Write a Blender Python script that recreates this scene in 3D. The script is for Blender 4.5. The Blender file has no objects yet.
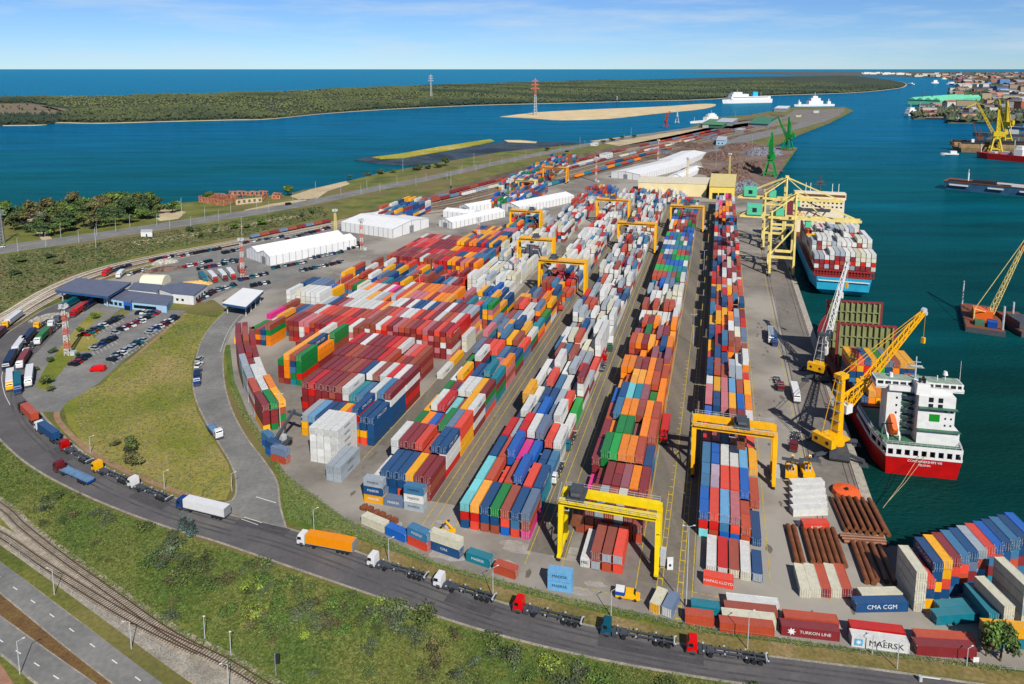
import bpy, bmesh, math, random
import numpy as np
from mathutils import Vector, Matrix
from mathutils.geometry import tessellate_polygon

random.seed(7); rng = np.random.default_rng(7)
SC = bpy.context.scene
COL = SC.collection
R = math.radians

# ------------------------------------------------------------------ camera, sky, sun, exposure
CAM_H, FOC, PITCH, HORIZON = 122.0, 720.0, R(8), 68.5
CYP = HORIZON + FOC * math.tan(PITCH)
cam_d = bpy.data.cameras.new('camera'); cam = bpy.data.objects.new('camera', cam_d); COL.objects.link(cam)
cam.location = (0, 0, CAM_H); cam.rotation_euler = (R(90) - PITCH, 0, 0)
cam_d.sensor_width = 36; cam_d.lens = FOC / 1024 * 36
cam_d.shift_y = -(342 - CYP) / 1024
cam_d.clip_start = 1; cam_d.clip_end = 200000
SC.camera = cam

SUN_EL, SUN_HEAD = R(41), R(-19)          # light travels towards heading -19 deg (from +Y towards -X)
sd = bpy.data.lights.new('sun', 'SUN'); sun = bpy.data.objects.new('sun', sd); COL.objects.link(sun)
sd.energy = 5.0; sd.angle = R(0.5); sd.color = (1, 0.955, 0.88)
ldir = Vector((math.sin(SUN_HEAD) * math.cos(SUN_EL), math.cos(SUN_HEAD) * math.cos(SUN_EL), -math.sin(SUN_EL)))
sun.rotation_euler = ldir.to_track_quat('-Z', 'Y').to_euler(); sun.location = (80, -60, 300)

W = bpy.data.worlds.new('World'); SC.world = W; W.use_nodes = True
nt = W.node_tree; nt.nodes.clear()
n_out = nt.nodes.new('ShaderNodeOutputWorld'); n_bg = nt.nodes.new('ShaderNodeBackground')
sky = nt.nodes.new('ShaderNodeTexSky'); sky.sky_type = 'NISHITA'; sky.sun_disc = False
sky.sun_elevation = SUN_EL; sky.sun_rotation = math.atan2(-ldir.x, -ldir.y)
sky.altitude = 100; sky.air_density = 0.75; sky.dust_density = 0.0; sky.ozone_density = 4.0
tc = nt.nodes.new('ShaderNodeTexCoord'); mp = nt.nodes.new('ShaderNodeMapping'); mp.inputs['Scale'].default_value = (1.3, 1.3, 11)
nz = nt.nodes.new('ShaderNodeTexNoise'); nz.inputs['Scale'].default_value = 3.2; nz.inputs['Detail'].default_value = 7; nz.inputs['Roughness'].default_value = 0.62
cr = nt.nodes.new('ShaderNodeValToRGB'); cr.color_ramp.elements[0].position = 0.45; cr.color_ramp.elements[1].position = 0.78
cr.color_ramp.elements[1].color = (0.7, 0.7, 0.7, 1)
mx = nt.nodes.new('ShaderNodeMixRGB'); mx.inputs['Color2'].default_value = (8.4, 9.8, 11.0, 1)
L = nt.links.new
L(tc.outputs['Generated'], mp.inputs['Vector']); L(mp.outputs[0], nz.inputs['Vector']); L(nz.outputs['Fac'], cr.inputs['Fac'])
L(cr.outputs['Color'], mx.inputs['Fac']); tint = nt.nodes.new('ShaderNodeVectorMath'); tint.operation = 'MULTIPLY'; tint.inputs[1].default_value = (0.78, 1.02, 1.34); L(sky.outputs['Color'], tint.inputs[0]); L(tint.outputs[0], mx.inputs['Color1']); L(mx.outputs['Color'], n_bg.inputs['Color'])
n_bg.inputs['Strength'].default_value = 0.053; L(n_bg.outputs[0], n_out.inputs['Surface'])
SC.view_settings.view_transform = 'Standard'; SC.view_settings.look = 'None'
SC.view_settings.exposure = 0.53; SC.view_settings.gamma = 1; SC.view_settings.use_curve_mapping = False
SC.cycles.max_bounces = 5; SC.cycles.diffuse_bounces = 2; SC.cycles.glossy_bounces = 2; SC.cycles.use_denoising = True
SC.cycles.caustics_reflective = False; SC.cycles.caustics_refractive = False

# ------------------------------------------------------------------ where things stand
def G(px, py, z=0.0):                       # ground point seen at a place in the photograph
    u = (px - 512) / FOC; v = (py - CYP) / FOC
    dy = math.cos(PITCH) - v * math.sin(PITCH); dz = -math.sin(PITCH) - v * math.cos(PITCH)
    t = (z - CAM_H) / dz
    return Vector((u * t, dy * t, z))
def PIX(p):
    Z = p[1] * math.cos(PITCH) - (p[2] - CAM_H) * math.sin(PITCH); Y = -(p[2] - CAM_H) * math.cos(PITCH) - p[1] * math.sin(PITCH)
    return 512 + FOC * p[0] / Z, CYP + FOC * Y / Z
TH = R(16.2)                                # the yard's grid: w runs along the stacks, u across them
def UW(u, w, z=0.0): return Vector((u * math.cos(TH) + w * math.sin(TH), -u * math.sin(TH) + w * math.cos(TH), z))
def toUW(p): return p[0] * math.cos(TH) - p[1] * math.sin(TH), p[0] * math.sin(TH) + p[1] * math.cos(TH)
YARD = -TH                                  # z rotation that turns local +Y along w
def head(a, b):                             # rotation that turns local +Y from a towards b
    return math.atan2(-(b[0] - a[0]), b[1] - a[1])

# ------------------------------------------------------------------ materials
def lin(c): return tuple(((x / 255 + 0.055) / 1.055) ** 2.4 if x > 10 else x / 255 / 12.92 for x in c)
K = 0.60
def sat(c, s=1.16):
    g = .3 * c[0] + .59 * c[1] + .11 * c[2]; return tuple(max(0.0, g + s * (x - g)) for x in c)
_lin0 = lin
def lin(c): return sat(_lin0(c))
MATS = {}
def mat(name, rgb, rough=0.6, metal=0.0, dirt=0.18, scale=0.6, k=K):
    if name in MATS: return MATS[name]
    m = bpy.data.materials.new(name); m.use_nodes = True; t = m.node_tree; b = t.nodes['Principled BSDF']
    c = [min(x * k, 0.82) for x in lin(rgb)]
    n = t.nodes.new('ShaderNodeTexNoise'); n.inputs['Scale'].default_value = scale; n.inputs['Detail'].default_value = 5
    tcn = t.nodes.new('ShaderNodeTexCoord'); r = t.nodes.new('ShaderNodeValToRGB')
    r.color_ramp.elements[0].position = 0.3; r.color_ramp.elements[1].position = 0.7
    r.color_ramp.elements[0].color = (*[x * (1 - dirt) for x in c], 1); r.color_ramp.elements[1].color = (*[min(x * (1 + dirt), .85) for x in c], 1)
    t.links.new(tcn.outputs['Object'], n.inputs['Vector']); t.links.new(n.outputs['Fac'], r.inputs['Fac']); t.links.new(r.outputs['Color'], b.inputs['Base Color'])
    b.inputs['Roughness'].default_value = rough; b.inputs['Metallic'].default_value = metal
    MATS[name] = m; return m

def ground_mat(name, cols, scale, detail=8, rough=0.95, fine=3.0, fine_amt=0.25, k=K, stretch=None, pos=None, bump=0.0, big=None):
    m = bpy.data.materials.new(name); m.use_nodes = True; t = m.node_tree; b = t.nodes['Principled BSDF']
    tcn = t.nodes.new('ShaderNodeTexCoord'); src = tcn.outputs['Object']
    if stretch:
        mpn = t.nodes.new('ShaderNodeMapping'); mpn.inputs['Rotation'].default_value = (0, 0, stretch[0]); mpn.inputs['Scale'].default_value = (stretch[1], stretch[2], 1)
        t.links.new(src, mpn.inputs['Vector']); src = mpn.outputs[0]
    n = t.nodes.new('ShaderNodeTexNoise'); n.inputs['Scale'].default_value = scale; n.inputs['Detail'].default_value = detail; n.inputs['Roughness'].default_value = 0.65
    t.links.new(src, n.inputs['Vector'])
    r = t.nodes.new('ShaderNodeValToRGB'); e = r.color_ramp.elements
    pos = pos or [0.3 + 0.4 * i / max(1, len(cols) - 1) for i in range(len(cols))]
    while len(e) < len(cols): e.new(0.5)
    for i, c in enumerate(cols): e[i].position = pos[i]; e[i].color = (*[x * k for x in lin(c)], 1)
    t.links.new(n.outputs['Fac'], r.inputs['Fac'])
    f = t.nodes.new('ShaderNodeTexNoise'); f.inputs['Scale'].default_value = fine; f.inputs['Detail'].default_value = 4
    t.links.new(tcn.outputs['Object'], f.inputs['Vector'])
    mr = t.nodes.new('ShaderNodeMapRange'); mr.inputs['From Min'].default_value = 0.3; mr.inputs['From Max'].default_value = 0.7
    mr.inputs['To Min'].default_value = 1 - fine_amt; mr.inputs['To Max'].default_value = 1 + fine_amt
    t.links.new(f.outputs['Fac'], mr.inputs['Value'])
    ml = t.nodes.new('ShaderNodeVectorMath'); ml.operation = 'SCALE'
    t.links.new(r.outputs['Color'], ml.inputs[0]); t.links.new(mr.outputs[0], ml.inputs['Scale']); out = ml.outputs[0]
    if big:
        g = t.nodes.new('ShaderNodeTexNoise'); g.inputs['Scale'].default_value = big[0]; g.inputs['Detail'].default_value = 3
        t.links.new(tcn.outputs['Object'], g.inputs['Vector']); rr = t.nodes.new('ShaderNodeValToRGB')
        rr.color_ramp.elements[0].position = 0.46; rr.color_ramp.elements[1].position = 0.6
        t.links.new(g.outputs['Fac'], rr.inputs['Fac']); mm = t.nodes.new('ShaderNodeMixRGB')
        sc_ = t.nodes.new('ShaderNodeMath'); sc_.operation = 'MULTIPLY'; sc_.inputs[1].default_value = big[2]
        t.links.new(rr.outputs['Color'], sc_.inputs[0]); t.links.new(sc_.outputs[0], mm.inputs['Fac'])
        t.links.new(out, mm.inputs['Color1']); mm.inputs['Color2'].default_value = (*[x * k for x in lin(big[1])], 1); out = mm.outputs[0]
    t.links.new(out, b.inputs['Base Color']); b.inputs['Roughness'].default_value = rough
    if bump:
        bn = t.nodes.new('ShaderNodeBump'); bn.inputs['Distance'].default_value = bump; t.links.new(f.outputs['Fac'], bn.inputs['Height']); t.links.new(bn.outputs[0], b.inputs['Normal'])
    MATS[name] = m; return m

def color_mat(name, source, rough=0.55, dirt=0.22, roof=0.16, k=K, wave=False, trans=False, rust=0.0):
    """paint whose colour is stored on the object ('object') or on the mesh ('mesh'), with grime and a top painted paler for light from above"""
    m = bpy.data.materials.new(name); m.use_nodes = True; t = m.node_tree; b = t.nodes['Principled BSDF']
    if source == 'object': s = t.nodes.new('ShaderNodeObjectInfo').outputs['Color']
    else:
        a = t.nodes.new('ShaderNodeVertexColor'); a.layer_name = 'Col'; s = a.outputs['Color']
    tcn = t.nodes.new('ShaderNodeTexCoord')
    geo = t.nodes.new('ShaderNodeNewGeometry')
    n = t.nodes.new('ShaderNodeTexNoise'); n.inputs['Scale'].default_value = 0.7; n.inputs['Detail'].default_value = 6; n.inputs['Roughness'].default_value = 0.7
    t.links.new(geo.outputs['Position'], n.inputs['Vector'])
    mr = t.nodes.new('ShaderNodeMapRange'); mr.inputs['From Min'].default_value = 0.3; mr.inputs['From Max'].default_value = 0.7
    mr.inputs['To Min'].default_value = 1 - dirt; mr.inputs['To Max'].default_value = 1 + dirt * .6
    t.links.new(n.outputs['Fac'], mr.inputs['Value'])
    ml = t.nodes.new('ShaderNodeVectorMath'); ml.operation = 'SCALE'; t.links.new(s, ml.inputs[0]); t.links.new(mr.outputs[0], ml.inputs['Scale']); out = ml.outputs[0]
    if rust:
        n3 = t.nodes.new('ShaderNodeTexNoise'); n3.inputs['Scale'].default_value = 0.9; n3.inputs['Detail'].default_value = 9; n3.inputs['Roughness'].default_value = .75
        m3 = t.nodes.new('ShaderNodeMapping'); m3.inputs['Scale'].default_value = (1.6, 1.6, .5); m3.inputs['Location'].default_value = (13, 5, 2); t.links.new(geo.outputs['Position'], m3.inputs['Vector']); t.links.new(m3.outputs[0], n3.inputs['Vector'])
        r3 = t.nodes.new('ShaderNodeMapRange'); r3.inputs['From Min'].default_value = .54; r3.inputs['From Max'].default_value = .72; r3.inputs['To Max'].default_value = rust; t.links.new(n3.outputs['Fac'], r3.inputs['Value'])
        x3 = t.nodes.new('ShaderNodeMixRGB'); t.links.new(r3.outputs[0], x3.inputs['Fac']); t.links.new(out, x3.inputs['Color1']); x3.inputs['Color2'].default_value = (.10, .055, .04, 1); out = x3.outputs[0]
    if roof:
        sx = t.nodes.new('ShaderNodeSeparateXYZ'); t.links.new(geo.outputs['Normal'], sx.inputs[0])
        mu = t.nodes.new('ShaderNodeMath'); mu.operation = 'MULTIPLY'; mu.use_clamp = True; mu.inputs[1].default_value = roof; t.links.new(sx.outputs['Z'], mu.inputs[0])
        mm = t.nodes.new('ShaderNodeMixRGB'); t.links.new(mu.outputs[0], mm.inputs['Fac']); t.links.new(out, mm.inputs['Color1']); mm.inputs['Color2'].default_value = (0.3, 0.29, 0.28, 1); out = mm.outputs[0]  # overhead light put into the colour: upward faces mix towards pale grey
    t.links.new(out, b.inputs['Base Color']); b.inputs['Roughness'].default_value = rough
    if wave:
        wv = t.nodes.new('ShaderNodeTexWave'); wv.inputs['Scale'].default_value = 1.1; wv.bands_direction = 'Y'
        t.links.new(tcn.outputs['Object'], wv.inputs['Vector']); bn = t.nodes.new('ShaderNodeBump'); bn.inputs['Strength'].default_value = 0.5; bn.inputs['Distance'].default_value = 0.05
        t.links.new(wv.outputs['Fac'], bn.inputs['Height']); t.links.new(bn.outputs[0], b.inputs['Normal'])
    if trans: b.inputs['Subsurface Weight'].default_value = 0.0
    MATS[name] = m; return m

def water_mat():
    m = bpy.data.materials.new('sea water'); m.use_nodes = True; t = m.node_tree; b = t.nodes['Principled BSDF']
    tcn = t.nodes.new('ShaderNodeTexCoord')
    # murky green shallows by the quay turning into deep blue water out in the lagoon and the open sea
    sx = t.nodes.new('ShaderNodeSeparateXYZ'); t.links.new(tcn.outputs['Object'], sx.inputs[0])
    dist = t.nodes.new('ShaderNodeMapRange'); dist.inputs['From Min'].default_value = 150; dist.inputs['From Max'].default_value = 1500; t.links.new(sx.outputs['Y'], dist.inputs['Value'])
    n = t.nodes.new('ShaderNodeTexNoise'); n.inputs['Scale'].default_value = 0.004; n.inputs['Detail'].default_value = 6
    mpn = t.nodes.new('ShaderNodeMapping'); mpn.inputs['Scale'].default_value = (0.5, 2.2, 1); t.links.new(tcn.outputs['Object'], mpn.inputs['Vector']); t.links.new(mpn.outputs[0], n.inputs['Vector'])
    ad = t.nodes.new('ShaderNodeMath'); ad.operation = 'MULTIPLY_ADD'; ad.inputs[1].default_value = 1.0; t.links.new(n.outputs['Fac'], ad.inputs[0])
    sb = t.nodes.new('ShaderNodeMath'); sb.operation = 'SUBTRACT'; sb.inputs[1].default_value = 0.5; t.links.new(dist.outputs[0], sb.inputs[0]); t.links.new(sb.outputs[0], ad.inputs[2])
    r = t.nodes.new('ShaderNodeValToRGB'); e = r.color_ramp.elements; e.new(0.4)
    e[0].position = 0.0; e[0].color = (0.002, 0.022, 0.017, 1); e[1].position = 0.42; e[1].color = (0.0004, 0.054, 0.064, 1); e[2].position = 1; e[2].color = (0.0004, 0.068, 0.145, 1)
    t.links.new(ad.outputs[0], r.inputs['Fac']); st = t.nodes.new('ShaderNodeTexNoise'); st.inputs['Scale'].default_value = 0.03; st.inputs['Detail'].default_value = 7; st.inputs['Roughness'].default_value = .7
    m4 = t.nodes.new('ShaderNodeMapping'); m4.inputs['Scale'].default_value = (.18, 1.0, 1); m4.inputs['Rotation'].default_value = (0, 0, -.2); t.links.new(tcn.outputs['Object'], m4.inputs['Vector']); t.links.new(m4.outputs[0], st.inputs['Vector'])
    mr4 = t.nodes.new('ShaderNodeMapRange'); mr4.inputs['From Min'].default_value = .35; mr4.inputs['From Max'].default_value = .68; mr4.inputs['To Min'].default_value = .76; mr4.inputs['To Max'].default_value = 1.38; t.links.new(st.outputs['Fac'], mr4.inputs['Value'])
    sc4 = t.nodes.new('ShaderNodeVectorMath'); sc4.operation = 'SCALE'; t.links.new(r.outputs['Color'], sc4.inputs[0]); t.links.new(mr4.outputs[0], sc4.inputs['Scale']); t.links.new(sc4.outputs[0], b.inputs['Base Color'])
    # polarised water: a diffuse body with a weak sky reflection
    b.inputs['Roughness'].default_value = 0.9; b.inputs['Specular IOR Level'].default_value = 0.0
    gl = t.nodes.new('ShaderNodeBsdfGlossy'); gl.inputs['Roughness'].default_value = 0.12; gl.inputs['Color'].default_value = (.28, .82, .92, 1)
    fr = t.nodes.new('ShaderNodeFresnel'); fr.inputs['IOR'].default_value = 1.33; fm = t.nodes.new('ShaderNodeMath'); fm.operation = 'MULTIPLY'; fm.inputs[1].default_value = 0.34; t.links.new(fr.outputs[0], fm.inputs[0])
    ms = t.nodes.new('ShaderNodeMixShader'); t.links.new(fm.outputs[0], ms.inputs['Fac']); t.links.new(b.outputs[0], ms.inputs[1]); t.links.new(gl.outputs[0], ms.inputs[2]); t.links.new(ms.outputs[0], t.nodes['Material Output'].inputs['Surface'])
    w1 = t.nodes.new('ShaderNodeTexNoise'); w1.inputs['Scale'].default_value = 0.5; w1.inputs['Detail'].default_value = 5
    m2 = t.nodes.new('ShaderNodeMapping'); m2.inputs['Scale'].default_value = (1, 1.8, 1); m2.inputs['Rotation'].default_value = (0, 0, .3)
    t.links.new(tcn.outputs['Object'], m2.inputs['Vector']); t.links.new(m2.outputs[0], w1.inputs['Vector'])
    bn = t.nodes.new('ShaderNodeBump'); bn.inputs['Strength'].default_value = 0.7; bn.inputs['Distance'].default_value = 0.9
    t.links.new(w1.outputs['Fac'], bn.inputs['Height']); t.links.new(bn.outputs[0], gl.inputs['Normal']); t.links.new(bn.outputs[0], b.inputs['Normal'])
    MATS['sea water'] = m; return m

# ------------------------------------------------------------------ mesh helpers
class MB:
    def __init__(s): s.v = []; s.f = []; s.c = []; s.cur = (1, 1, 1)
    def add(s, vs, fs):
        o = len(s.v); s.v += [tuple(v) for v in vs]; s.f += [tuple(i + o for i in f) for f in fs]; s.c += [s.cur] * len(vs)
    def box(s, x0, x1, y0, y1, z0, z1, M=None, taper=1.0):
        cx, cy = (x0 + x1) / 2, (y0 + y1) / 2
        vs = [(x0, y0, z0), (x1, y0, z0), (x1, y1, z0), (x0, y1, z0)]
        vs += [(cx + (x - cx) * taper, cy + (y - cy) * taper, z1) for x, y, _ in vs]
        if M is not None: vs = [M @ Vector(v) for v in vs]
        s.add(vs, [(3, 2, 1, 0), (4, 5, 6, 7), (0, 1, 5, 4), (1, 2, 6, 5), (2, 3, 7, 6), (3, 0, 4, 7)]); return s
    def bar(s, a, b, w, h=None, w2=None):      # a beam of square section from a to b
        a, b = Vector(a), Vector(b); d = b - a; h = h or w; k = (w2 or w) / w
        if d.length < 1e-6: return s
        q = d.normalized(); up = Vector((0, 0, 1)) if abs(q.z) < 0.95 else Vector((0, 1, 0))
        x = q.cross(up).normalized(); y = x.cross(q)
        vs = [a + x * sx * w / 2 + y * sy * h / 2 for sx, sy in ((-1, -1), (1, -1), (1, 1), (-1, 1))] + [b + x * sx * w / 2 * k + y * sy * h / 2 * k for sx, sy in ((-1, -1), (1, -1), (1, 1), (-1, 1))]
        s.add(vs, [(3, 2, 1, 0), (4, 5, 6, 7), (0, 1, 5, 4), (1, 2, 6, 5), (2, 3, 7, 6), (3, 0, 4, 7)]); return s
    def cyl(s, a, b, r, n=10, r2=None):
        a, b = Vector(a), Vector(b); q = (b - a).normalized(); r2 = r if r2 is None else r2
        up = Vector((0, 0, 1)) if abs(q.z) < 0.95 else Vector((0, 1, 0)); x = q.cross(up).normalized(); y = q.cross(x)
        vs = []
        for c, rr in ((a, r), (b, r2)):
            vs += [c + (x * math.cos(2 * math.pi * i / n) + y * math.sin(2 * math.pi * i / n)) * rr for i in range(n)]
        fs = [(i, (i + 1) % n, n + (i + 1) % n, n + i) for i in range(n)] + [tuple(range(n))[::-1], tuple(range(n, 2 * n))]
        s.add(vs, fs); return s
    def prism(s, poly, z0, z1, top=None):      # poly: list of (x, y); top: other outline at z1
        top = top or poly; n = len(poly)
        o = [(p[0], p[1], z0) for p in poly] + [(p[0], p[1], z1) for p in top]
        fs = [(i, (i + 1) % n, n + (i + 1) % n, n + i) for i in range(n)]
        tri = tessellate_polygon([[Vector((p[0], p[1], 0)) for p in top]])
        fs += [tuple(n + i for i in t) for t in tri]; fs += [tuple(reversed(t)) for t in tessellate_polygon([[Vector((p[0], p[1], 0)) for p in poly]])]
        s.add(o, fs); return s
    def quad(s, *p): s.add(p, [tuple(range(len(p)))]); return s
    def mesh(s, name, m=None, smooth=False):
        me = bpy.data.meshes.new(name); me.from_pydata(s.v, [], s.f)
        if m: me.materials.append(m)
        bm = bmesh.new(); bm.from_mesh(me); bmesh.ops.recalc_face_normals(bm, faces=bm.faces); bm.to_mesh(me); bm.free()
        if smooth:
            me.polygons.foreach_set('use_smooth', [True] * len(me.polygons))
        return me
    def build(s, name, m, parent=None, loc=None, rz=None, smooth=False):
        return ob(name, s.mesh(name, m, smooth), parent, loc, rz)

def ob(name, me, parent=None, loc=None, rz=None):
    o = bpy.data.objects.new(name, me); COL.objects.link(o)
    if parent: o.parent = parent
    if loc is not None: o.location = loc
    if rz is not None: o.rotation_euler = (0, 0, rz)
    return o
def tag(o, label, cat, group=None, kind=None):
    o['label'] = label; o['category'] = cat
    if group: o['group'] = group
    if kind: o['kind'] = kind
    return o
def thing(name, label, cat, loc=(0, 0, 0), rz=0, group=None):
    o = ob(name, None, None, loc, rz); return tag(o, label, cat, group)
def copy_tree(o, parent=None, loc=None, rz=None):
    c = o.copy(); COL.objects.link(c)
    if parent: c.parent = parent
    if loc is not None: c.location = loc
    if rz is not None: c.rotation_euler = (0, 0, rz)
    for ch in list(o.children): copy_tree(ch, c)
    return c
_ONES = ['', 'first', 'second', 'third', 'fourth', 'fifth', 'sixth', 'seventh', 'eighth', 'ninth', 'tenth', 'eleventh', 'twelfth', 'thirteenth', 'fourteenth', 'fifteenth', 'sixteenth', 'seventeenth', 'eighteenth', 'nineteenth']
_TENS = ['', '', 'twenty', 'thirty', 'forty', 'fifty', 'sixty', 'seventy', 'eighty', 'ninety']
def nth(i):
    if i < 20: return _ONES[i]
    if i >= 100: return 'hundred-' + (nth(i - 100) if i > 100 else 'th')
    t, r = divmod(i, 10)
    return _TENS[t] + '-' + _ONES[r] if r else (_TENS[t][:-1] + 'ieth')
def ordinals(objs, text, key=None):         # label the members of a row one by one, from the left
    for i, o in enumerate(sorted(objs, key=key or (lambda o: PIX(o.location)[0]))): o['label'] = text.replace('#', nth(i + 1)).replace('@', str(o.get('look', '')))
def numpy_mesh(name, V, F, m, cols=None, smooth=False):
    me = bpy.data.meshes.new(name); n = F.shape[1]
    me.vertices.add(len(V)); me.vertices.foreach_set('co', V.astype(np.float32).ravel())
    me.loops.add(F.size); me.loops.foreach_set('vertex_index', F.astype(np.int32).ravel())
    me.polygons.add(len(F)); me.polygons.foreach_set('loop_start', np.arange(0, F.size, n, dtype=np.int32)); me.polygons.foreach_set('loop_total', np.full(len(F), n, dtype=np.int32))
    if cols is not None:
        a = me.color_attributes.new('Col', 'FLOAT_COLOR', 'POINT'); c4 = np.ones((len(V), 4), np.float32); c4[:, :3] = cols; a.data.foreach_set('color', c4.ravel())
    me.polygons.foreach_set('use_smooth', np.full(len(F), smooth)); me.materials.append(m); me.update(calc_edges=True); me.validate()
    return me
def poly_sheet(name, pts, z, m, sub=None, kind='structure', depth=None):
    """a sheet with the outline pts (world xy); with depth, a block whose top is the sheet"""
    b = MB()
    if depth: b.prism([(p[0], p[1]) for p in pts], z - depth, z)
    else:
        tri = tessellate_polygon([[Vector((p[0], p[1], 0)) for p in pts]]); b.add([(p[0], p[1], z) for p in pts], [tuple(t) for t in tri])
    o = b.build(name, m); o['kind'] = kind
    if not depth:
        for p in o.data.polygons:
            if p.normal.z < 0: p.flip()
    return o
def smooth_path(pts, n=6):
    pts = [Vector((p[0], p[1], 0)) for p in pts]; out = []
    P = [2 * pts[0] - pts[1]] + pts + [2 * pts[-1] - pts[-2]]
    for i in range(1, len(P) - 2):
        a, b, c, d = P[i - 1:i + 3]
        for k in range(n):
            t = k / n; out.append(0.5 * ((2 * b) + (c - a) * t + (2 * a - 5 * b + 4 * c - d) * t * t + (3 * b - a - 3 * c + d) * t ** 3))
    out.append(pts[-1]); return out
def GP(px): return [G(*p) for p in px]
def strip(b, path, w, z, off=0.0, z0=None):
    """ribbon of width w following a path, off to its left"""
    n = len(path); Lp, Rp = [], []
    for i, p in enumerate(path):
        d = (path[min(i + 1, n - 1)] - path[max(i - 1, 0)]).normalized(); q = Vector((-d.y, d.x, 0))
        Lp.append(p + q * (off + w / 2)); Rp.append(p + q * (off - w / 2))
    vs = [(p.x, p.y, z) for p in Lp] + [(p.x, p.y, z) for p in Rp]
    b.add(vs, [(i, n + i, n + i + 1, i + 1) for i in range(n - 1)])
    if z0 is not None:
        vs = [(p.x, p.y, zz) for P_ in (Lp, Rp) for zz in (z0, z) for p in P_]
        b.add(vs, [(i, i + 1, n + i + 1, n + i) for i in range(n - 1)] + [(2 * n + i + 1, 2 * n + i, 3 * n + i, 3 * n + i + 1) for i in range(n - 1)])
    return b
def inside(p, poly):
    x, y = p[0], p[1]; c = False; j = len(poly) - 1
    for i in range(len(poly)):
        xi, yi, xj, yj = poly[i][0], poly[i][1], poly[j][0], poly[j][1]
        if (yi > y) != (yj > y) and x < (xj - xi) * (y - yi) / (yj - yi) + xi: c = not c
        j = i
    return c
def lettering(text, parent, loc, rot, size, m, name='lettering', align='CENTER', depth=0.0):
    cu = bpy.data.curves.new(name, 'FONT'); cu.body = text; cu.size = size; cu.align_x = align; cu.align_y = 'CENTER'; cu.extrude = depth; cu.resolution_u = 2
    cu.materials.append(m); tmp = bpy.data.objects.new(name, cu)
    dg = bpy.context.evaluated_depsgraph_get(); COL.objects.link(tmp); dg.update()
    me = bpy.data.meshes.new_from_object(tmp.evaluated_get(dg)); COL.objects.unlink(tmp); bpy.data.objects.remove(tmp)
    o = bpy.data.objects.new(name, me); COL.objects.link(o); o.parent = parent; o.location = loc; o.rotation_euler = rot; return o
# ================================================================== the setting: water, land, roads, rails
WZ = -2.6
b = MB(); S = 90000
b.quad((-S, -2000, WZ), (S, -2000, WZ), (S, 120000, WZ), (-S, 120000, WZ))
water = b.build('water', water_mat()); water['kind'] = 'structure'

M_grass = ground_mat('roadside grass', [(58, 72, 24), (88, 98, 36), (116, 116, 56), (140, 130, 78)], 0.045, fine=1.1, fine_amt=0.4, big=(0.016, (120, 106, 70), 0.8))
M_meadow = ground_mat('rough meadow grass', [(48, 72, 12), (74, 96, 20), (98, 112, 32), (132, 126, 58)], 0.06, fine=1.4, fine_amt=0.42, big=(0.03, (118, 116, 58), 0.6))
M_lawn = ground_mat('dry lawn', [(84, 104, 30), (122, 126, 48), (150, 140, 78), (164, 146, 96)], 0.03, fine=0.9, fine_amt=0.22)
M_verge = ground_mat('green verge', [(54, 76, 18), (84, 106, 28), (112, 122, 44)], 0.12, fine=1.6, fine_amt=0.35)
M_soil = ground_mat('bare earth', [(96, 94, 48), (124, 112, 68), (156, 134, 100)], 0.1, fine=1.2, fine_amt=0.3)
M_brown = ground_mat('brown dry grass', [(84, 62, 36), (112, 84, 50), (118, 100, 56)], 0.14, fine=1.5, fine_amt=0.35)
M_sand = ground_mat('pale sand', [(196, 172, 132), (222, 200, 160), (236, 218, 184)], 0.02, fine=0.4, fine_amt=0.1)
M_yard = ground_mat('worn yard concrete', [(104, 99, 93), (124, 118, 111), (142, 136, 128), (166, 160, 152)], 0.03, fine=0.5, fine_amt=0.10, big=(0.02, (176, 170, 160), 0.75))
M_quay = ground_mat('quay concrete', [(106, 101, 96), (126, 120, 113), (146, 139, 131)], 0.05, fine=0.6, fine_amt=0.12)
M_lane = ground_mat('dark asphalt lane', [(102, 97, 89), (118, 111, 101), (134, 126, 112)], 0.09, fine=0.7, fine_amt=0.12, stretch=(TH, 1.6, 0.05))
M_road = ground_mat('road asphalt', [(82, 80, 82), (94, 91, 92), (108, 105, 103)], 0.08, fine=0.9, fine_amt=0.10)
M_road2 = ground_mat('old grey asphalt', [(110, 110, 108), (126, 125, 122), (146, 144, 139)], 0.07, fine=0.8, fine_amt=0.14)
M_gravel = ground_mat('gravel', [(128, 122, 112), (156, 149, 137), (182, 174, 160)], 0.3, fine=2.4, fine_amt=0.28)
M_ballast2 = ground_mat('pale ballast', [(178, 168, 152), (206, 196, 178), (222, 212, 194)], 0.1, fine=1.0, fine_amt=0.2)
M_ballast = ground_mat('railway ballast', [(136, 126, 112), (164, 154, 138), (188, 178, 160)], 0.25, fine=2.0, fine_amt=0.25)
M_yardbrown = ground_mat('rusty rail yard ground', [(78, 62, 50), (104, 86, 68), (140, 122, 100)], 0.05, fine=0.6, fine_amt=0.3, stretch=(R(60), 1.0, 0.1))
M_dark = ground_mat('dark dredged mud', [(14, 28, 36), (28, 42, 50), (64, 74, 78), (34, 60, 76)], 0.018, fine=0.15, fine_amt=0.4, rough=0.6)
M_dike = ground_mat('yellow green dike grass', [(140, 140, 40), (164, 158, 64), (204, 188, 128)], 0.012, fine=0.2, fine_amt=0.25)
M_forestfloor = ground_mat('forest floor', [(20, 34, 16), (32, 46, 20), (48, 60, 26)], 0.008, fine=0.06, fine_amt=0.35, big=(0.0035, (70, 78, 38), 0.7))
M_town = ground_mat('town ground', [(50, 66, 62), (78, 84, 80), (110, 106, 100)], 0.01, fine=0.06, fine_amt=0.3)
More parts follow.
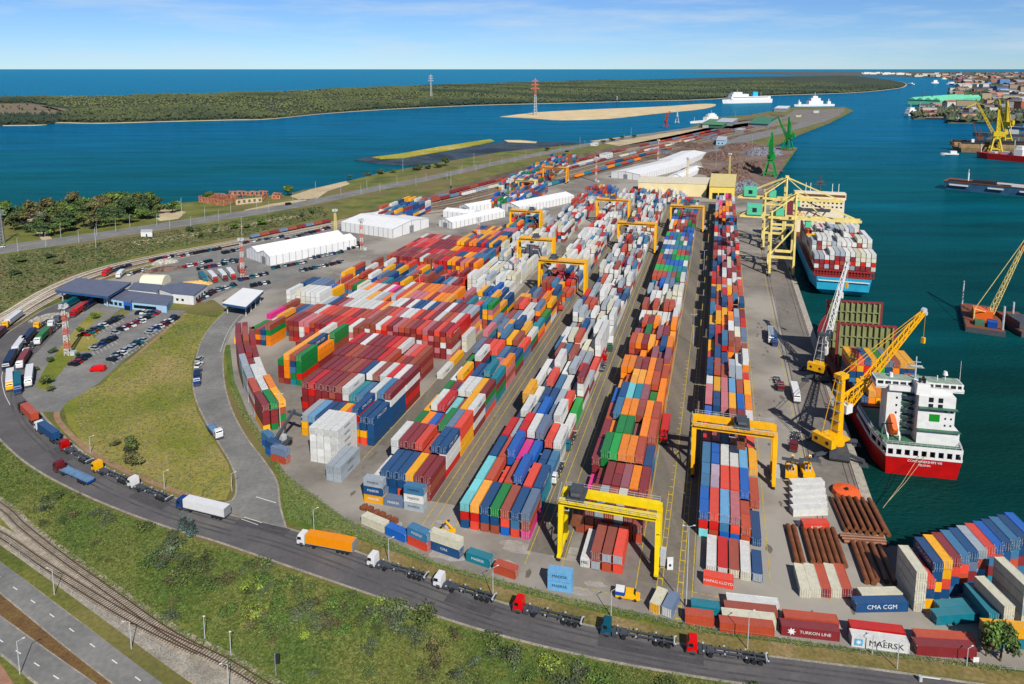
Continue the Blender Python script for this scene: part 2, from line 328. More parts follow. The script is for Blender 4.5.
M_white = mat('road marking white', (236, 236, 232), dirt=.1); M_yel = mat('road marking yellow', (208, 182, 74), dirt=.3, scale=.8)
M_kerb = mat('kerb concrete', (176, 170, 160), dirt=.2)
M_rail = mat('rusty rail', (84, 62, 48), rough=.5, dirt=.2); M_sleeper = mat('railway sleepers', (96, 84, 72), dirt=.3, scale=1.5)

SHORE = [(-60, 212), (0, 210), (22, 211), (40, 205), (70, 206), (110, 206), (150, 207), (180, 203), (215, 200), (250, 196), (285, 195), (303, 190), (330, 185), (348, 181),
         (380, 173), (408, 168), (432, 164), (460, 159), (500, 152), (560, 146), (600, 142), (640, 137), (690, 127), (720, 117), (745, 115.5), (790, 108), (845, 107), (853, 110.5), (842, 116), (830, 122), (800, 133.5), (784, 141), (770, 146.5)]
land = GP(SHORE)
a0 = land[0]
land = [Vector((-900, a0.y + 30, 0)), Vector((-500, a0.y + 10, 0))] + land + [G(797, 147.5), UW(57.6, 835)] + [UW(45.4, 470), UW(45.4, 191.0), UW(140, 203), UW(420, 210), UW(420, 60), Vector((300, 20, 0)), Vector((-900, 20, 0))]
poly_sheet('ground', land, 0, M_grass, depth=5)
LAND = land

def sheet(name, px, z, m): return poly_sheet(name, GP(px), z, m)
# the big container yard
yard = GP([(238, 318), (226, 345), (231, 384), (247, 420), (268, 450), (284, 477), (312, 497), (344, 521), (380, 545), (438, 567), (500, 583), (560, 599), (640, 615), (700, 630), (770, 640), (860, 653), (960, 664)]) \
    + [G(1090, 682), UW(160, 205), UW(140, 202.9), UW(45.3, 190.9), UW(45.3, 470), UW(57.5, 834)] + GP([(760, 165), (735, 150), (700, 158), (650, 150), (560, 176), (480, 205), (420, 208), (360, 218), (250, 243), (180, 254), (150, 268), (84, 286), (110, 292), (214, 300)])
POLY_YARD = yard; poly_sheet('container_yard', yard, 0.02, M_yard)
b = MB()
for u0, u1, w0, w1 in ((-75, -63.4, 176, 690), (-43.4, -33.2, 163, 690), (-15.4, -1.8, 160, 680), (-104, -94, 200, 480), (-131, -121, 350, 560)):
    b.quad(UW(u0, w0, .035), UW(u1, w0, .035), UW(u1, w1, .035), UW(u0, w1, .035))
o = b.build('yard_lane', M_lane); o['kind'] = 'structure'
b = MB()
for u, w0, w1 in ((-73.2, 165, 640), (-70.6, 165, 640), (-64.2, 163, 640), (-42.6, 158, 640), (-40.3, 175, 640), (-36.9, 170, 640), (-33.6, 156, 640), (-15.2, 157, 640), (-10.4, 150, 200), (-9.2, 160, 640), (-5.6, 152, 640), (-4.4, 150, 640), (-2.2, 158, 640), (15.6, 168, 640), (-104.3, 190, 300), (-94.6, 172, 300), (28.5, 165, 640)):
    b.quad(UW(u - .09, w0, .05), UW(u + .09, w0, .05), UW(u + .09, w1, .05), UW(u - .09, w1, .05))
for w in np.arange(150, 300, 4.0):
    b.quad(UW(-10.3, w, .05), UW(-9.3, w, .05), UW(-9.3, w + .35, .05), UW(-10.3, w + .35, .05)); b.quad(UW(-5.5, w, .05), UW(-4.5, w, .05), UW(-4.5, w + .35, .05), UW(-5.5, w + .35, .05))
for u0, u1, w in ((-30, -13, 153.6), (-2, 14, 159.5)):
    for u in np.arange(u0, u1, 1.6): b.quad(UW(u, w, .05), UW(u + 1, w, .05), UW(u + 1, w + .2, .05), UW(u, w + .2, .05))
o = b.build('yard_marking', M_yel); o['kind'] = 'structure'
b = MB(); rs_ = random.Random(40)
for k_ in range(110):
    u, w = rs_.choice((-69.5, -38.4, -8.5, 24, -99, 20, 36)) + rs_.uniform(-4, 4), rs_.uniform(150, 420); r_ = rs_.uniform(.35, 1.0); n_ = 9
    pts_ = [UW(u + r_ * rs_.uniform(.5, 1) * math.cos(6.283 * i / n_), w + 2.6 * r_ * rs_.uniform(.5, 1) * math.sin(6.283 * i / n_), .0405 + k_ * .00004) for i in range(n_)]; b.quad(*pts_)
o = b.build('oil_stain', ground_mat('oil stained concrete', [(98, 92, 84), (110, 103, 95), (122, 115, 106)], .3)); o['kind'] = 'structure'
b = MB()
for k_ in range(26):
    u, w = rs_.uniform(-118, -20), rs_.uniform(140, 168); r_ = rs_.uniform(1.5, 4.5); n_ = 11
    pts_ = [UW(u + 1.8 * r_ * rs_.uniform(.5, 1) * math.cos(6.283 * i / n_), w + .7 * r_ * rs_.uniform(.5, 1) * math.sin(6.283 * i / n_), .024 + k_ * .0004) for i in range(n_)]
    if all(inside(p, POLY_YARD) for p in pts_): b.quad(*pts_)
o = b.build('cement_stain', ground_mat('cement dusted concrete', [(146, 140, 131), (166, 160, 152), (186, 181, 174)], .3)); o['kind'] = 'structure'
# quay apron along the water, with its concrete edge, crane rails and bollard line
b = MB(); b.quad(UW(30, 212, .03), UW(44.9, 198, .03), UW(44.9, 470, .03), UW(32, 470, .03)); o = b.build('quay_apron', M_quay); o['kind'] = 'structure'
b = MB(); b.box(42.9, 45.6, 191.2, 480, -1.2, 0.22, Matrix.Rotation(YARD, 4, 'Z')); o = b.build('quay_edge', mat('quay edge concrete', (178, 172, 160), dirt=.25)); o['kind'] = 'structure'
b = MB()
for u in (31.0, 44.0 - 1.9, 29.6, 40.5): strip(b, [UW(u, 196), UW(u, 560)], .22, .06)
o = b.build('crane_rail', M_rail); o['kind'] = 'structure'

def road(name, up, lo, m, z=.045, shoulder=1.3, sm=True):
    U, Lw = smooth_path(GP(up)), smooth_path(GP(lo))
    poly_sheet(name, U + Lw[::-1], z, m)
    if shoulder:
        b = MB(); strip(b, U, shoulder, z - .012); strip(b, Lw, shoulder, z - .012); o = b.build(name + '_shoulder', M_gravel); o['kind'] = 'structure'
    return U, Lw
# access road that sweeps round the yard
up = [(128, 293), (112, 306), (78, 330), (56, 352), (40, 372), (33, 392), (41, 414), (60, 434), (85, 455), (108, 470), (150, 489), (190, 504), (240, 518), (300, 533), (400, 568), (500, 603), (600, 629), (700, 648), (800, 661), (900, 674), (1010, 690), (1100, 703)]
lo = [(100, 291), (52, 306), (20, 325), (-12, 348), (-40, 380), (-30, 405), (-6, 432), (24, 460), (60, 482), (110, 505), (170, 527), (215, 540), (300, 569), (400, 603), (500, 634), (600, 658), (700, 676), (780, 688), (900, 706), (1050, 728)]
RU, RL = road('access_road', up, lo, M_road)
b = MB()
for dd in (1.5, 2.9, 5.4, 6.9): strip(b, RU, .55, .052, off=-dd)
o = b.build('tyre_wear', ground_mat('tyre darkened asphalt', [(66, 64, 66), (80, 78, 79), (98, 96, 95)], .12, fine=1.2, fine_amt=.16)); o['kind'] = 'structure'
b = MB()
for (px, w_, l_) in (((262, 527), 3.2, 16), ((470, 604), 3.4, 12), ((650, 650), 3.2, 22), ((150, 500), 3.4, 14), ((60, 455), 3.4, 12)):
    p = G(*px); k = min(range(len(RU) - 1), key=lambda i: (RU[i] - p).length); d_ = (RU[k + 1] - RU[k]).normalized(); strip(b, [p - d_ * l_ / 2, p + d_ * l_ / 2], w_, .0485)
o = b.build('asphalt_patch', ground_mat('fresh asphalt patch', [(62, 61, 64), (74, 72, 74), (84, 82, 83)], .2)); o['kind'] = 'structure'
road('yard_road', [(248, 300), (226, 312), (205, 335), (196, 362), (194, 386), (200, 408), (214, 434), (230, 460), (237, 480), (233, 500), (205, 506)], [(262, 303), (246, 315), (232, 330), (223, 352), (224, 384), (232, 412), (246, 438), (264, 462), (276, 482), (279, 505), (285, 528)], M_road2, z=.05, shoulder=1.0)
sheet('gate_apron', [(100, 296), (118, 291), (132, 300), (112, 316), (92, 330), (72, 352), (58, 372), (52, 392), (70, 398), (60, 412), (38, 412), (22, 396), (30, 360), (62, 326)], .055, M_road2)
sheet('lawn', [(94, 311), (106, 313.5), (94, 322), (84, 334), (92, 337), (106, 343), (92, 351), (80, 352), (68, 363), (62, 371), (54, 381), (44, 391), (36, 386), (45, 368), (60, 348), (76, 328)], .068, M_lawn)
b = MB()
for px in ([(244, 517), (262, 523)], [(241, 519), (258, 525)]): strip(b, GP(px), .16, .07)
strip(b, smooth_path(GP([(8, 360), (2, 375), (4, 392), (10, 405)])), .18, .07); strip(b, smooth_path(GP([(258, 304), (240, 316), (228, 332), (220, 352)])), .15, .07); strip(b, GP([(256, 497), (276, 503)]), .25, .07)
o = b.build('road_marking', M_white); o['kind'] = 'structure'
# car park in front of the office
sheet('car_park', [(52, 386), (62, 366), (92, 340), (118, 318), (140, 308), (186, 311), (160, 332), (122, 362), (98, 384), (72, 400), (58, 405)], .06, M_road2)
sheet('truck_park', [(158, 268), (186, 252), (250, 240), (340, 224), (360, 240), (330, 262), (262, 292), (236, 288), (204, 303), (170, 292), (134, 284)], .03, M_road2)
b = MB()
for (x0, y0, x1, y1, n) in ((86, 336, 121, 320, 9), (111, 361, 144, 341, 9), (147, 335, 175, 320, 8), (92, 352, 114, 341, 6)):
    for i in range(n + 1):
        p = G(x0 + (x1 - x0) * i / n, y0 + (y1 - y0) * i / n); strip(b, [p, p + Vector((3.4, -3.6, 0))], .14, .07)
o = b.build('parking_marking', M_white); o['kind'] = 'structure'
# lawns and verges
sheet('lawn', [(184, 313), (216, 318), (228, 308), (222, 300), (236, 296), (240, 303), (207, 330), (192, 362), (191, 388), (197, 412), (212, 438), (228, 464), (232, 484), (226, 500), (190, 500), (150, 484), (108, 464), (86, 448), (68, 424), (62, 402), (82, 392), (102, 384), (126, 362), (162, 333)], .035, M_lawn)
b = MB(); strip(b, smooth_path(GP([(96, 384), (74, 395), (60, 406), (57, 417), (66, 430), (88, 450), (112, 464), (150, 481), (190, 496), (222, 505)])), 1.8, .05); strip(b, GP([(126, 364), (186, 313)]), 1.6, .05)
o = b.build('footpath', ground_mat('trodden path', [(138, 108, 84), (152, 124, 98), (168, 142, 116)], .2)); o['kind'] = 'structure'
sheet('front_verge', [(224, 345), (229, 384), (245, 420), (266, 450), (281, 477), (282, 500), (286, 520), (305, 529), (400, 562), (500, 597), (600, 623), (700, 642), (800, 655), (900, 668), (1010, 683), (1090, 694), (1090, 680), (960, 662), (860, 651), (770, 638), (700, 628), (640, 613), (560, 597), (500, 581), (438, 565), (380, 543), (344, 519), (312, 495), (285, 474), (269, 446), (249, 416), (234, 380), (230, 345)], .03, M_verge)
b = MB(); strip(b, smooth_path(GP([(320, 531), (400, 560), (500, 593), (600, 619.5), (700, 639), (800, 652), (900, 664), (1010, 678), (1090, 689)])), 3.8, .05)
o = b.build('verge_path', M_soil); o['kind'] = 'structure'
meadow = GP([(-60, 415), (0, 444), (24, 466), (60, 488), (110, 511), (170, 532), (215, 546), (300, 575), (400, 609), (500, 640), (600, 663), (700, 681), (860, 706), (860, 760), (330, 760), (262, 686), (222, 657), (168, 628), (108, 587), (58, 548), (23, 517), (-60, 452)])
poly_sheet('meadow', meadow, .03, M_meadow)
b = MB()
for px in ([(178, 694), (150, 672), (112, 643), (98, 628), (128, 634), (165, 650), (200, 668), (240, 694)], [(60, 590), (88, 600), (104, 612), (90, 616), (70, 604)]):
    tri = GP(px); t3 = tessellate_polygon([tri]); b.add([(p.x, p.y, .04) for p in tri], [tuple(t) for t in t3])
o = b.build('bare_earth', ground_mat('sandy spoil', [(150, 124, 90), (184, 160, 124), (206, 186, 152)], .12, fine=1.0, fine_amt=.3)); o['kind'] = 'structure'
# dual carriageway in the near corner
c1u, c1l = [(-80, 497), (0, 560), (75, 619), (175, 684), (230, 717)], [(-80, 532), (0, 592), (58, 640), (115, 684), (170, 724)]
c2u, c2l = [(-80, 562), (0, 617), (50, 653), (95, 684), (150, 720)], [(-80, 594), (0, 652), (39, 684), (90, 720)]
road('highway', c1u, c1l, M_road2, z=.05, shoulder=1.0); road('highway_lane', c2u, c2l, M_road2, z=.05, shoulder=1.0)
sheet('median_strip', [(-80, 534), (0, 594), (58, 642), (114, 686), (166, 726), (154, 722), (97, 684), (51, 652), (0, 615), (-80, 559)], .04, M_brown)
sheet('corner_path', [(-60, 622), (0, 663), (18, 690), (40, 720), (-60, 720)], .04, ground_mat('reddish path', [(150, 112, 94), (168, 128, 108)], .3))
b = MB()
def dashes(px, n, ln):
    P = [G(*p) for p in px]
    for i in range(n):
        t = (i + .5) / n; p = P[0].lerp(P[1], t); d = (P[1] - P[0]).normalized(); strip(b, [p - d * ln / 2, p + d * ln / 2], .22, .07)
dashes([(-10, 570), (150, 688)], 8, 1.9); dashes([(-8, 635), (66, 684)], 4, 1.9)
o = b.build('lane_dash', M_white); o['kind'] = 'structure'

# railway tracks
def track(name, px, bal=4.6, z=.08, gauge=1.52, sleepers=True, n=8, bm_=None):
    path = smooth_path(GP(px), n); b = MB(); strip(b, path, bal, z, z0=0)
    o = b.build(name + '_bed', bm_ or M_ballast); o['kind'] = 'structure'
    b = MB(); strip(b, path, .16, z + .19, gauge / 2, z0=z); strip(b, path, .16, z + .19, -gauge / 2, z0=z)
    o = b.build(name, M_rail); o['kind'] = 'structure'
    b = MB(); acc = 0
    for i in range(len(path) - 1):
        p, q = path[i], path[i + 1]; d = (q - p); ln = d.length; d.normalize(); nn = Vector((-d.y, d.x, 0)); s = acc
        while s < ln:
            c = p + d * s; b.quad(*[(c + nn * sx * 1.3 + d * sy * .14).to_tuple()[:2] + (z + .03,) for sx, sy in ((-1, -1), (1, -1), (1, 1), (-1, 1))]); s += .75 if sleepers else 4
        acc = s - ln
    o = b.build(name + '_sleepers', M_sleeper); o['kind'] = 'structure'
track('railway_track', [(-70, 462), (0, 506), (22, 526), (60, 556), (110, 592), (170, 634), (225, 662), (272, 690), (340, 726)])
track('railway_siding', [(-60, 505), (0, 535), (40, 562), (90, 594), (130, 618), (165, 636), (200, 652)], z=.06)
b = MB(); strip(b, smooth_path(GP([(-60, 511), (0, 553), (75, 608), (150, 664), (200, 700)])), 3.0, .062); o = b.build('weedy_strip', M_grass); o['kind'] = 'structure'
b = MB(); strip(b, smooth_path(GP([(-60, 520), (0, 548), (40, 575), (90, 608), (128, 632), (180, 662), (236, 694)])), 4.5, .045); o = b.build('gravel_strip', M_gravel); o['kind'] = 'structure'
# the rail yard behind the warehouses
sheet('rail_yard', [(-60, 352), (0, 320), (46, 290), (100, 269), (160, 255), (250, 238), (340, 219), (430, 194), (520, 168), (600, 150), (680, 134), (740, 120), (780, 113), (800, 117), (760, 133), (712, 150), (650, 160), (590, 176), (540, 188), (470, 207), (380, 214), (250, 243), (160, 259), (100, 277), (40, 308), (0, 338), (-60, 366)], .03, M_yardbrown)
for i, (dy, far) in enumerate(((0, 1), (6.2, 1), (13, 1))):
    k = [(-60, 346 + dy), (0, 317 + dy), (48, 289 + dy * .95), (96, 270 + dy * .75), (150, 257 + dy * .55), (240, 240 + dy * .4), (330, 223 + dy * .35), (430, 199 + dy * .35), (520, 175 + dy * .3), (620, 151 + dy * .2), (700, 135 + dy * .15)]
    track('yard_track', k, bal=(5.6, 5.2, 3.6)[i], z=.05 + i * .002, sleepers=False, n=5, bm_=M_ballast2)
for i in range(8):
    k = [(395 - i * 6, 208 + i * 2.2), (470, 189 + i * 2.6), (540, 170.5 + i * 2.2), (620, 152 + i * 1.5), (722, 131 + i * 1.1), (790, 118 + i * .6)]
    track('sorting_track', k, bal=3.6, z=.04 + i * .002, sleepers=False, n=4, bm_=M_ballast2 if i % 2 == 0 else None)
# upper road along the shore and sandy patches
road('shore_road', [(-60, 258), (0, 246), (60, 238), (130, 228), (200, 217.5), (260, 208.5), (320, 198), (380, 185.5), (430, 176), (500, 160.5), (560, 148.5), (620, 138), (680, 129), (730, 123), (790, 116)], [(-60, 268), (0, 254), (60, 245), (130, 234.5), (200, 223.5), (260, 214), (320, 203), (380, 190), (430, 180), (500, 164), (560, 151.5), (620, 140.5), (680, 131), (730, 125), (790, 117.5)], M_road2, z=.05, shoulder=1.6)
b = MB()
for px in ([(0, 218), (24, 212), (44, 206), (52, 210), (34, 216), (38, 224), (48, 233), (54, 242), (44, 243), (36, 232), (20, 222), (2, 222)], [(290, 196), (312, 189), (346, 181), (350, 184), (328, 191), (318, 198), (300, 200)], [(244, 210), (270, 204), (304, 199), (310, 202), (276, 209), (252, 213)],
           [(150, 214), (166, 208), (186, 212), (178, 219), (160, 221)], [(130, 242), (150, 239), (190, 233), (232, 225), (300, 214), (304, 216), (230, 229), (160, 243), (138, 247)], [(590, 141), (690, 128), (720, 122), (770, 119), (760, 124), (690, 136), (620, 146)]):
    tri = GP(px); t3 = tessellate_polygon([tri]); b.add([(p.x, p.y, .03) for p in tri], [tuple(t) for t in t3])
o = b.build('sandy_patch', ground_mat('sandy ground', [(168, 150, 118), (196, 178, 146), (214, 198, 166)], .03, fine=.3, fine_amt=.15)); o['kind'] = 'structure'
# dredged basin, dike, sand island, breakwater
poly_sheet('mud_basin', GP([(354, 158), (372, 155), (420, 150), (470, 145), (505, 140.5), (560, 141), (600, 142), (590, 148), (540, 156), (480, 164.5), (430, 164), (400, 163.5), (372, 161.5)]), -2.0, M_dark, depth=2)
poly_sheet('dike', GP([(372, 156.4), (400, 153), (440, 146), (470, 141.5), (490, 138.6), (494, 140), (470, 145.4), (440, 150.6), (405, 156.6), (380, 157.6)]), -.8, M_dike, depth=3)
poly_sheet('sand_island', smooth_path(GP([(500, 116), (540, 111.5), (600, 108.5), (660, 106), (700, 103.4), (716, 104), (704, 108), (655, 113), (610, 117.6), (560, 119.2), (530, 117.4)]), 4), -1.6, M_sand, depth=2)
poly_sheet('sand_spit', GP([(504, 139), (520, 139), (537, 140.6), (536, 142), (508, 141)]), -1.8, M_sand, depth=2)
# the long wooded spit across the lagoon
SPIT = [(-700, 130), (-60, 125.5), (0, 124.4), (46, 123.6), (60, 121.5), (100, 122), (160, 120.5), (230, 118.8), (270, 117.8), (330, 112.2), (400, 107.8), (480, 104.4), (560, 102.4), (640, 100.4), (700, 99), (770, 95), (850, 92.3), (885, 89.4), (904, 86.2), (902, 82), (880, 78.5), (850, 75.6)]
SPITFAR = [(760, 76.5), (600, 80.5), (450, 85), (300, 90.5), (150, 95), (0, 97.5), (-60, 98.5), (-700, 104)]
spit = smooth_path(GP(SPIT), 5) + smooth_path(GP(SPITFAR), 5)
poly_sheet('beach', [p + Vector((0, -14, 0)) for p in spit], -1.9, M_sand, depth=3)
poly_sheet('wooded_spit', spit, -1.2, M_forestfloor, depth=3)
b = MB()
for px in ([(-40, 105), (0, 103.5), (30, 103), (66, 108.6), (68, 112.5), (40, 114), (0, 114.5), (-40, 115)], [(40, 106), (66, 112), (70, 112.5), (48, 106)], [(165, 98), (195, 97.4), (192, 99), (168, 99.6)], [(740, 84.5), (790, 82), (792, 83), (744, 86)]):
    tri = GP(px); t3 = tessellate_polygon([tri]); b.add([(p.x, p.y, -1.1) for p in tri], [tuple(t) for t in t3])
o = b.build('forest_clearing', ground_mat('heath clearing', [(92, 84, 66), (120, 106, 84), (146, 128, 100)], .01, fine=.06, fine_amt=.25)); o['kind'] = 'structure'
CLEAR = [GP([(-40, 103.5), (0, 102.5), (30, 102.4), (70, 108.6), (72, 113.5), (40, 115), (0, 115.5), (-40, 116)])]
# the far bank with the town and the shipyard quays
BANK = [(1800, 200), (1200, 175), (1040, 164), (1024, 141), (985, 139), (1000, 132), (1024, 131), (1030, 124.5), (990, 122.5), (948, 122.4), (946, 117), (914, 118.5), (911, 115.5), (918, 110), (938, 104), (946, 98), (952, 92), (956, 86), (954, 81), (945, 78), (900, 76.5), (860, 76)]
bank = GP(BANK); far = [Vector((bank[-1].x + 200, 30000, 0)), Vector((30000, 30000, 0)), Vector((30000, bank[0].y, 0))]
poly_sheet('far_bank', bank + far, -.4, M_town, depth=4)
poly_sheet('far_quay', GP([(916, 114), (946, 111), (1010, 112.5), (1024, 117), (990, 120.5), (946, 118), (918, 118)]), -.3, M_quay)
# scrap quay beyond the terminal
poly_sheet('scrap_quay', GP([(700, 160), (716, 148), (740, 140), (770, 146), (797, 148), (785, 160), (775, 182), (768, 196), (736, 196), (712, 190)]), .03, ground_mat('rusty quay ground', [(94, 78, 66), (122, 102, 88), (146, 128, 114)], .03, fine=.3, fine_amt=.25))
sheet('pier_road', [(700, 152), (740, 136), (790, 126), (820, 118), (836, 113), (842, 114), (826, 121), (780, 134), (730, 146), (708, 156)], .04, M_road2)
sheet('pier_apron', [(780, 119), (795, 110), (843, 108.6), (846, 110), (830, 119), (800, 124)], .045, M_quay)
# ================================================================== containers
HT = 2.46; CW = 2.44; L40 = 12.19; L20 = 6.06
PAL = dict(maroon=('maroon', (136, 48, 52)), brown=('brown', (158, 82, 66)), rust=('rust red', (190, 88, 66)), red=('red', (208, 52, 48)), coral=('coral red', (232, 92, 76)), navy=('navy blue', (22, 74, 122)), blue=('bright blue', (30, 100, 184)),
           steel=('steel blue', (70, 122, 160)), sky=('light blue', (122, 178, 220)), teal=('teal', (24, 132, 150)), cyan=('pale cyan', (140, 218, 222)), white=('white', (232, 232, 228)), cream=('cream', (226, 222, 200)),
           grey=('light grey', (172, 182, 190)), slate=('slate grey', (112, 130, 156)), orange=('orange', (252, 150, 44)), peach=('pale orange', (252, 180, 96)), yellow=('yellow', (250, 184, 28)), green=('green', (34, 128, 64)), lime=('bright green', (20, 178, 86)),
           pink=('magenta pink', (236, 74, 150)), rose=('dusty rose', (204, 126, 130)), mauve=('mauve brown', (150, 92, 100)), lav=('lavender grey', (186, 168, 184)))
KC = 0.60
CRGB = {k: tuple(min(x * KC, .8) for x in lin(v[1])) for k, v in PAL.items()}
MIXES = dict(
    quay='maroon red red coral brown rust navy navy blue steel white cream yellow orange slate grey'.split(),
    quayred='maroon maroon brown red coral rose red white maroon cream navy'.split(),
    orange='orange orange peach rust brown maroon mauve green teal orange rust rust navy'.split(),
    green='lime green teal steel navy blue lav brown maroon rust white slate navy'.split(),
    white='white white cream white grey white white grey maroon brown coral white steel cream white red rust grey navy'.split(),
    bmix='yellow orange peach navy navy steel maroon brown coral rose white slate maroon green teal'.split(),
    red='maroon maroon maroon brown brown red coral rust white cream rose pink navy steel slate grey teal peach'.split(),
    orangeroof='orange peach rust white grey rose maroon white pink'.split(), whiteroof='white maroon grey rose white brown peach coral maroon white orange navy'.split(),
    redtidy='maroon maroon maroon maroon brown brown red coral rose white rust'.split(), navy='navy navy steel slate maroon yellow white blue rust'.split(), mix='maroon brown red coral navy blue steel white cream yellow orange green teal slate rust'.split(),
    reefer='white white white cream grey white white cream'.split(), far='maroon brown navy blue teal rust coral orange green steel white grey slate'.split(), yb='yellow yellow orange navy navy maroon red coral brown rose steel orange'.split())
CONT = []                                    # every container of the scene
def cont(pos, rz, L, col, where, tier=0, top=True, front=True, side=True, door=None, text=None, group=None, label=None, h=HT):
    CONT.append(dict(p=Vector(pos), rz=rz, L=L, c=col, where=where, tier=tier, top=top, front=front, side=side, door=door, text=text, group=group, label=label, h=h))

def stack_block(name, u0, ncol, pitch, rows, heights, mixname, group, fixed=None, gap=0.35, seed=1, lens=None, prob20=0.0, rowfun=None):
    """rows: list of w of the near end; heights[row] -> tiers (number or list per column); fixed[(row, col)] = colours from the bottom up"""
    rd = random.Random(seed); fixed = fixed or {}; Hh = {}
    for r, w in enumerate(rows):
        for c in range(ncol):
            hh = heights(r, c, rd) if callable(heights) else heights[r][c]
            if (r, c) in fixed: hh = len(fixed[(r, c)])
            Hh[(r, c)] = hh
    for r, w in enumerate(rows):
        mx_ = MIXES[rowfun(r) if rowfun else mixname]; run = None
        for c in range(ncol):
            n = Hh[(r, c)]
            if n <= 0: continue
            u = u0 + (c + .5) * pitch
            two = rd.random() < prob20
            f = Hh.get((r - 1, c), 0)
            left = Hh.get((r, c - 1), 0); right = Hh.get((r, c + 1), 0)
            if rd.random() < .3 and run: base = run
            else: base = rd.choice(mx_)
            run = base
            for t in range(n):
                if (r, c) in fixed: k = fixed[(r, c)][t]
                else: k = base if (t == n - 1 and rd.random() < .8) else rd.choice(mx_)
                camside = right if u < 0 else left
                for hlf in ((0, L20 + .07) if two else (0,)):
                    L_ = L20 if two else L40
                    cont(UW(u + rd.uniform(-.05, .05), w + hlf + L_ / 2 + rd.uniform(-.06, .06), t * HT), YARD, L_, k, (t, n, c, ncol, r, name), t, t == n - 1, t >= f and hlf == 0, t >= camside, group=group)
def rws(w0, w1, step=12.62): return [w0 + i * step for i in range(int((w1 - w0) / step) + 1)]

# E: quayside block
G_E = 'containers stacked in the quayside block'
fx = {(0, 0): ['cyan', 'red', 'blue'], (0, 1): ['rust', 'red', 'coral'], (0, 2): ['blue', 'steel', 'sky'], (0, 3): ['blue', 'coral', 'rose'], (0, 4): ['rust', 'rust'], (0, 5): ['navy'],
      (1, 0): ['navy', 'navy', 'steel'], (1, 1): ['red', 'rust', 'lav'], (1, 2): ['navy', 'coral', 'coral'], (1, 3): ['red', 'blue', 'coral'], (1, 4): ['blue', 'navy', 'blue'], (1, 5): ['brown', 'rust'],
      (2, 0): ['navy', 'steel', 'steel'], (2, 1): ['blue', 'navy', 'blue'], (2, 2): ['red', 'white', 'white'], (2, 3): ['white', 'navy', 'white'], (2, 4): ['sky', 'blue', 'sky'], (2, 5): ['yellow', 'yellow', 'yellow'],
      (3, 0): ['red', 'rust', 'red'], (3, 1): ['brown', 'maroon', 'red', 'brown'], (3, 2): ['navy', 'navy', 'steel'], (3, 3): ['red', 'maroon', 'brown', 'brown'], (3, 4): ['rust', 'rust', 'rust'], (3, 5): ['red', 'coral'],
      (4, 0): ['blue', 'navy', 'blue'], (4, 1): ['navy', 'slate'], (4, 2): ['navy', 'navy'], (4, 3): ['rust', 'maroon', 'brown'], (4, 4): ['maroon', 'red', 'maroon'], (4, 5): ['yellow', 'yellow', 'white'],
      (5, 0): ['maroon', 'red', 'coral', 'rose'], (5, 1): ['navy', 'steel', 'navy'], (5, 2): ['rose', 'rust', 'rose'], (5, 3): ['yellow', 'peach', 'yellow'], (5, 4): ['blue', 'navy', 'blue'], (5, 5): ['yellow', 'orange', 'orange'],
      (6, 0): ['white', 'red', 'white'], (6, 1): ['red', 'yellow', 'yellow'], (6, 2): ['red', 'coral', 'rose'], (6, 3): ['blue', 'navy', 'sky'], (6, 4): ['rust', 'red', 'brown'], (6, 5): ['white', 'yellow', 'yellow']}
stack_block('quayside block', -1.7, 6, 2.66, rws(181, 660), lambda r, c, rd: max(1, min(5, 3 + rd.choice((0, 0, 0, 1, 1, -1)) + (1 if r > 8 else 0))), 'quay', G_E, fx, seed=11, prob20=.3,
            rowfun=lambda r: 'quay' if r < 16 else 'quayred' if r < 27 else 'mix' if r < 32 else 'orangeroof')
for c, (k, d) in enumerate((('white', 'white'), ('red', 'white'), ('brown', 'cream'), ('white', 'cream'), ('navy', 'grey'))):
    cont(UW(1.9 + c * 2.68, 173.2 + (0 if c < 4 else -1.4), 0), YARD, L40 if c < 4 else 9.1, k, None, door=d, group=G_E, label=f'{PAL[k][0]} container on the ground, {nth(c+1)} from left in the single row before the quayside block')
cont(UW(3.6, 164.2, 0), YARD + R(90), L20 + 1, 'coral', None, text=('white', 'xxx'), group=G_E, label='orange red container lying crosswise at the very front of the quayside block')
# D: block under the near yellow gantry
G_D = 'containers stacked in the block under the near gantry'
fx = {}
rowsD = [['brown', 'rust'], ['rust', 'brown', 'brown'], ['grey', 'brown', 'grey'], ['maroon', 'rust', 'brown'], ['navy', 'grey', 'cream'], ['brown', 'rust', 'maroon'], ['rust', 'brown']]
for c, q in enumerate(rowsD): fx[(0, c)] = q
R1 = [['pink'], ['maroon', 'maroon'], ['rust', 'brown', 'maroon'], ['green', 'green', 'maroon'], ['orange', 'rust', 'mauve'], ['mauve', 'orange', 'orange'], ['orange', 'orange', 'maroon']]
R2 = [['red', 'maroon', 'maroon'], ['green', 'maroon', 'green', 'green'], ['maroon', 'green', 'green', 'lime'], ['mauve', 'orange', 'rust', 'orange'], ['orange', 'orange', 'orange', 'orange'], ['rust', 'mauve', 'mauve', 'rust'], ['navy', 'steel', 'navy']]
R3 = [['maroon', 'mauve', 'maroon'], ['orange', 'rust', 'orange'], ['green', 'green', 'green', 'green'], ['maroon', 'maroon', 'rust', 'green'], ['maroon', 'pink', 'mauve'], ['orange', 'orange', 'orange', 'orange'], ['teal', 'orange', 'brown', 'rust']]
R4 = [['brown', 'rust', 'rust'], ['navy', 'steel', 'blue', 'steel'], ['orange', 'orange', 'orange', 'orange'], ['orange', 'rust', 'orange', 'orange'], ['rust', 'brown', 'rust', 'brown'], ['orange', 'rust', 'orange', 'orange'], ['green', 'green', 'rust', 'rust']]
